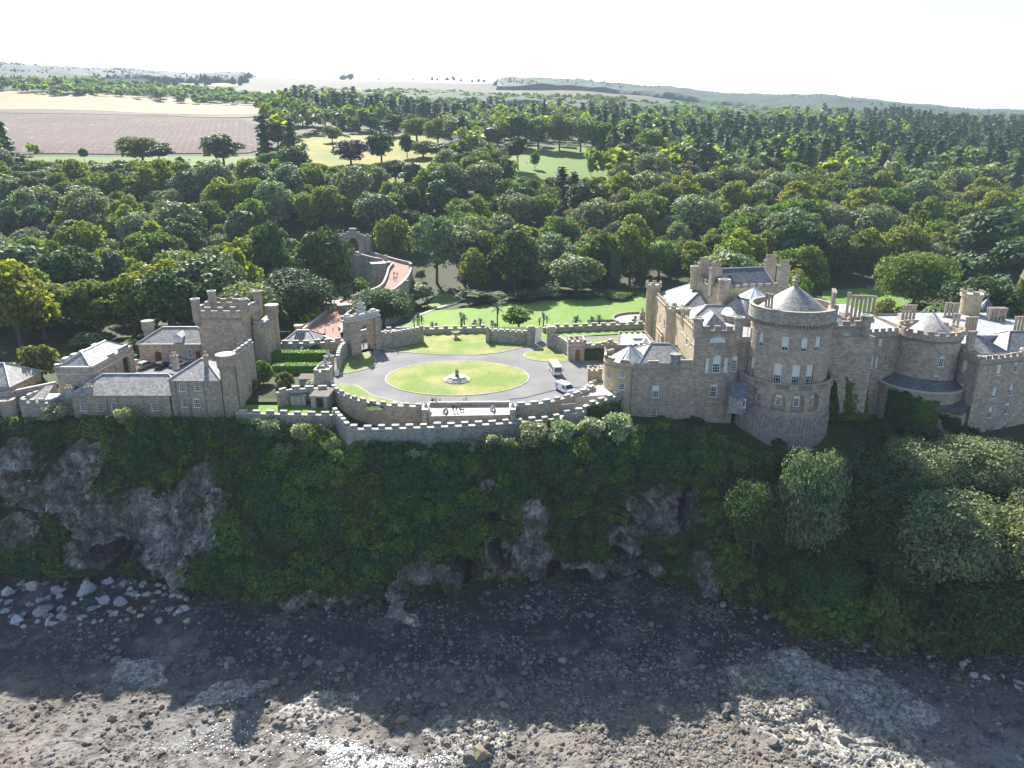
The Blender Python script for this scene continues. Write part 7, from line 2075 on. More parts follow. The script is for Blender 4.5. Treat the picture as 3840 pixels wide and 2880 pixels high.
ztp = A(1320, 882, a0[1])[2]; ztm = A(1320, 860, a0[1])[2]
wall(mb, ff, 0, L, -2, ztp, [oc_]); g = flat(ff(L, 0, 2.5), ff(0, 0, 2.5)); wall(mb, g, 0, L, -2, ztp, [op(L - 62 * sc_, W_, 4.0, 4.0 + W_ * 1.32, True, depth=.05)])
for s in (0, L):
 qd = [ff(s, -2), ff(s, -2, 2.5), ff(s, ztp, 2.5), ff(s, ztp)]; mb.face(qd[::-1] if s == 0 else qd)
mb.face([ff(0, ztp), ff(L, ztp), ff(L, ztp, 2.5), ff(0, ztp, 2.5)])
p = ff(62 * sc_, ztp, 1.2); mb.box((p[0], p[1], ztp), (5.5, 2.3, (ztm - ztp) * .6), ff.ang).box((p[0], p[1], ztp + (ztm - ztp) * .6), (3.0, 2.2, (ztm - ztp) * .6), ff.ang)
for s in (100 * sc_, 30 * sc_): p = ff(s, 0, -.3); mb.box((p[0], p[1], -2), (2.2, 1.2, ztp + 1.2), ff.ang)
mb.build('arch', M['stone_wall'], RA); crenels(RA, ff, .5, L * .3, ztp, 1.2, .8, .8, .6, 'wall'); crenels(RA, ff, L * .72, L - .3, ztp, 1.2, .8, .8, .6, 'wall')
# planter walls beside the drive
curtain('planter_wall', [P(u, v, .5)[:2] for u, v in ((1268, 1232), (1290, 1250), (1310, 1262), (1322, 1262))], -.5, 1.2, 'low planter wall with pale coping behind the gate arch', 'stone_wall', .4, None)
curtain('drive_wall', [P(u, v, 0)[:2] for u, v in ((1145, 1248), (1200, 1268), (1250, 1288), (1300, 1300))], -1.2, .9, 'low sloping wall between the garden house and the drive', 'stone_wall', .5, None)
q = P(1122, 1252, 0); tag(MB().lathe((q[0], q[1]), [(1.1, -1), (1.1, 2.0), (1.3, 2.1), (1.3, 2.4), (0, 2.5)], 14).build('round_pier', M['stone_trim'], None, True), 'round drum pier beside the red drive near the garden house', 'pier')
# ---------------------------------------------------------------- lower garden
gl = [(1480, 1240), (1560, 1170), (1620, 1142), (1700, 1150), (1800, 1140), (1950, 1128), (2200, 1125), (2420, 1115), (2440, 1240)]
drape('fountain_lawn', [P(u, v, -5.2)[:2] for u, v in gl], M['lawn_green'], .35, 3, 'broad sunlit lawn of the lower garden behind the battlement')
drape('fountain_lawn.001', [P(u, v, -5.2)[:2] for u, v in ((1590, 1128), (1640, 1080), (1690, 1082), (1730, 1120), (1650, 1138))], M['lawn_green'], .35, 3, 'grass slope below the viaduct left of the path')
drape('fountain_lawn.002', [P(u, v, -5)[:2] for u, v in ((3080, 1175), (3420, 1180), (3420, 1120), (3280, 1110), (3080, 1120))], M['lawn_green'], .35, 3, 'sunlit lawn behind the right wing chimneys')
drape('garden_footpath', [P(u, v, -5.2)[:2] for u, v in ((1550, 1160), (1640, 1132), (1730, 1114), (1705, 1088), (1690, 1070), (1700, 1072), (1722, 1092), (1748, 1112), (1640, 1138), (1556, 1166))], M['gravel'], .5, 1.2, 'narrow pale footpath curving across the lower garden')
q = P(2360, 1200, -4.6)
FO = empty('fountain_basin', (q[0], q[1], -5), 'round paved fountain basin in the lower garden beside the castle', 'basin')
MB().lathe((q[0] + 4, q[1]), [(9.5, -5), (9.5, -3.9), (8.9, -3.9), (8.9, -4.7), (0, -4.7)], 32, 0).build('rim', M['stone_wall'], FO); MB().lathe((q[0] + 4, q[1]), [(8.8, -4.62), (0, -4.62)], 32, 0).build('paving', M['gravel'], FO)
MB().box((q[0] - 9, q[1] - 1.5, -5.4), (9, .5, 1.4), 0).build('low_wall', M['stone_wall'], FO); MB().box((q[0] - 8, q[1] - 4, -5.0), (9, 4.4, .2)).build('apron', M['gravel'], FO)
MB().lathe((q[0] + 4, q[1]), [(1.0, -4.7), (.5, -3.6), (.9, -2.4), (.3, -1.8), (.3, -.8), (0, -.6)], 12).build('statue', M['stone_trim'], FO)
curtain('right_garden_wall', [P(u, v, -1)[:2] for u, v in ((3230, 1190), (3380, 1178), (3480, 1172))], -6, -1.0, 'crenellated garden wall behind the right wing', 'stone_wall', .6, (1.3, 1.3, .8))
# ---------------------------------------------------------------- vehicles
def veh_body(prof, w, tumble, zbelt, name, mat, parent, bev=.06):
 """side profile (x along, z) extruded across, narrowing above the belt line"""
 bm = bmesh.new()
 def half(z): return w / 2 - max(0, z - zbelt) * tumble
 L_ = [bm.verts.new((x, -half(z), z)) for x, z in prof]; R_ = [bm.verts.new((x, half(z), z)) for x, z in prof]
 bm.faces.new(L_); bm.faces.new(R_[::-1]); n = len(prof)
 for i in range(n):
  j = (i + 1) % n
  bm.faces.new([L_[j], L_[i], R_[i], R_[j]])
 bmesh.ops.recalc_face_normals(bm, faces=bm.faces)
 es = [e for e in bm.edges]
 bmesh.ops.bevel(bm, geom=es, offset=bev, segments=2, affect='EDGES', clamp_overlap=True)
 me = bpy.data.meshes.new(name); bm.to_mesh(me); bm.free(); me.materials.append(mat)
 for p in me.polygons: p.use_smooth = False
 return link(name, me, parent, False)
def veh_wheel(parent, x, y, r, w=.2):
 mb = MB()
 n = 18
 for sgn in (-1, 1):
  ring = [(x + r * math.cos(6.283 * i / n), y + sgn * w / 2, r + r * math.sin(6.283 * i / n)) for i in range(n)]
  mb.face(ring if sgn < 0 else ring[::-1], None, 0)
 for i in range(n):
  a, b = 6.283 * i / n, 6.283 * (i + 1) / n
  mb.face([(x + r * math.cos(a), y - w / 2, r + r * math.sin(a)), (x + r * math.cos(a), y + w / 2, r + r * math.sin(a)), (x + r * math.cos(b), y + w / 2, r + r * math.sin(b)), (x + r * math.cos(b), y - w / 2, r + r * math.sin(b))])
 wh = mb.build('wheel', M['rubber'], parent, False, False)
 mb = MB(); s = -1 if y < 0 else 1
 ring = [(x + r * .62 * math.cos(6.283 * i / 12), y + s * (w / 2 + .012), r + r * .62 * math.sin(6.283 * i / 12)) for i in range(12)]
 mb.face(ring if s < 0 else ring[::-1]); mb.build('rim', M['metal'], wh, False, False)
def quadpart(name, pts, mat, parent): return MB().face(pts).build(name, mat, parent, False, False)
def place_vehicle(E, rear, front, ln):
 a, b = Vector(rear), Vector(front); d = b - a
 E.rotation_euler = (0, 0, math.atan2(d.y, d.x)); c = (a + b) / 2; E.location = (c.x, c.y, rear[2])
def car(name, label, mat, rear, front, L=4.3, W=1.8, H=1.5, suv=False, group=None, scale=1.0):
 E = empty(name, (0, 0, 0), label, 'car', group); h = L / 2
 zb = .95 if suv else .88
 prof = [(-h, .35), (-h * 1.0, .75), (-h * .97, zb), (-h * .82, H * .93), (-h * .55, H), (h * .02, H), (h * .42, zb + .03), (h * .9, zb - .15), (h, .62), (h, .32)]
 veh_body(prof, W, .28, zb, 'body', M[mat], E)
 hw = lambda z: W / 2 - max(0, z - zb) * .28 + .006
 for s in (-1, 1):
  pts = [(-h * .78, zb + .05), (-h * .68, H - .1), (h * .0, H - .1), (h * .32, zb + .05)]
  p = [(x, s * hw(z), z) for x, z in pts]; quadpart('side_window', p if s > 0 else p[::-1], M['glass'], E)
  quadpart('headlight', [(h + .004, s * W * .42, .62), (h + .004, s * W * .27, .62), (h + .004, s * W * .27, .75), (h - .05, s * W * .42, .75)], M['white'], E)
  quadpart('tail_light', [(-h - .012, s * W * .47, .75), (-h - .012, s * W * .34, .75), (-h - .012, s * W * .34, .92), (-h - .012, s * W * .47, .92)], M['red_lamp'], E)
  quadpart('mirror', [(h * .3, s * (W / 2 + .02), zb), (h * .3, s * (W / 2 + .18), zb), (h * .3, s * (W / 2 + .18), zb + .14), (h * .3, s * (W / 2 + .02), zb + .14)], M[mat], E)
 def q(x, z, y): return (x, y, z)
 quadpart('windscreen', [q(h * .40 + .012, zb + .07, -W * .42), q(h * .40 + .012, zb + .07, W * .42), q(h * .05 + .012, H - .04, W * .36), q(h * .05 + .012, H - .04, -W * .36)], M['glass'], E)
 quadpart('rear_window', [q(-h * .965, zb + .06, W * .42), q(-h * .965, zb + .06, -W * .42), q(-h * .83, H * .92, -W * .37), q(-h * .83, H * .92, W * .37)], M['glass'], E)
 quadpart('number_plate', [q(-h - .012, .5, .26), q(-h - .012, .5, -.26), q(-h - .012, .62, -.26), q(-h - .012, .62, .26)], M['gold'], E)
 for x in (-h * .62, h * .62):
  for y in (-W / 2 + .08, W / 2 - .08): veh_wheel(E, x, y, .34 if suv else .31)
 place_vehicle(E, rear, front, L); E.scale = (scale,) * 3
 return E
car('parked_car', 'silver estate car parked leftmost in the stable yard', 'paint_silver', P(527, 1386, 0), P(572, 1371, 0), 4.4, 1.85, 1.62, True)
car('parked_car.001', 'black hatchback car parked in the middle of the yard', 'paint_black', P(592, 1386, 0), P(628, 1369, 0), 4.1, 1.75, 1.5)
car('parked_car.002', 'white car parked rightmost in the yard behind the chimney', 'paint_white', P(650, 1380, 0), P(692, 1363, 0), 4.2, 1.78, 1.5)
# van
rear, front = Vector(P(2098, 1460, 0)), Vector(P(2140, 1480, 0))
VN = empty('van', (0, 0, 0), 'white panel van parked near the terrace wall', 'van'); h = 2.5; W = 1.95; H = 1.95
veh_body([(-h, .35), (-h, 1.0), (-h * .97, H * .95), (-h * .9, H), (h * .28, H), (h * .42, H * .95), (h * .68, 1.12), (h * .95, .95), (h, .7), (h, .3)], W, .12, 1.0, 'body', M['paint_white'], VN, .07)
quadpart('windscreen', [(h * .665 + .02, -W * .43, 1.16), (h * .665 + .02, W * .43, 1.16), (h * .44 + .02, W * .4, H * .93), (h * .44 + .02, -W * .4, H * .93)], M['glass'], VN)
for s in (-1, 1):
 p = [(h * .12, s * (W / 2 + .004), 1.1), (h * .56, s * (W / 2 + .004), 1.1), (h * .40, s * (W / 2 - .085), 1.75), (h * .12, s * (W / 2 - .085), 1.75)]; quadpart('side_window', p if s < 0 else p[::-1], M['glass'], VN)
 quadpart('headlight', [(h + .004, s * W * .46, .75), (h + .004, s * W * .3, .75), (h * .97, s * W * .3, .92), (h * .97, s * W * .46, .92)], M['metal'], VN)
 p = [(-h * .95, s * (W / 2 + .005), .75), (-h * .45, s * (W / 2 + .005), .7), (-h * .62, s * (W / 2 + .003), 1.0), (-h * .55, s * (W / 2 - .06), 1.5), (-h * .95, s * (W / 2 - .06), 1.5)]; quadpart('livery_swirl', p if s < 0 else p[::-1], M['cloth_denim'], VN)
 quadpart('door_line', [(h * .08, s * (W / 2 + .006), .4), (h * .1, s * (W / 2 + .006), .4), (h * .1, s * (W / 2 - .08), 1.7), (h * .08, s * (W / 2 - .08), 1.7)], M['metal'], VN)
 quadpart('mirror', [(h * .55, s * (W / 2 + .02), 1.1), (h * .55, s * (W / 2 + .22), 1.1), (h * .55, s * (W / 2 + .22), 1.4), (h * .55, s * (W / 2 + .02), 1.4)], M['iron'], VN)
quadpart('grille', [(h + .006, -W * .25, .62), (h + .006, W * .25, .62), (h + .006, W * .25, .78), (h + .006, -W * .25, .78)], M['iron'], VN)
for x in (-h * .6, h * .64):
 for y in (-W / 2 + .1, W / 2 - .1): veh_wheel(VN, x, y, .33)
place_vehicle(VN, rear, front, 5)
# minibus
rear, front = Vector(P(2072, 1383, 0)), Vector(P(2092, 1413, 0))
BU = empty('minibus', (0, 0, 0), 'white minibus parked right of the oval lawn', 'minibus'); h = 3.5; W = 2.15; H = 2.55
veh_body([(-h, .4), (-h, H * .93), (-h * .95, H), (h * .9, H), (h * .97, H * .94), (h, 1.15), (h, .35)], W, .06, 1.2, 'body', M['paint_white'], BU, .09)
quadpart('windscreen', [(h + .012, -W * .43, 1.15), (h + .012, W * .43, 1.15), (h * .975 + .02, W * .41, H * .9), (h * .975 + .02, -W * .41, H * .9)], M['glass'], BU)
for s in (-1, 1):
 for k in range(5):
  x0 = -h * .9 + k * 1.22; z0 = 1.2 if not (k == 4 and s < 0) else .6
  p = [(x0, s * (W / 2 + .006), z0), (x0 + 1.08, s * (W / 2 + .006), z0), (x0 + 1.08, s * (W / 2 - .058), 2.2), (x0, s * (W / 2 - .058), 2.2)]; quadpart('side_window', p if s < 0 else p[::-1], M['glass'], BU)
 quadpart('headlight', [(h + .006, s * W * .45, .7), (h + .006, s * W * .3, .7), (h + .006, s * W * .3, .9), (h + .006, s * W * .45, .9)], M['metal'], BU)
 MB().box((h * .98, s * (W / 2 + .2), 1.5), (.12, .22, .5)).build('mirror', M['iron'], BU, False, False)
quadpart('bumper', [(h + .008, -W * .46, .4), (h + .008, W * .46, .4), (h + .008, W * .46, .6), (h + .008, -W * .46, .6)], M['cloth_grey'], BU)
quadpart('number_plate', [(h + .012, -.26, .45), (h + .012, .26, .45), (h + .012, .26, .56), (h + .012, -.26, .56)], M['white'], BU)
for x in (-1.6, -.2): MB().box((x, 0, H), (.6, .6, .07)).build('roof_hatch', M['cloth_grey'], BU, False, False)
for x in (-h * .55, h * .62):
 for y in (-W / 2 + .1, W / 2 - .1): veh_wheel(BU, x, y, .4)
place_vehicle(BU, rear, front, 7); BU.scale = (.9,) * 3
# ---------------------------------------------------------------- people
def person(u, v, z, label, top='cloth_black', legs='cloth_navy', face=0.0, h=1.72, step=.18, hair='hair', bag=None, arms=0.0, coat=False, shorts=False, uvx=None):
 p = P(u, v, z)
 k = h / 1.75
 m2 = FIG[(step, arms)].copy()
 m2.materials.clear()
 for m in (top, legs, 'skin', hair, 'cloth_black'): m2.materials.append(M[m])
 for f in m2.polygons:
  c = f.center; f.use_smooth = True
  if c.z > 1.53: f.material_index = 3 if (c.z > 1.66 or c.y > .015) else 2
  elif c.z > 1.46: f.material_index = 2
  elif abs(c.x) > .19 and c.z < 1.0 + arms * .2 and c.z > .7: f.material_index = 2
  elif c.z > (.55 if coat else .93): f.material_index = 0
  elif c.z < .09: f.material_index = 4
  elif shorts and c.z < .5: f.material_index = 2
  else: f.material_index = 1
 E = link('person', m2); E.location = (p[0], p[1], z); E.rotation_euler = (0, 0, face); E.scale = (k, k, k)
 tag(E, label, 'person')
 if bag: MB().box((.26, -.02, .75), (.12, .3, .3)).build('shoulder_bag', M[bag], E, False, False)
 return E
tz = -.3
person(1700, 1546, tz, 'person in dark jacket with pale hair on the gravel terrace', 'cloth_black', 'cloth_navy', .2, 1.74, .06, 'cloth_white', arms=.8)
person(1712, 1546, tz, 'person in red jacket and black trousers on the gravel terrace', 'cloth_red', 'cloth_black', -.3, 1.68, .06, 'cloth_grey', arms=.4)
person(1634, 1512, 0, 'person in white top and jeans beside the pushchair', 'cloth_white', 'cloth_denim', .4, 1.68, .06)
person(1650, 1512, 0, 'small child in dark clothes near the terrace', 'cloth_black', 'cloth_black', 0, 1.0, .1)
person(1749, 1506, 0, 'person in white crouching forward behind the terrace parapet', 'cloth_white', 'cloth_grey', .6, 1.5, .1, arms=.8)
person(1740, 1508, 0, 'toddler in dark top behind the terrace parapet', 'cloth_grey', 'cloth_black', .6, .85, .1)
person(1397, 1330, 0, 'person in black top and blue jeans walking from the gate arch', 'cloth_black', 'cloth_denim', .2, 1.75, .2)
person(1434, 1333, 0, 'person in long black coat on the drive by the gate shadow', 'cloth_black', 'cloth_tan', .3, 1.75, .15, coat=True)
person(1492, 1326, 0, 'person in dark clothes stepping on the drive by the lawn kerb', 'cloth_black', 'cloth_black', -.4, 1.1, .25)
person(1364, 1310, 0, 'person in pink top in the shade of the gate arch', 'cloth_pink', 'cloth_grey', .2, 1.66, .15)
person(1386, 1312, 0, 'person in grey walking under the gate arch', 'cloth_grey', 'cloth_black', .2, 1.72, .15)
person(1218, 1270, 0, 'person in black walking down the apron past the bollards', 'cloth_black', 'cloth_black', .3, 1.78, .22, bag='cloth_tan')
person(1271, 1282, 0, 'person in grey walking on the apron behind the gate', 'cloth_grey', 'cloth_grey', -.2, 1.72, .2)
person(1478, 1036, rdz(1036), 'person in black in the farther pair on the red drive', 'cloth_black', 'cloth_navy', 0, 1.8, .2)
person(1490, 1038, rdz(1038), 'person in tan top in the farther pair on the red drive', 'cloth_tan', 'cloth_tan', 0, 1.75, .2)
person(1478, 1053, rdz(1053), 'person in grey in the nearer pair on the red drive', 'cloth_grey', 'cloth_black', 0, 1.75, .2)
person(1486, 1052, rdz(1052), 'person in white top in the nearer pair on the red drive', 'cloth_white', 'cloth_black', 0, 1.75, .2)
# pushchair
q = P(1622, 1513, 0); PC = empty('pushchair', (q[0], q[1], 0), 'dark pushchair with hood beside the person in white', 'pushchair')
MB().box((q[0], q[1], .35), (.5, .7, .3), .4, 0).build('seat', M['cloth_black'], PC); MB().lathe((q[0], q[1] + .1), [(.33, .65), (.3, .9), (.15, 1.05), (0, 1.08)], 10).build('hood', M['cloth_grey'], PC)
MB().tube((q[0] - .2, q[1] + .3, .6), (q[0] - .25, q[1] + .65, 1.05), .02).tube((q[0] + .2, q[1] + .3, .6), (q[0] + .15, q[1] + .65, 1.05), .02).tube((q[0] - .25, q[1] + .65, 1.05), (q[0] + .15, q[1] + .65, 1.05), .025).build('handle', M['iron'], PC)
for sx in (-.22, .22):
 for sy in (-.25, .3): MB().tube((q[0] + sx - .03, q[1] + sy, .15), (q[0] + sx + .03, q[1] + sy, .15), .15, .15, 12).build('wheel', M['rubber'], PC)
# dog
q = P(1732, 1544, tz)
def skin_mesh(name, key, mat, loc, rz, label, cat, sc=1.0):
 m2 = FIG[key].copy(); m2.materials.clear(); m2.materials.append(M[mat])
 for f in m2.polygons: f.use_smooth = True
 E = link(name, m2); E.location = loc; E.rotation_euler = (0, 0, rz); E.scale = (sc,) * 3
 return tag(E, label, cat)
skin_mesh('dog', 'dog', 'cloth_black', (q[0], q[1], tz), math.pi * .95, 'black dog standing on the gravel terrace beside its owners', 'dog', 1.15)
# sheep on the pasture
for k, (u, v, rz) in enumerate(((710, 604, .2), (698, 632, 1.2), (1975, 615, 2.0), (2010, 622, .4), (2260, 628, .8))):
 x, y, z = on_terr(u, v); skin_mesh('sheep', 'sheep', 'cloth_white', (x, y, z + .3), rz, ['sheep on the pasture below the ploughed field', 'second sheep lower on the left pasture', 'leftmost sheep on the bright clearing', 'middle sheep on the bright clearing', 'rightmost sheep on the bright clearing'][k], 'sheep', 1.3)
# cannons on the terrace
for k, (u, v) in enumerate(((1670, 1548), (1848, 1540))):
 q = P(u, v, tz); E = empty('cannon', (q[0], q[1], tz), ('left' if k == 0 else 'right') + ' black cannon on a wooden carriage on the terrace', 'cannon')
 MB().lathe((0, 0), [(.0, -.75), (.08, -.7), (.05, -.62), (.24, -.55), (.26, -.4), (.2, .3), (.15, 1.1), (.19, 1.15), (.19, 1.3), (.1, 1.3), (.09, .9), (0, .9)], 14).build('barrel', M['iron'], E, True, False)
 E.children[0].rotation_euler = (R(82), 0, 0); E.children[0].location = (0, 0, .75)
 for sx in (-.3, .3): MB().box((sx, .2, .3), (.12, 1.6, .35)).build('carriage_cheek', M['iron'], E, False, False)
 for sx in (-.42, .42):
  for y in (-.4, .7):
   MB().tube((sx - .06, y, .22), (sx + .06, y, .22), .22, .22, 14).build('wheel', M['iron'], E, False, False)
# bollards, sign board
for k, (u, v) in enumerate(((1164, 1253), (1193, 1250), (1220, 1247), (1249, 1244))):
 q = P(u, v, 0); tag(MB().lathe((q[0], q[1]), [(.14, 0), (.14, .15), (.1, .2), (.1, 1.0), (.14, 1.05), (.1, 1.15), (0, 1.2)], 10).build('bollard', M['iron'], None, True), '%s of the four black bollards across the red drive' % ('leftmost', 'second from left', 'third from left', 'rightmost')[k], 'bollard', 'bollards across the drive')
q = P(1265, 1410, 0); SB = empty('sign_board', (q[0], q[1], 0), 'white folding A-board sign by the court entrance', 'sign')
MB().face([(q[0] - .4, q[1] - .35, .05), (q[0] + .4, q[1] - .35, .05), (q[0] + .4, q[1] - .02, 1.5), (q[0] - .4, q[1] - .02, 1.5)]).face([(q[0] + .4, q[1] + .35, .05), (q[0] - .4, q[1] + .35, .05), (q[0] - .4, q[1] + .02, 1.5), (q[0] + .4, q[1] + .02, 1.5)]).build('board', M['white'], SB)
MB().box((q[0], q[1] - .33, 0), (1.0, .12, .1)).box((q[0], q[1] + .33, 0), (1.0, .12, .1)).build('foot', M['iron'], SB)
# traffic cone at the foot of the sea wall
q = A(1317, 1676, 125.3); tag(MB().lathe((q[0], 125.3), [(.3, q[2]), (.3, q[2] + .06), (.2, q[2] + .08), (.05, q[2] + .9), (0, q[2] + .9)], 10).build('marker_cone', M['white'], None, True), 'small white marker cone at the foot of the sea wall', 'cone')
# old gun barrels stacked against the corner house
q = P(925, 1485, -2.0)
for k in range(3):
 tag(MB().tube((q[0] - 1 + k * .6, q[1], -1.8 + k * .12), (q[0] - .2 + k * .7, q[1] + 3.0, -1.2), .24, .17, 10).build('old_gun_barrel', M['iron']), '%s old iron gun barrel leaning beside the corner house' % ('left', 'middle', 'right')[k], 'gun barrel', 'old gun barrels')
# ---------------------------------------------------------------- planting
prg = random.Random(11)
NAMES = {'beech': 'broad mid green beech', 'lime': 'yellow green lime tree', 'golden': 'golden tinged tree', 'oak': 'olive green oak', 'sycamore': 'pale silvery sycamore', 'evergreen': 'dark green dense tree', 'copper': 'dark purple copper beech', 'bright': 'fresh green tree',
   'spruce': 'dark pointed spruce', 'cypress': 'tall narrow conifer', 'pine': 'open crowned pine', 'blue_pine': 'blue green pine'}
CATS = {'beech': 'beech_tree', 'lime': 'lime_tree', 'golden': 'broadleaf_tree', 'oak': 'oak_tree', 'sycamore': 'sycamore_tree', 'evergreen': 'broadleaf_tree', 'copper': 'copper_beech', 'bright': 'broadleaf_tree', 'spruce': 'spruce_tree', 'cypress': 'conifer_tree', 'pine': 'pine_tree', 'blue_pine': 'pine_tree', 'big_oak': 'oak_tree', 'big_dark': 'holm_oak', 'big_sycamore': 'sycamore_tree'}
TAKEN = []                                      # x, y, crown radius
CR = {'beech': .40, 'lime': .37, 'golden': .40, 'oak': .46, 'sycamore': .41, 'evergreen': .40, 'copper': .4, 'bright': .4, 'spruce': .2, 'cypress': .27, 'pine': .3, 'blue_pine': .36, 'big_oak': .5, 'big_dark': .5, 'big_sycamore': .47}
def tree_at(u, vtop, Y, wpx, knd, label, name=None):
 """a tree whose top shows at (u, vtop), standing Y metres away, crown wpx photo pixels wide"""
 top = A(u, vtop, Y); z = terr1(top[0], Y)
 h = max(4.0, top[2] - z)
 d = proj((top[0], Y, z))[2]
 w = wpx * d / FPX
 TAKEN.append((top[0], Y, w / 2))
 return plant(knd, top[0], Y, z - .3, h * 1.02, label, 'tree', None, w / (2 * CR[knd] * 1.08) / h, name or CATS[knd])
T_ = tree_at
T_(1200, 830, 268, 235, 'evergreen', 'big dark dome of a tree left of the viaduct')
T_(1075, 1000, 214, 330, 'big_dark', 'low spreading dark yew beside the clock tower', 'yew_tree')
T_(1430, 1058, 210, 250, 'big_dark', 'dense holm oak directly behind the gate arch')
T_(1462, 790, 318, 150, 'lime', 'golden topped lime tree behind the red drive')
T_(1630, 785, 300, 190, 'sycamore', 'silvery sycamore left above the garden footpath')
T_(1735, 830, 296, 180, 'sycamore', 'second silvery sycamore right of the footpath')
T_(1930, 832, 276, 215, 'evergreen', 'tall dark conical tree behind the fountain lawn')
T_(2165, 942, 272, 210, 'sycamore', 'round pale grey green tree at the lawn edge')
T_(2310, 912, 280, 62, 'cypress', 'slim weeping conifer at the edge of the lawn')
T_(2085, 770, 330, 90, 'pine', 'tall bare stemmed pine behind the grey green tree')
T_(2310, 815, 320, 120, 'sycamore', 'pinkish pale tree above the weeping conifer')
T_(2480, 890, 290, 150, 'bright', 'light green tree behind the castle turret')
T_(2220, 850, 315, 130, 'oak', 'olive tree between the grey green tree and the pine')
T_(3460, 925, 236, 330, 'big_oak', 'large spreading oak behind the right wing')
T_(3760, 790, 262, 300, 'blue_pine', 'feathery blue green pine rightmost behind the chimneys')
T_(3660, 850, 275, 230, 'blue_pine', 'blue green pine behind the round brick turret')
T_(3840, 900, 245, 260, 'blue_pine', 'blue green pine cut by the right picture edge')
T_(3020, 1050, 215, 60, 'bright', 'small bright tree right of the tower finial')
T_(2585, 608, 420, 110, 'copper', 'dark purple copper beech in the middle of the wood')
T_(735, 945, 215, 130, 'bright', 'fresh light green tree above the clock tower')
T_(870, 915, 225, 210, 'golden', 'golden green tree behind the clock tower')
T_(600, 950, 205, 260, 'lime', 'large yellow green tree above the stable range')
T_(470, 1010, 196, 220, 'lime', 'yellow green tree left of the stable chimney')
T_(130, 1060, 190, 300, 'lime', 'broad yellow green tree at the far left')
T_(330, 1030, 192, 220, 'lime', 'yellow green tree above the pavilion')
T_(1000, 800, 262, 170, 'evergreen', 'dark tree behind the yew')
T_(520, 505, 468, 200, 'oak', 'broad olive oak at the edge of the ploughed field')
T_(590, 535, 455, 130, 'pine', 'dark pine beside the field edge oak')
T_(825, 492, 470, 160, 'evergreen', 'dark round oak against the ploughed field')
T_(1032, 455, 500, 90, 'pine', 'tall scots pine beside the bracken meadow', 'scots_pine')
T_(1095, 540, 440, 130, 'evergreen', 'dark tree below the scots pine')
T_(1242, 465, 560, 74, 'beech', 'lone round tree in the bracken meadow')
T_(1310, 515, 470, 150, 'copper', 'brownish tree at the left edge of the bracken meadow')
T_(1425, 483, 480, 130, 'evergreen', 'dark round tree in the bracken meadow')
T_(1523, 492, 500, 60, 'evergreen', 'small dark bush tree in the bracken meadow')
T_(1942, 508, 450, 95, 'pine', 'flat topped scots pine on the green clearing', 'scots_pine')
T_(2006, 560, 455, 40, 'beech', 'small round bush on the green clearing')
T_(2218, 582, 440, 36, 'beech', 'little tree on the right of the green clearing')
T_(308, 548, 470, 36, 'evergreen', 'tiny dark tree at the ploughed field fence')
T_(672, 582, 455, 40, 'evergreen', 'small dark tree on the pasture by the sheep')
T_(1790, 560, 400, 170, 'lime', 'yellow green tree below the bracken meadow')
T_(1800, 590, 385, 160, 'sycamore', 'grey green tree overlapping the bracken meadow')
T_(1900, 600, 395, 60, 'pine', 'thin pine left of the green clearing')
T_(2110, 620, 385, 110, 'spruce', 'dark spruce in front of the green clearing')
T_(2155, 640, 375, 110, 'spruce', 'second dark spruce in front of the green clearing')
T_(1640, 600, 395, 130, 'bright', 'thin branched tree in front of the bracken meadow')
# trees closing off the meadows
for k, (u, v, Y, w) in enumerate(((985, 425, 640, 90), (1050, 412, 650, 100), (1130, 400, 660, 110), (1215, 405, 660, 100), (1300, 395, 660, 110), (1385, 410, 650, 110), (1470, 420, 620, 110), (1560, 432, 585, 130), (1640, 440, 560, 130), (1715, 428, 555, 130), (1790, 440, 548, 120), (1865, 432, 550, 120),
         (1945, 420, 552, 120), (2020, 428, 545, 120), (2100, 420, 545, 120), (2180, 432, 540, 120), (2255, 440, 535, 130), (2340, 436, 520, 150), (2380, 520, 455, 170), (2440, 470, 490, 150), (2330, 650, 395, 150), (2250, 680, 380, 140), (1010, 560, 440, 120), (960, 600, 425, 110), (30, 560, 430, 170), (150, 590, 415, 150), (260, 600, 410, 140), (390, 600, 420, 130), (90, 630, 390, 160), (1585, 520, 500, 120), (1660, 530, 495, 130), (1740, 520, 500, 130), (1830, 540, 480, 120), (1700, 600, 430, 140), (1180, 600, 420, 130), (1390, 610, 410, 140), (1480, 590, 420, 120))):
 kk = ('evergreen', 'beech', 'oak', 'sycamore', 'beech', 'lime')[k % 6]; side = 'the brown field' if u < 900 else 'the bracken meadow' if u < 1560 else 'the green clearing'
 T_(u, v, Y, w, kk, '%s closing the edge of %s' % (NAMES[kk], side))['group'] = '%s trees round %s' % (kk, side)
# conifer stand on the left
for k, (u, v, Y, w) in enumerate(((60, 700, 330, 130), (150, 640, 360, 120), (230, 690, 345, 130), (330, 700, 350, 130), (30, 780, 300, 130), (130, 770, 305, 130), (260, 800, 300, 130), (400, 740, 345, 110), (195, 850, 285, 120), (330, 830, 295, 120), (410, 830, 300, 100), (70, 880, 275, 130), (-40, 740, 310, 130))):
 T_(u, v, Y, w, 'blue_pine' if k % 3 else 'cypress', 'feathery blue green conifer in the dense stand at the left', 'conifer_tree')['group'] = 'conifer stand at the left'
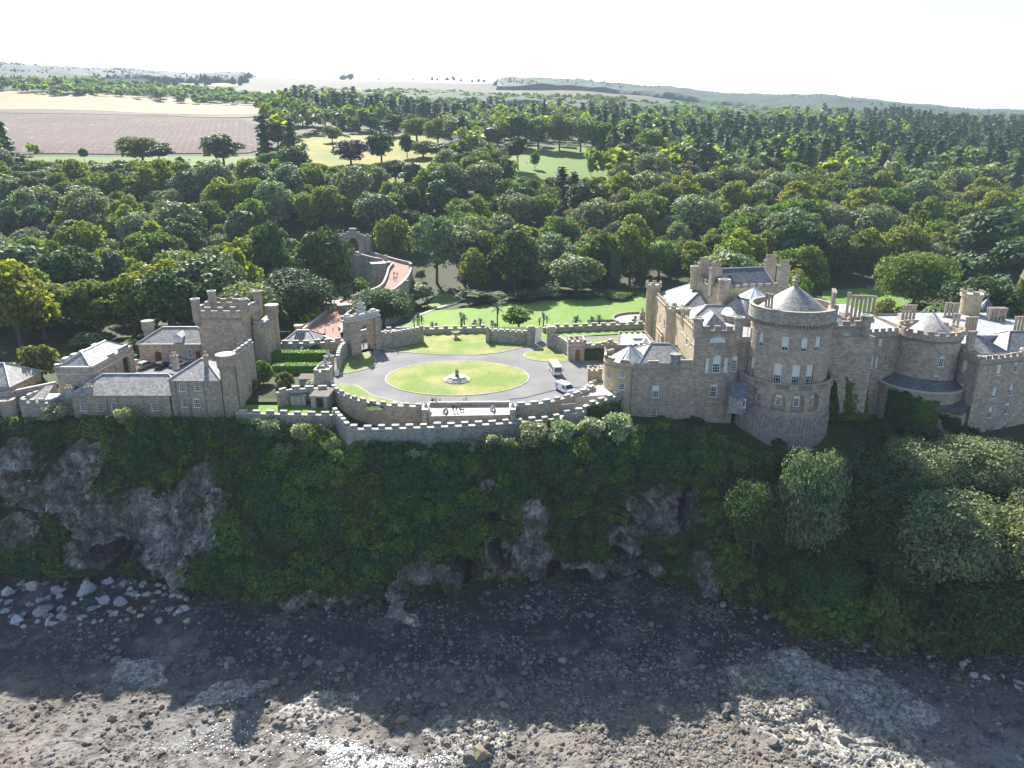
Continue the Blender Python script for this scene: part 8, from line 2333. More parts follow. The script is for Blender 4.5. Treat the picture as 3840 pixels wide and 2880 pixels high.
# ---- scattered woodland, nearest trees one by one
def poly_in(poly, x, y):
 c = False
 for i in range(len(poly)):
  (ax, ay), (bx, by) = poly[i], poly[(i + 1) % len(poly)]
  if (ay > y) != (by > y) and x < (bx - ax) * (y - ay) / (by - ay + 1e-12) + ax: c = not c
 return c
OPEN = [pixpoly([(-600, 600), (100, 600), (760, 594), (1010, 580), (1050, 520), (985, 470), (1030, 400), (1010, 392), (700, 372), (0, 340), (-600, 330)]),
  pixpoly([(300, 640), (760, 660), (1000, 640), (1080, 600), (960, 588), (420, 592), (180, 594)]),
  pixpoly([(1070, 545), (1130, 640), (1250, 700), (1560, 720), (1700, 640), (1730, 570), (1640, 505), (1560, 500), (1400, 500), (1120, 505)]),
  pixpoly([(1780, 640), (1850, 690), (2200, 720), (2300, 640), (2320, 590), (2200, 548), (1950, 556), (1800, 575)])]
GARDEN = [[P(u, v, -5.2)[:2] for u, v in ((1440, 1260), (1560, 1165), (1600, 1128), (1640, 1070), (1700, 1062), (1760, 1108), (1950, 1108), (2440, 1092), (2700, 1080), (2700, 1260))],
   [P(u, v, 2)[:2] for u, v in ((1100, 1280), (1180, 1200), (1300, 1120), (1440, 1060), (1440, 1000), (1270, 950), (1290, 920), (1400, 930), (1560, 990), (1570, 1060), (1480, 1130), (1380, 1200), (1330, 1300))],
   [P(u, v, -5)[:2] for u, v in ((3000, 1240), (3000, 1120), (3300, 1080), (3460, 1110), (3700, 1160), (3840, 1200), (3840, 1300))]]
TREES = []
def try_tree(x, y, r):
 for (a, b, c) in TAKEN:
  if abs(a - x) < 26 and abs(b - y) < 26 and math.hypot(a - x, b - y) < (c + r) * .62: return False
 return True
CLEAR = [(1215, 850, 1610, 1120, 345), (1100, 515, 1540, 585, 450), (1970, 575, 2270, 655, 425), (60, 430, 1010, 588, 470), (1640, 1060, 2420, 1210, 270)]
def fit(x, y, z, h, r):
 """lower a tree that would hide the viaduct, the meadows or the fields; None if it cannot be"""
 u, v, d = proj((x, y, z + h)); w = r * .8 * FPX / d; vb = float(proj((x, y, z))[1])
 for (a, b, c, e, yy) in CLEAR:
  if y < yy and u + w > a and u - w < c and v < e and vb > b:
   hn = h - (e - v) * d / FPX
   if hn < 6.5: return None
   h = hn; v = e
 return h
def allowed(x, y):
 if y < 174 or (y < 184 and -118 < x < -52): return False
 if -62 < x < 105 and y < 214: return False
 if any(poly_in(p, x, y) for p in GARDEN): return False
 if y > 330 and any(poly_in(p, x, y) for p in OPEN): return False
 return True
MIXL = ['lime', 'sycamore', 'beech', 'lime', 'oak', 'sycamore', 'evergreen', 'beech', 'golden', 'cypress']
MIXR = ['sycamore', 'beech', 'oak', 'lime', 'sycamore', 'beech', 'lime', 'evergreen', 'oak', 'sycamore', 'golden']
near = []
tries = 0
while tries < 52000:
 tries += 1
 y = 176 + 350 * prg.random() ** .8
 t = prg.uniform(-.80, .80)
 x = t * y
 r = 5.4 + 6.2 * prg.random() ** 1.3
 if not allowed(x, y) or not try_tree(x, y, r): continue
 TAKEN.append((x, y, r)); near.append((x, y, r))
 if len(near) > 760: break
near.sort(key=lambda a: a[1])
OVER = []
n_ind = 0
for (x, y, r) in near:
 z = terr1(x, y)
 knd = prg.choice(MIXL if x < -25 else MIXR)
 if y > 430 and prg.random() < .3: knd = 'spruce'
 h = r / CR[knd] * prg.uniform(.88, 1.08)
 h = min(h, 24 if knd != 'spruce' else 27); h = max(h, 13)
 h2 = fit(x, y, z, h, r)
 if h2 is None: continue
 r *= max(.55, h2 / h); h = h2
 u, v, d = proj((x, y, z + h))
 side = 'left of the clock tower' if u < 740 else 'between clock tower and viaduct' if u < 1300 else 'behind the fountain lawn' if u < 2100 else 'behind the castle' if u < 3000 else 'behind the right wing'
 dist = 'front' if y < 260 else 'middle' if y < 350 else 'back'
 if -60 < u < 3900 and n_ind < 400:
  n_ind += 1; big = 'large' if r > 8.6 else 'small' if r < 6.4 else 'middling'
  plant(knd, x, y, z - .3, h, '%s %s in %s rows %s' % (big, NAMES[knd], dist, side), 'tree', '%s %s trees, %s rows %s' % (big, knd.replace('_', ' '), dist, side), r / (CR[knd] * 1.05) / h, CATS[knd])
 else: OVER.append((x, y, z, h, r, knd))
# ---- the far wood: too many to count, one object for each kind of canopy
def far_variant(knd, seed):
 if knd in ('spruce', 'cone'): V, F, Vc, Fc, C = crown_fir(seed, 170, .2, .085, .35, .1, 9)
 else: V, F, Vc, Fc, C = crown_broad(seed, .44, .46, .52, 9, 125, .135)
 return np.concatenate([V, Vc]), np.concatenate([F, Fc + len(V)])
FARV = {k: [far_variant(k, 900 + i) for i in range(5)] for k in ('broad', 'spruce')}
far = {'leaf_mid': [], 'leaf_yel': [], 'leaf_pale': [], 'leaf_fir': []}
for (x, y, z, h, r, knd) in OVER:
 far['leaf_fir' if knd == 'spruce' else prg.choice(('leaf_mid', 'leaf_yel', 'leaf_pale'))].append((x, y, z, h, r))
FT = []
cell = {}
tries = 0; cnt = 0
while tries < 26000 and cnt < 1250:
 tries += 1
 y = 440 + 640 * prg.random() ** 1.25; t = prg.uniform(-.78, .78); x = t * y
 if any(poly_in(p, x, y) for p in OPEN): continue
 r = prg.uniform(6.8, 9.8)
 ck = (int(x // 10), int(y // 10))
 bad = False
 for i in (-1, 0, 1):
  for j in (-1, 0, 1):
   for (a, b) in cell.get((ck[0] + i, ck[1] + j), ()):
    if math.hypot(a - x, b - y) < r * 1.0: bad = True
 if bad or (y < 545 and not try_tree(x, y, r)): continue
 cell.setdefault(ck, []).append((x, y)); cnt += 1
 conifer = vnoise(np.array([x / 120]), np.array([y / 90]), None, 8)[0] > (.5 if x > 60 else .68) and y > 560
 z = terr1(x, y)
 if fit(x, y, z, 18, r) != 18: continue
 far['leaf_fir' if conifer else prg.choice(('leaf_mid', 'leaf_yel', 'leaf_pale', 'leaf_mid'))].append((x, y, z, prg.uniform(20, 28) if conifer else prg.uniform(16, 24), r))
LAB = {'leaf_mid': 'far mid green wood climbing the slope behind the castle', 'leaf_yel': 'far yellow green trees mixed through the wood behind', 'leaf_pale': 'far pale grey green trees mixed through the wood behind', 'leaf_fir': 'far dark conifers standing through the wood behind'}
for mt, lst in far.items():
 Vs, Fs, off = [], [], 0
 for k, (x, y, z, h, r) in enumerate(lst):
  V, F = FARV['spruce' if mt == 'leaf_fir' else 'broad'][k % 5]
  a = prg.uniform(0, 6.28); c, s = math.cos(a), math.sin(a)
  w = (r / .42) if mt != 'leaf_fir' else h * 1.15
  W = np.stack([(V[:, 0] * c - V[:, 1] * s) * w + x, (V[:, 0] * s + V[:, 1] * c) * w + y, V[:, 2] * h + z - .5], -1)
  Vs.append(W); Fs.append(F + off); off += len(V)
 if Vs:
  o = link('far_wood', mesh_np('far_wood', np.concatenate(Vs), np.concatenate(Fs), [M[mt]])); o.data.validate()
  tag(o, LAB[mt], 'wood', kind='stuff')
# ---- plantations and hedges on the far hills: simple pointed or rounded tops
def far_tops(name, region, n, hmin, hmax, mat, label, y0=1000, round_top=False, wid=.5):
 poly = pixpoly(region, y0)
 P0 = np.array(poly); x0, ya = P0.min(0); x1, yb = P0.max(0)
 rg = np.random.default_rng(hash_(label)); m = 6; pts = []
 for _ in range(40 * n):
  x, y = prg.uniform(x0, x1), prg.uniform(ya, yb)
  if poly_in(poly, x, y): pts.append((x, y))
  if len(pts) >= n: break
 Q = np.array(pts); n = len(Q); z = terr(Q[:, 0], Q[:, 1]); h = rg.uniform(hmin, hmax, n); w = h * wid * rg.uniform(.8, 1.3, n); a0 = rg.uniform(0, 6, n)
 if round_top:
  Vs, Fs, off = [], [], 0
  var = []
  for i in range(5):
   V, F, Vc, Fc, C = crown_broad(950 + i, .5, .45, .48, 5, 46, .24)
   var.append((np.concatenate([V, Vc]), np.concatenate([F, Fc + len(V)])))
  for k in range(n):
   V, F = var[k % 5]; c, s_ = math.cos(a0[k]), math.sin(a0[k])
   Vs.append(np.stack([(V[:, 0] * c - V[:, 1] * s_) * h[k] * 1.15 + Q[k, 0], (V[:, 0] * s_ + V[:, 1] * c) * h[k] * 1.15 + Q[k, 1], V[:, 2] * h[k] + z[k] - 1], -1)); Fs.append(F + off); off += len(V)
  o = link(name, mesh_np(name, np.concatenate(Vs), np.concatenate(Fs), [M[mat]])); o.data.validate(); return tag(o, label, 'wood', kind='stuff')
 rings = [(1, 0), (.62, .45), (.05, 1)]
 V = []
 for rr, q in rings:
  for i in range(m): V.append(np.stack([Q[:, 0] + w * rr * np.cos(a0 + 6.283 * i / m) * rg.uniform(.75, 1.2, n), Q[:, 1] + w * rr * np.sin(a0 + 6.283 * i / m) * rg.uniform(.75, 1.2, n), z + h * q], -1))
 V = np.stack(V, 1); nv = V.shape[1]
 F = np.array([(r_ * m + i, r_ * m + (i + 1) % m, (r_ + 1) * m + (i + 1) % m, (r_ + 1) * m + i) for r_ in range(len(rings) - 1) for i in range(m)])
 Vs = [V.reshape(-1, 3)]; Fs = [(F[None] + (np.arange(n) * nv)[:, None, None]).reshape(-1, 4)]
 o = link(name, mesh_np(name, np.concatenate(Vs), np.concatenate(Fs), [M[mat]])); tag(o, label, 'wood', kind='stuff'); return o
far_tops('hill_plantation', [(-200, 300), (200, 330), (500, 320), (920, 320), (985, 285), (960, 262), (700, 256), (300, 252), (-200, 262)], 2600, 11, 15, 'leaf_fir', 'dark conifer plantation covering the far left hill', 1300)
far_tops('hill_plantation.001', [(1840, 330), (2300, 345), (2800, 372), (3300, 420), (3700, 450), (4000, 440), (4000, 385), (3600, 372), (3000, 352), (2700, 345), (2400, 335), (1860, 312)], 3800, 11, 15, 'leaf_fir', 'long conifer plantation along the far right ridge', 1300)
far_tops('hedge_wood', [(-200, 345), (0, 352), (300, 372), (700, 392), (1050, 408), (1050, 388), (850, 350), (600, 340), (300, 318), (-200, 300)], 560, 12, 18, 'leaf_mid', 'belt of rounded trees behind the barley field', 1000, True, .5)
far_tops('hedge_wood.001', [(1050, 400), (1300, 380), (1800, 400), (2400, 430), (3000, 470), (3840, 520), (3840, 450), (3000, 420), (2400, 395), (1800, 365), (1100, 345)], 1250, 12, 18, 'leaf_mid', 'hazy rounded trees on the middle slope below the heath', 900, True, .5)
drape('hill_canopy', pixpoly([(-300, 318), (200, 322), (480, 300), (900, 318), (985, 285), (965, 262), (700, 252), (300, 246), (-300, 250)], 1300), M['canopy'], 10, 16, 'dark forest canopy over the far left hill', 7)
drape('hill_canopy.001', pixpoly([(1860, 338), (2300, 352), (2800, 400), (3300, 445), (3700, 470), (4100, 470), (4100, 385), (3600, 368), (3000, 346), (2700, 340), (2400, 330), (1870, 308)], 1250), M['canopy'], 10, 16, 'forest canopy along the far right ridge', 7)
drape('hill_canopy.002', pixpoly([(1150, 370), (1500, 385), (1900, 410), (2500, 440), (3200, 480), (3900, 520), (3900, 475), (3200, 440), (2600, 410), (2000, 380), (1500, 350), (1150, 348)], 900), M['canopy'], 9, 12, 'hazy scrub canopy on the slope below the heath', 6)
# ridge trees against the sky
for k, (u, v, w) in enumerate(((1285, 282, 30), (1312, 283, 34), (1420, 290, 14), (1458, 291, 10), (1516, 294, 12), (1548, 294, 14), (1578, 295, 10), (1620, 298, 18), (1640, 299, 16), (1676, 302, 24), (1700, 303, 24), (1728, 305, 20), (1770, 306, 16), (1795, 306, 18), (1815, 308, 20))):
 x, y, z = on_terr(u, v, 1400)
 if y > 3400: x, y, z = x / y * 2450, 2450, terr1(x / y * 2450, 2450)
 h = w * 2500 / 2750 * prg.uniform(.85, 1.1)
 plant('oak' if k < 2 else 'pine', x, y, z - 1, h, 'small tree silhouetted on the heath skyline' if k > 1 else 'dark clump of trees on the heath skyline', 'tree', 'skyline trees on the heath' if k > 1 else 'tree clump on the skyline', 1.1, 'skyline_tree')
# farm buildings far left
FB = empty('farm_shed', on_terr(480, 318, 1000), 'far white farm shed among trees at the left', 'farm building')
x, y, z = on_terr(480, 318, 1000)
MB().box((x, y, z), (70, 30, 9)).build('wall', M['white'], FB); MB().prism([(x - 36, y - 16), (x + 36, y - 16), (x + 36, y + 16), (x - 36, y + 16)], z + 9, z + 11, 0).build('roof', M['lead_white'], FB)
# ---------------------------------------------------------------- cliff planting
_cx = np.linspace(-110, 115, 460); _ct = np.linspace(0.0, 1, 110)
CXg, CTg = np.meshgrid(_cx, _ct)
CPt, CRk, CU, CV = cliff_surface(CXg, CTg)
CUu, CVv, _ = proj(CPt)
def on_cliff(u, v):
 k = np.argmin((CUu - u) ** 2 + (CVv - v) ** 2); i, j = np.unravel_index(k, CUu.shape)
 return CPt[i, j]
lrg = np.random.default_rng(21)
def cliff_cover(n, size, mat, name, label, lo, hi, seed, off=1.0):
 X = lrg.uniform(-108, 112, n * 4); T = lrg.uniform(.02, 1, n * 4)
 p, rk, u, v = cliff_surface(X, T)
 hgt, da, db, idn = domes(X, p[:, 2] * 1.15, 3.8, 7)
 nz = .55 * vnoise(X / 11, p[:, 2] / 9, p[:, 1] / 11, seed) + .45 * idn + .2 * np.exp(-((X + 34) / 13) ** 2)
 ok = ~bare(p, rk) & (nz > lo) & (nz <= hi) & (u > -150) & (u < 3990)
 ok &= lrg.uniform(size=len(X)) < .35 + .65 * hgt
 p, hgt, da, db = p[ok][:n], hgt[ok][:n], da[ok][:n], db[ok][:n]
 nrm = np.array([0, -.75, .66])
 q = p + nrm * (lrg.uniform(-.25, .35, len(p)) + hgt * 2.7 * off + .5 * vnoise(p[:, 0] / .9, p[:, 2] / .9, p[:, 1] / .9, 5))[:, None]
 N_ = np.stack([da * .9, -.55 * hgt, .5 + db * .7], -1); N_ /= np.linalg.norm(N_, axis=1)[:, None]
 V, F = leaf_quads(q, N_, size, lrg, .6, 1.5)
 o = link(name, mesh_np(name, V, F, [M[mat]])); tag(o, label, 'undergrowth', kind='stuff')
cliff_cover(66000, .42, 'leaf_dark', 'cliff_undergrowth', 'dark undergrowth clothing the shaded sea cliff', 0, .52, 4)
cliff_cover(46000, .40, 'leaf_mid', 'cliff_undergrowth.001', 'mid green undergrowth patches on the sea cliff', .52, .68, 4)
cliff_cover(24000, .34, 'leaf_ivy', 'cliff_undergrowth.002', 'yellow green ivy and bramble patches on the sea cliff', .68, 1, 4, .6)
def shrub(u, v, h, knd, label, group=None, wide=1.0, cat='shrub', sink=.25):
 x, y, z = on_cliff(u, v)
 return plant(knd, x, y - .2, z - h * sink, h, label, cat, group, wide)
ks = ['shrub_dark', 'shrub_dark', 'shrub_mid', 'shrub_dark', 'shrub_ivy', 'shrub_mid']
n = 0
for _ in range(4000):
 if n >= 170: break
 X, T = lrg.uniform(-92, 100), lrg.uniform(.1, .97)
 p, rk, u, v = cliff_surface(np.array([X]), np.array([T]))
 if rk[0] > .25 or u[0] < -50 or u[0] > 3890: continue
 if 860 < u[0] < 1500 and prg.random() < .35: continue
 n += 1
 h = prg.uniform(2.4, 5.4) * (1.15 if u[0] > 2600 else 1); kk = ks[n % 6]
 side = ('upper ' if v[0] < 1800 else 'lower ' if v[0] > 2060 else 'mid height ') + ('left' if u[0] < 900 else 'middle' if u[0] < 2200 else 'right')
 x, y, z = p[0]
 plant(kk, x, y - .2, z - h * .3, h, {'shrub_dark': 'dark green', 'shrub_mid': 'mid green', 'shrub_ivy': 'yellow green'}[kk] + ' shrub on the %s part of the sea cliff' % side, 'shrub', kk[6:] + ' shrubs, %s cliff' % side, prg.uniform(.9, 1.3), 'cliff_shrub')
for k in range(26):                             # shrubbery at the foot of the castle walls
 u, v = prg.uniform(2440, 3640), prg.uniform(1600, 1668)
 if 2745 < u < 3115 and v < 1655: v = prg.uniform(1668, 1690)
 if 2440 < u < 2740: v = prg.uniform(1568, 1640)
 x, y, _ = P(u, v, -7); y = min(y, 138.6); h = prg.uniform(2.2, 3.8)
 if 44 < x < 65 and y > 129: continue
 plant(('shrub_dark', 'shrub_dark', 'shrub_mid')[k % 3], x, y, -7.2, h, ('dark' if k % 3 < 2 else 'mid') + ' green shrub at the foot of the castle wall ' + ('left of the round tower' if u < 2740 else 'below the round tower' if u < 3115 else 'right of the round tower'), 'shrub', ('dark' if k % 3 < 2 else 'mid green') + ' shrubs at the castle foot ' + ('left of' if u < 2740 else 'below' if u < 3115 else 'right of') + ' the tower', 1.2, 'castle_shrub')
for k in range(14):
 a = -2.9 + k * .2; x, y = TX + 11.2 * math.cos(a), TY + 11.4 * math.sin(a)
 plant(('shrub_dark', 'shrub_mid', 'shrub_ivy')[k % 3], x, y, -10.2, prg.uniform(2.2, 3.4), '%s shrub in the ring round the foot of the great round tower' % ('dark green', 'mid green', 'yellow green')[k % 3], 'shrub', '%s shrubs round the tower foot' % ('dark', 'mid green', 'yellow green')[k % 3], 1.5, 'castle_shrub')
PAL = [(215, 1585, 5.0, 'at the foot of the left end of the cottage range'), (355, 1590, 2.6, 'under the second cottage window'), (488, 1600, 5.2, 'in front of the fourth cottage window'), (1020, 1640, 5.0, 'below the garden lawn wall'), (1150, 1660, 5.0, 'left of the bastion corner'), (1075, 1720, 4.4, 'on the slope below the garden wall'), (1252, 1690, 3.4, 'against the bastion corner'),
  (1570, 1740, 4.6, 'on the slope below the middle of the sea wall'), (1770, 1690, 3.2, 'left of the row beneath the terrace'), (1850, 1680, 4.2, 'beneath the right cannon'), (1905, 1650, 3.4, 'below the right terrace pier'), (1995, 1640, 6.4, 'tallest of those at the right end of the sea wall'), (2105, 1650, 6.0, 'below the boarded gate'), (2215, 1640, 5.6, 'in front of the ivy wall'), (2320, 1660, 7.0, 'left below the entrance wing'), (2310, 1560, 3.6, 'at the entrance wing corner'), (2180, 1700, 3.6, 'on the slope under the ivy wall')]
for u, v, h, where in PAL:
 x, y, z = on_cliff(u, v); plant('shrub_silver', x, y - .4, z - .4, h, 'sunlit pale leaved sycamore bush ' + where, 'shrub', None, .85, 'sycamore_bush')
# trees on the right slope
for (u, vb, vt, w, knd, lab) in ((2990, 2100, 1650, 260, 'big_sycamore', 'tall sunlit sycamore on the slope below the round tower'), (3190, 1960, 1690, 360, 'big_dark', 'dark rounded tree right below the round tower'), (3400, 1850, 1640, 300, 'big_sycamore', 'bright sycamore left below the far right wing'), (3600, 1830, 1628, 330, 'big_sycamore', 'bright sycamore under the far right wing corner'),
         (3800, 1850, 1700, 280, 'big_sycamore', 'yellowish sycamore at the right picture edge'), (3450, 2180, 1815, 420, 'big_sycamore', 'broad pale sycamore in the middle of the right slope'), (3790, 2230, 1830, 380, 'big_sycamore', 'pale sycamore lower at the right picture edge'), (3650, 2420, 2080, 380, 'big_dark', 'dark tree low on the right slope'), (3840, 2500, 2150, 360, 'big_dark', 'dark tree low at the right picture edge'),
         (2800, 2050, 1760, 220, 'big_dark', 'dark tree in the gully left of the tall sycamore'), (3100, 2330, 2180, 240, 'shrub_mid', 'rounded green bush at the foot of the right slope'), (3300, 2400, 2190, 230, 'shrub_olive', 'brownish bush above the white shore rocks'), (3250, 2290, 2170, 130, 'shrub_ivy', 'small yellow bush at the foot of the right slope'), (2960, 2330, 2230, 200, 'shrub_mid', 'green bush beside the shore rocks'), (3480, 2440, 2250, 260, 'shrub_dark', 'dark bush above the shore at the right'),
         (3320, 2120, 1900, 260, 'big_dark', 'shaded dark tree between the two bright sycamores'), (3040, 2240, 2040, 240, 'big_dark', 'shaded dark tree under the tall sycamore'), (2720, 2200, 2010, 160, 'shrub_mid', 'green bush beside the right hand rock face')):
 x, y, z = on_cliff(u, vb); top = A(u, vt, y - 1); h = top[2] - z; d = proj((x, y, z))[2]; wm = w * d / FPX
 plant(knd, x, y - 3.4, z - .6, h + 1.6, lab, 'tree' if knd.startswith('big') else 'shrub', None, wm / (2 * (.5 if knd.startswith('big') else .6)) / (h + .6), 'sycamore_tree' if 'syc' in knd else 'slope_tree' if knd.startswith('big') else 'slope_bush')
# white rocks at the right tide line
for k in range(34):
 t = k / 33; u = 2640 + 1180 * t + prg.uniform(-40, 40); v = 2230 + 330 * t + prg.uniform(-14, 26)
 x, y, _ = P(u, v, BZ + .3); z = float(beach_z(np.array([x]), np.array([y]))[0][0]); r = prg.uniform(.4, 1.0)
 o = link('boulder', BM['white'][k % 6]); o.location = (x, y, z + .2); o.rotation_euler = (prg.uniform(-.3, .3), prg.uniform(-.3, .3), prg.uniform(0, 6)); o.scale = (r * 1.3, r * .8, r * .7)
 tag(o, 'white lichened rock in the band along the foot of the right slope', 'boulder', 'white rocks along the right shore')
# ---------------------------------------------------------------- garden planting
def leafbox(name, c, size, rz, leaves, leaf, mat, label, cat='hedge', bulge=.06):
 rg = np.random.default_rng(hash_(name + label)); sx, sy, h = size
 E = empty(name, c, label, cat)
 f = rg.uniform(size=leaves); P_ = np.zeros((leaves, 3)); N_ = np.zeros((leaves, 3))
 a = rg.uniform(-.5, .5, (leaves, 3)); k = rg.choice(5, leaves, p=[.4, .2, .2, .1, .1])
 for face, (ax, sg) in enumerate(((2, 1), (1, -1), (1, 1), (0, -1), (0, 1))):
  m = k == face; a[m, ax] = .5 * sg; N_[m, ax] = sg
 P_ = a * np.array([sx, sy, h]) + np.array([0, 0, h / 2]) + rg.normal(0, bulge, (leaves, 3)); P_[:, 2] = np.maximum(P_[:, 2], .05)
 V, F = leaf_quads(P_, N_ + np.array([0, 0, .2]), leaf, rg, .6, 1.4)
 o = link('foliage', mesh_np('foliage', V, F, [M[mat]]), E, False)
 MB().box((0, 0, 0), (sx * .96, sy * .92, h * .97)).build('hedge_core', M[mat], E, False, False)
 E.rotation_euler = (0, 0, rz); return E
a, b = P(1000, 1362, -1.4), P(1228, 1360, -1.4)
leafbox('clipped_hedge', ((a[0] + b[0]) / 2, (a[1] + b[1]) / 2 + 1.6, -1.6), (b[0] - a[0], 2.6, 2.6), 0, 7000, .26, 'leaf_hedge', 'farther long clipped bright green hedge below the garden house')
a, b = P(1020, 1412, -1.5), P(1222, 1408, -1.5)
leafbox('clipped_hedge.001', ((a[0] + b[0]) / 2, (a[1] + b[1]) / 2 + 1.5, -1.6), (b[0] - a[0], 2.4, 2.4), 0, 6500, .26, 'leaf_hedge', 'nearer long clipped bright green hedge above the low shed')
a, b = P(2192, 1352, 0), P(2280, 1348, 0)
leafbox('wall_hedge', ((a[0] + b[0]) / 2, (a[1] + b[1]) / 2 + .2, 0), (b[0] - a[0], .9, 2.6), 0, 2200, .22, 'leaf_dark', 'dark hedge against the wall behind the bench')
def sh(u, v, z, w, h, knd, label, cat='shrub', name=None):
 p = P(u, v, z); d = proj(p)[2]; wm = w * d / FPX; hm = h * d / FPX / .95
 return plant(knd, p[0], p[1], z - .1, hm, label, cat, None, wm / 1.15 / hm, name or 'garden_shrub')
sh(1072, 1460, -1.7, 82, 66, 'shrub_olive', 'round topped small tree on a pale stem in the cottage garden', 'tree', 'garden_tree')
sh(990, 1448, -1.7, 90, 100, 'shrub_mid', 'leafy garden shrub beside the corner house')
sh(955, 1478, -1.7, 34, 60, 'shrub_ivy', 'low yellow hedge bush by the earth path')
sh(945, 1440, -1.6, 70, 90, 'shrub_dark', 'dark garden shrub at the house wall')
sh(1178, 1452, -.6, 84, 30, 'shrub_pale', 'silvery creeper mound on the shed wall')
sh(1182, 1318, -.6, 46, 32, 'shrub_olive', 'spiky flower bed shrub before the crenellated wall')
sh(1145, 1325, -.6, 60, 26, 'shrub_pale', 'pale flower border before the crenellated wall')
sh(1385, 1525, .3, 28, 16, 'shrub_olive', 'small brown shrub on the curved battlement')
sh(1410, 1530, .3, 80, 9, 'shrub_mid', 'low green planting along the curved battlement')
sh(162, 1430, -.5, 135, 150, 'shrub_olive', 'airy yellow green garden tree left of the pavilion', 'tree', 'garden_tree')
sh(340, 1296, -.5, 130, 50, 'shrub_pale', 'pale bush showing over the pavilion roof')
sh(485, 1332, -.5, 90, 60, 'shrub_pale', 'pale green bush between pavilion and stables')
sh(30, 1432, -.5, 120, 70, 'shrub_pale', 'pale bush above the left boundary wall')
sh(120, 1450, -.5, 130, 30, 'shrub_ivy', 'low yellow green bushes along the boundary wall')
sh(1945, 1228, -4.5, 132, 78, 'shrub_mid', 'wide flat topped evergreen bush behind the curved court wall')
sh(1540, 1112, -5, 120, 60, 'shrub_pale', 'pale rhododendron bank below the viaduct')
sh(1585, 1120, -5, 90, 50, 'shrub_pale', 'second pale bush right of the rhododendron bank')
sh(1577, 1080, -4, 60, 30, 'shrub_ivy', 'bright yellow flowering clump beside the viaduct')
sh(1580, 1050, -4, 50, 40, 'shrub_pale', 'silver green plants beside the viaduct pier')
sh(1865, 1130, -5, 80, 36, 'shrub_pale', 'silvery ornamental grass clump at the lawn edge')
sh(2060, 1112, -5, 130, 40, 'shrub_pale', 'light green undergrowth at the back of the lawn')
sh(2330, 1122, -5, 160, 36, 'shrub_mid', 'rough undergrowth at the right back of the lawn')
sh(2200, 1122, -5, 100, 36, 'shrub_dark', 'dark undergrowth below the round grey green tree')
sh(1960, 1122, -5, 150, 40, 'shrub_dark', 'dark undergrowth below the conical tree')
sh(1790, 1125, -5, 150, 46, 'shrub_dark', 'dark undergrowth right of the garden footpath')
sh(2190, 1296, .1, 22, 22, 'shrub_dark', 'small dark bush behind the brown door turret')
sh(3420, 1170, -5, 70, 40, 'shrub_ivy', 'yellow green shrub under the big oak')
sh(3490, 1175, -5, 110, 40, 'shrub_olive', 'reddish brown shrub border under the big oak')
sh(3600, 1170, -5, 130, 60, 'shrub_dark', 'dark rhododendron behind the right chimneys')
sh(1345, 1112, -5, 110, 70, 'shrub_mid', 'green thicket at the foot of the viaduct wall')
sh(1290, 1120, -5, 90, 60, 'shrub_pale', 'pale thicket left of the viaduct foot')
sh(1290, 1255, .3, 30, 22, 'shrub_mid', 'small green bush in the planter behind the gate arch')
sh(2340, 1395, 0.4, 20, 14, 'shrub_mid', 'tiny bush at the entrance wing')
# palms and cordylines along the garden battlement
def palm_mesh(seed, stems, leafn=44):
 rg = random.Random(seed); mb = MB(); tb = MB()
 for (x, y, h, r) in stems:
  tb.tube((x, y, 0), (x, y, h), .14, .09, 7)
  for i in range(leafn):
   a = rg.uniform(0, 6.28); e = rg.uniform(-.5, 1.3); L = r * rg.uniform(.75, 1.1)
   d = Vector((math.cos(a) * math.cos(e), math.sin(a) * math.cos(e), math.sin(e))); s = Vector((-math.sin(a), math.cos(a), 0)) * r * .055
   p0 = Vector((x, y, h)); p1 = p0 + d * L * .55; p2 = p0 + d * L + Vector((0, 0, -L * .25))
   mb.face([p0 - s * .4, p0 + s * .4, p1 + s, p1 - s]); mb.face([p1 - s, p1 + s, p2])
 def mk(b, nm, mat):
  me = bpy.data.meshes.new(nm); me.from_pydata(b.v, [], b.f); me.materials.append(mat); me.update(); return me
 return mk(mb, 'fronds', M['leaf_pine']), mk(tb, 'stem', M['bark'])
PM = [palm_mesh(1, [(0, 0, 2.6, 1.3), (.9, .3, 2.2, 1.1), (-.8, .2, 1.9, 1.1), (.2, .8, 2.9, 1.2)]), palm_mesh(2, [(0, 0, 3.9, 1.6)], 70), palm_mesh(3, [(0, 0, 1.5, 1.4), (1.2, .2, 1.2, 1.2)], 60)]
for k, (u, v, m, s, lab) in enumerate(((1560, 1222, 0, 1.1, 'cluster of cordylines beside the holm oak'), (1738, 1222, 0, 1.15, 'cordyline cluster left of the tall palm'), (1800, 1222, 2, 1.2, 'low bushy cordyline between cordylines and palm'), (1864, 1224, 1, 1.35, 'tall single stemmed palm behind the battlement'), (1845, 1222, 2, 1.0, 'low cordyline at the palm foot'), (2040, 1220, 0, 1.1, 'cordyline cluster behind the white gate'), (2168, 1215, 2, 1.3, 'round cordyline right of the white gate'), (2252, 1213, 2, 1.35, 'cordyline left of the fountain apron'), (2390, 1212, 2, 1.2, 'low cordyline beside the castle turret'), (2415, 1205, 0, .9, 'cordyline cluster against the castle turret'), (1616, 1224, 2, .9, 'low cordyline right of the holm oak'), (1775, 1224, 2, .8, 'small low cordyline behind the battlement'))):
 q = P(u, v, -2.6); r = empty('cordyline', (q[0], q[1] + 4, -4.7), lab, 'palm')
 for me in PM[m]:
  o = bpy.data.objects.new(me.name, me); COL.objects.link(o); o.parent = r
 r.scale = (s * 1.25,) * 3; r.rotation_euler = (0, 0, k * 1.3)
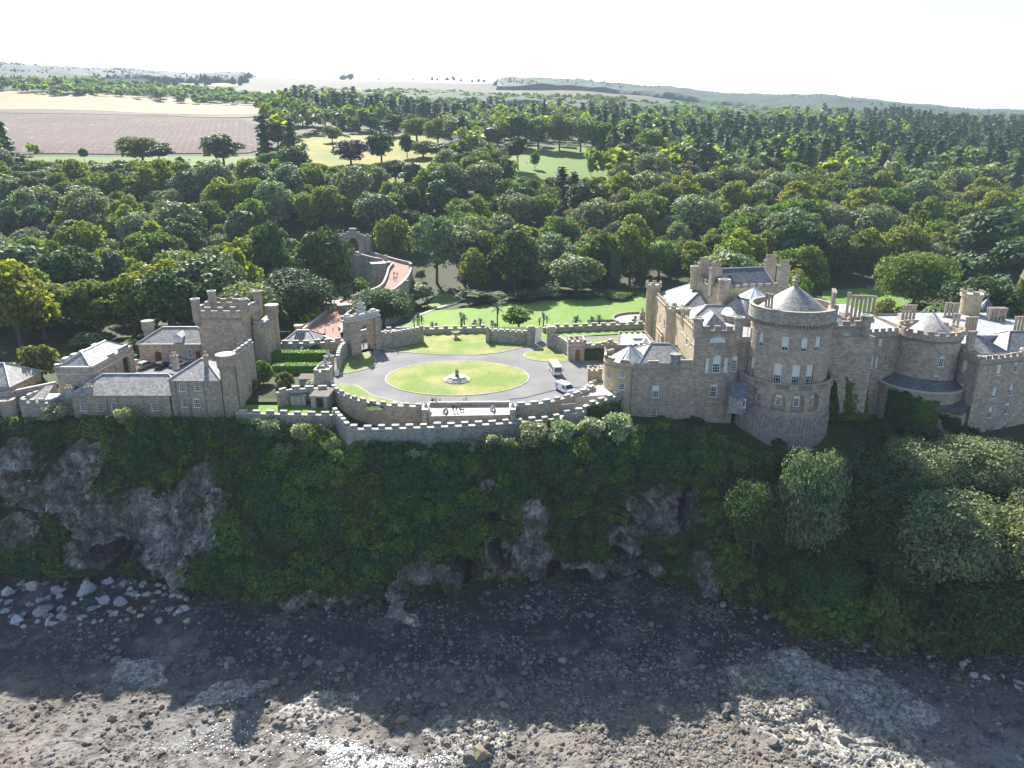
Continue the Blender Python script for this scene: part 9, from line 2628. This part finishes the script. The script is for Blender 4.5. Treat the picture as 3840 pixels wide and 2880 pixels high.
# ivy sheets on walls
def ivy(name, pts, n, mat, label, size=.28, out=.25, cat='ivy'):
 """leaves over a wall area given as (u, v, Y) corners of a quad"""
 rg = np.random.default_rng(hash_(label)); c = np.array([A(u, v, Y) for u, v, Y in pts])
 s, t = rg.uniform(size=n * 2), rg.uniform(size=n * 2)
 nz = fbm(s * 5, t * 5, oct=3, seed=hash_(label))
 edge = np.minimum(np.minimum(s, 1 - s), np.minimum(t + .3, 1 - t))
 ok = edge + .18 * nz > .06
 s, t = s[ok][:n], t[ok][:n]
 p = (c[0] * ((1 - s) * (1 - t))[:, None] + c[1] * (s * (1 - t))[:, None] + c[2] * (s * t)[:, None] + c[3] * ((1 - s) * t)[:, None])
 p += np.array([0, -1, 0]) * (rg.uniform(.02, out, len(p)) + .25 * vnoise(s * 14, t * 14, None, 3))[:, None]
 V, F = leaf_quads(p, np.tile([0, -.8, .5], (len(p), 1)), size, rg, .6, 1.3)
 o = link(name, mesh_np(name, V, F, [M[mat]])); return tag(o, label, cat)
ivy('ivy', [(3150, 1575, 140.9), (3270, 1575, 141.6), (3250, 1440, 141.8), (3172, 1412, 141.2)], 4200, 'leaf_ivy', 'green ivy patch climbing the wall right of the round tower')
ivy('ivy', [(3105, 1580, 140.8), (3150, 1580, 140.8), (3135, 1430, 141), (3110, 1420, 141)], 1600, 'leaf_dark', 'dark ivy strip beside the round tower')
def bow_ivy(n, a0, a1, z0, z1, mat, label):
 rg = np.random.default_rng(hash_(label)); a = rg.uniform(a0, a1, n); t = rg.uniform(size=n) ** .9; z = z0 + (z1 - z0) * t + .8 * fbm(a * 6, t * 0 + 1, oct=3, seed=4)
 r = 8.35 + rg.uniform(0, .35, n) + .4 * vnoise(a * 12, z, None, 5)
 p = np.stack([NX - .6 + r * np.cos(a), NY - .6 + r * np.sin(a), z], -1)
 V, F = leaf_quads(p, np.stack([np.cos(a), np.sin(a), a * 0 + .4], -1), .3, rg, .6, 1.3)
 tag(link('ivy', mesh_np('ivy', V, F, [M[mat]])), label, 'ivy')
bow_ivy(4200, -2.75, -2.0, -8, zO - .6, 'leaf_dark', 'dark ivy on the left of the low round bow')
bow_ivy(3600, -2.1, -1.62, -8, zO - 1.6, 'leaf_ivy', 'bright green ivy in the middle of the low round bow')
bow_ivy(3000, -1.62, -1.0, -8, zO - 2.4, 'leaf_ivy', 'bright green ivy on the right of the low round bow')
ivy('ivy', [(3540, 1690, 136.4), (3612, 1690, 133.4), (3606, 1560, 133.9), (3512, 1540, 136.6)], 2400, 'leaf_dark', 'dark ivy under the lean-to roof')
ivy('ivy', [(2040, 1640, 127.5), (2130, 1630, 129), (2110, 1565, 128.8), (2045, 1572, 127.6)], 1800, 'leaf_ivy', 'ivy on the right end of the outer sea wall')
ivy('ivy', [(2200, 1600, 132), (2350, 1600, 137), (2335, 1490, 138), (2200, 1525, 133)], 3600, 'leaf_dark', 'ivy curtain over the wall below the entrance wing')
ivy('ivy', [(1402, 1075, 300), (1440, 1075, 300), (1436, 990, 300), (1405, 990, 300)], 1400, 'leaf_dark', 'ivy covering the tower stump of the viaduct', .4, .6)
# ---------------------------------------------------------------- haze
hz = MB()
x, y0_, y1_, z0_, z1_ = 9000, -4200, 7200, -36, 420
hz.box((0, (y0_ + y1_) / 2, z0_), (2 * x, y1_ - y0_, z1_ - z0_))
ho = hz.build('haze', [])
hm = bpy.data.materials.new('haze'); hm.use_nodes = True; nt = hm.node_tree
for n_ in list(nt.nodes): nt.nodes.remove(n_)
oo = nt.nodes.new('ShaderNodeOutputMaterial'); pv = nt.nodes.new('ShaderNodeVolumePrincipled')
pv.inputs['Color'].default_value = (.70, .85, 1.0, 1); pv.inputs['Density'].default_value = 1.25e-4; pv.inputs['Anisotropy'].default_value = 0
nt.links.new(pv.outputs[0], oo.inputs['Volume'])
ho.data.materials.append(hm)
tag(ho, 'pale summer haze over the whole landscape', 'haze', kind='stuff')
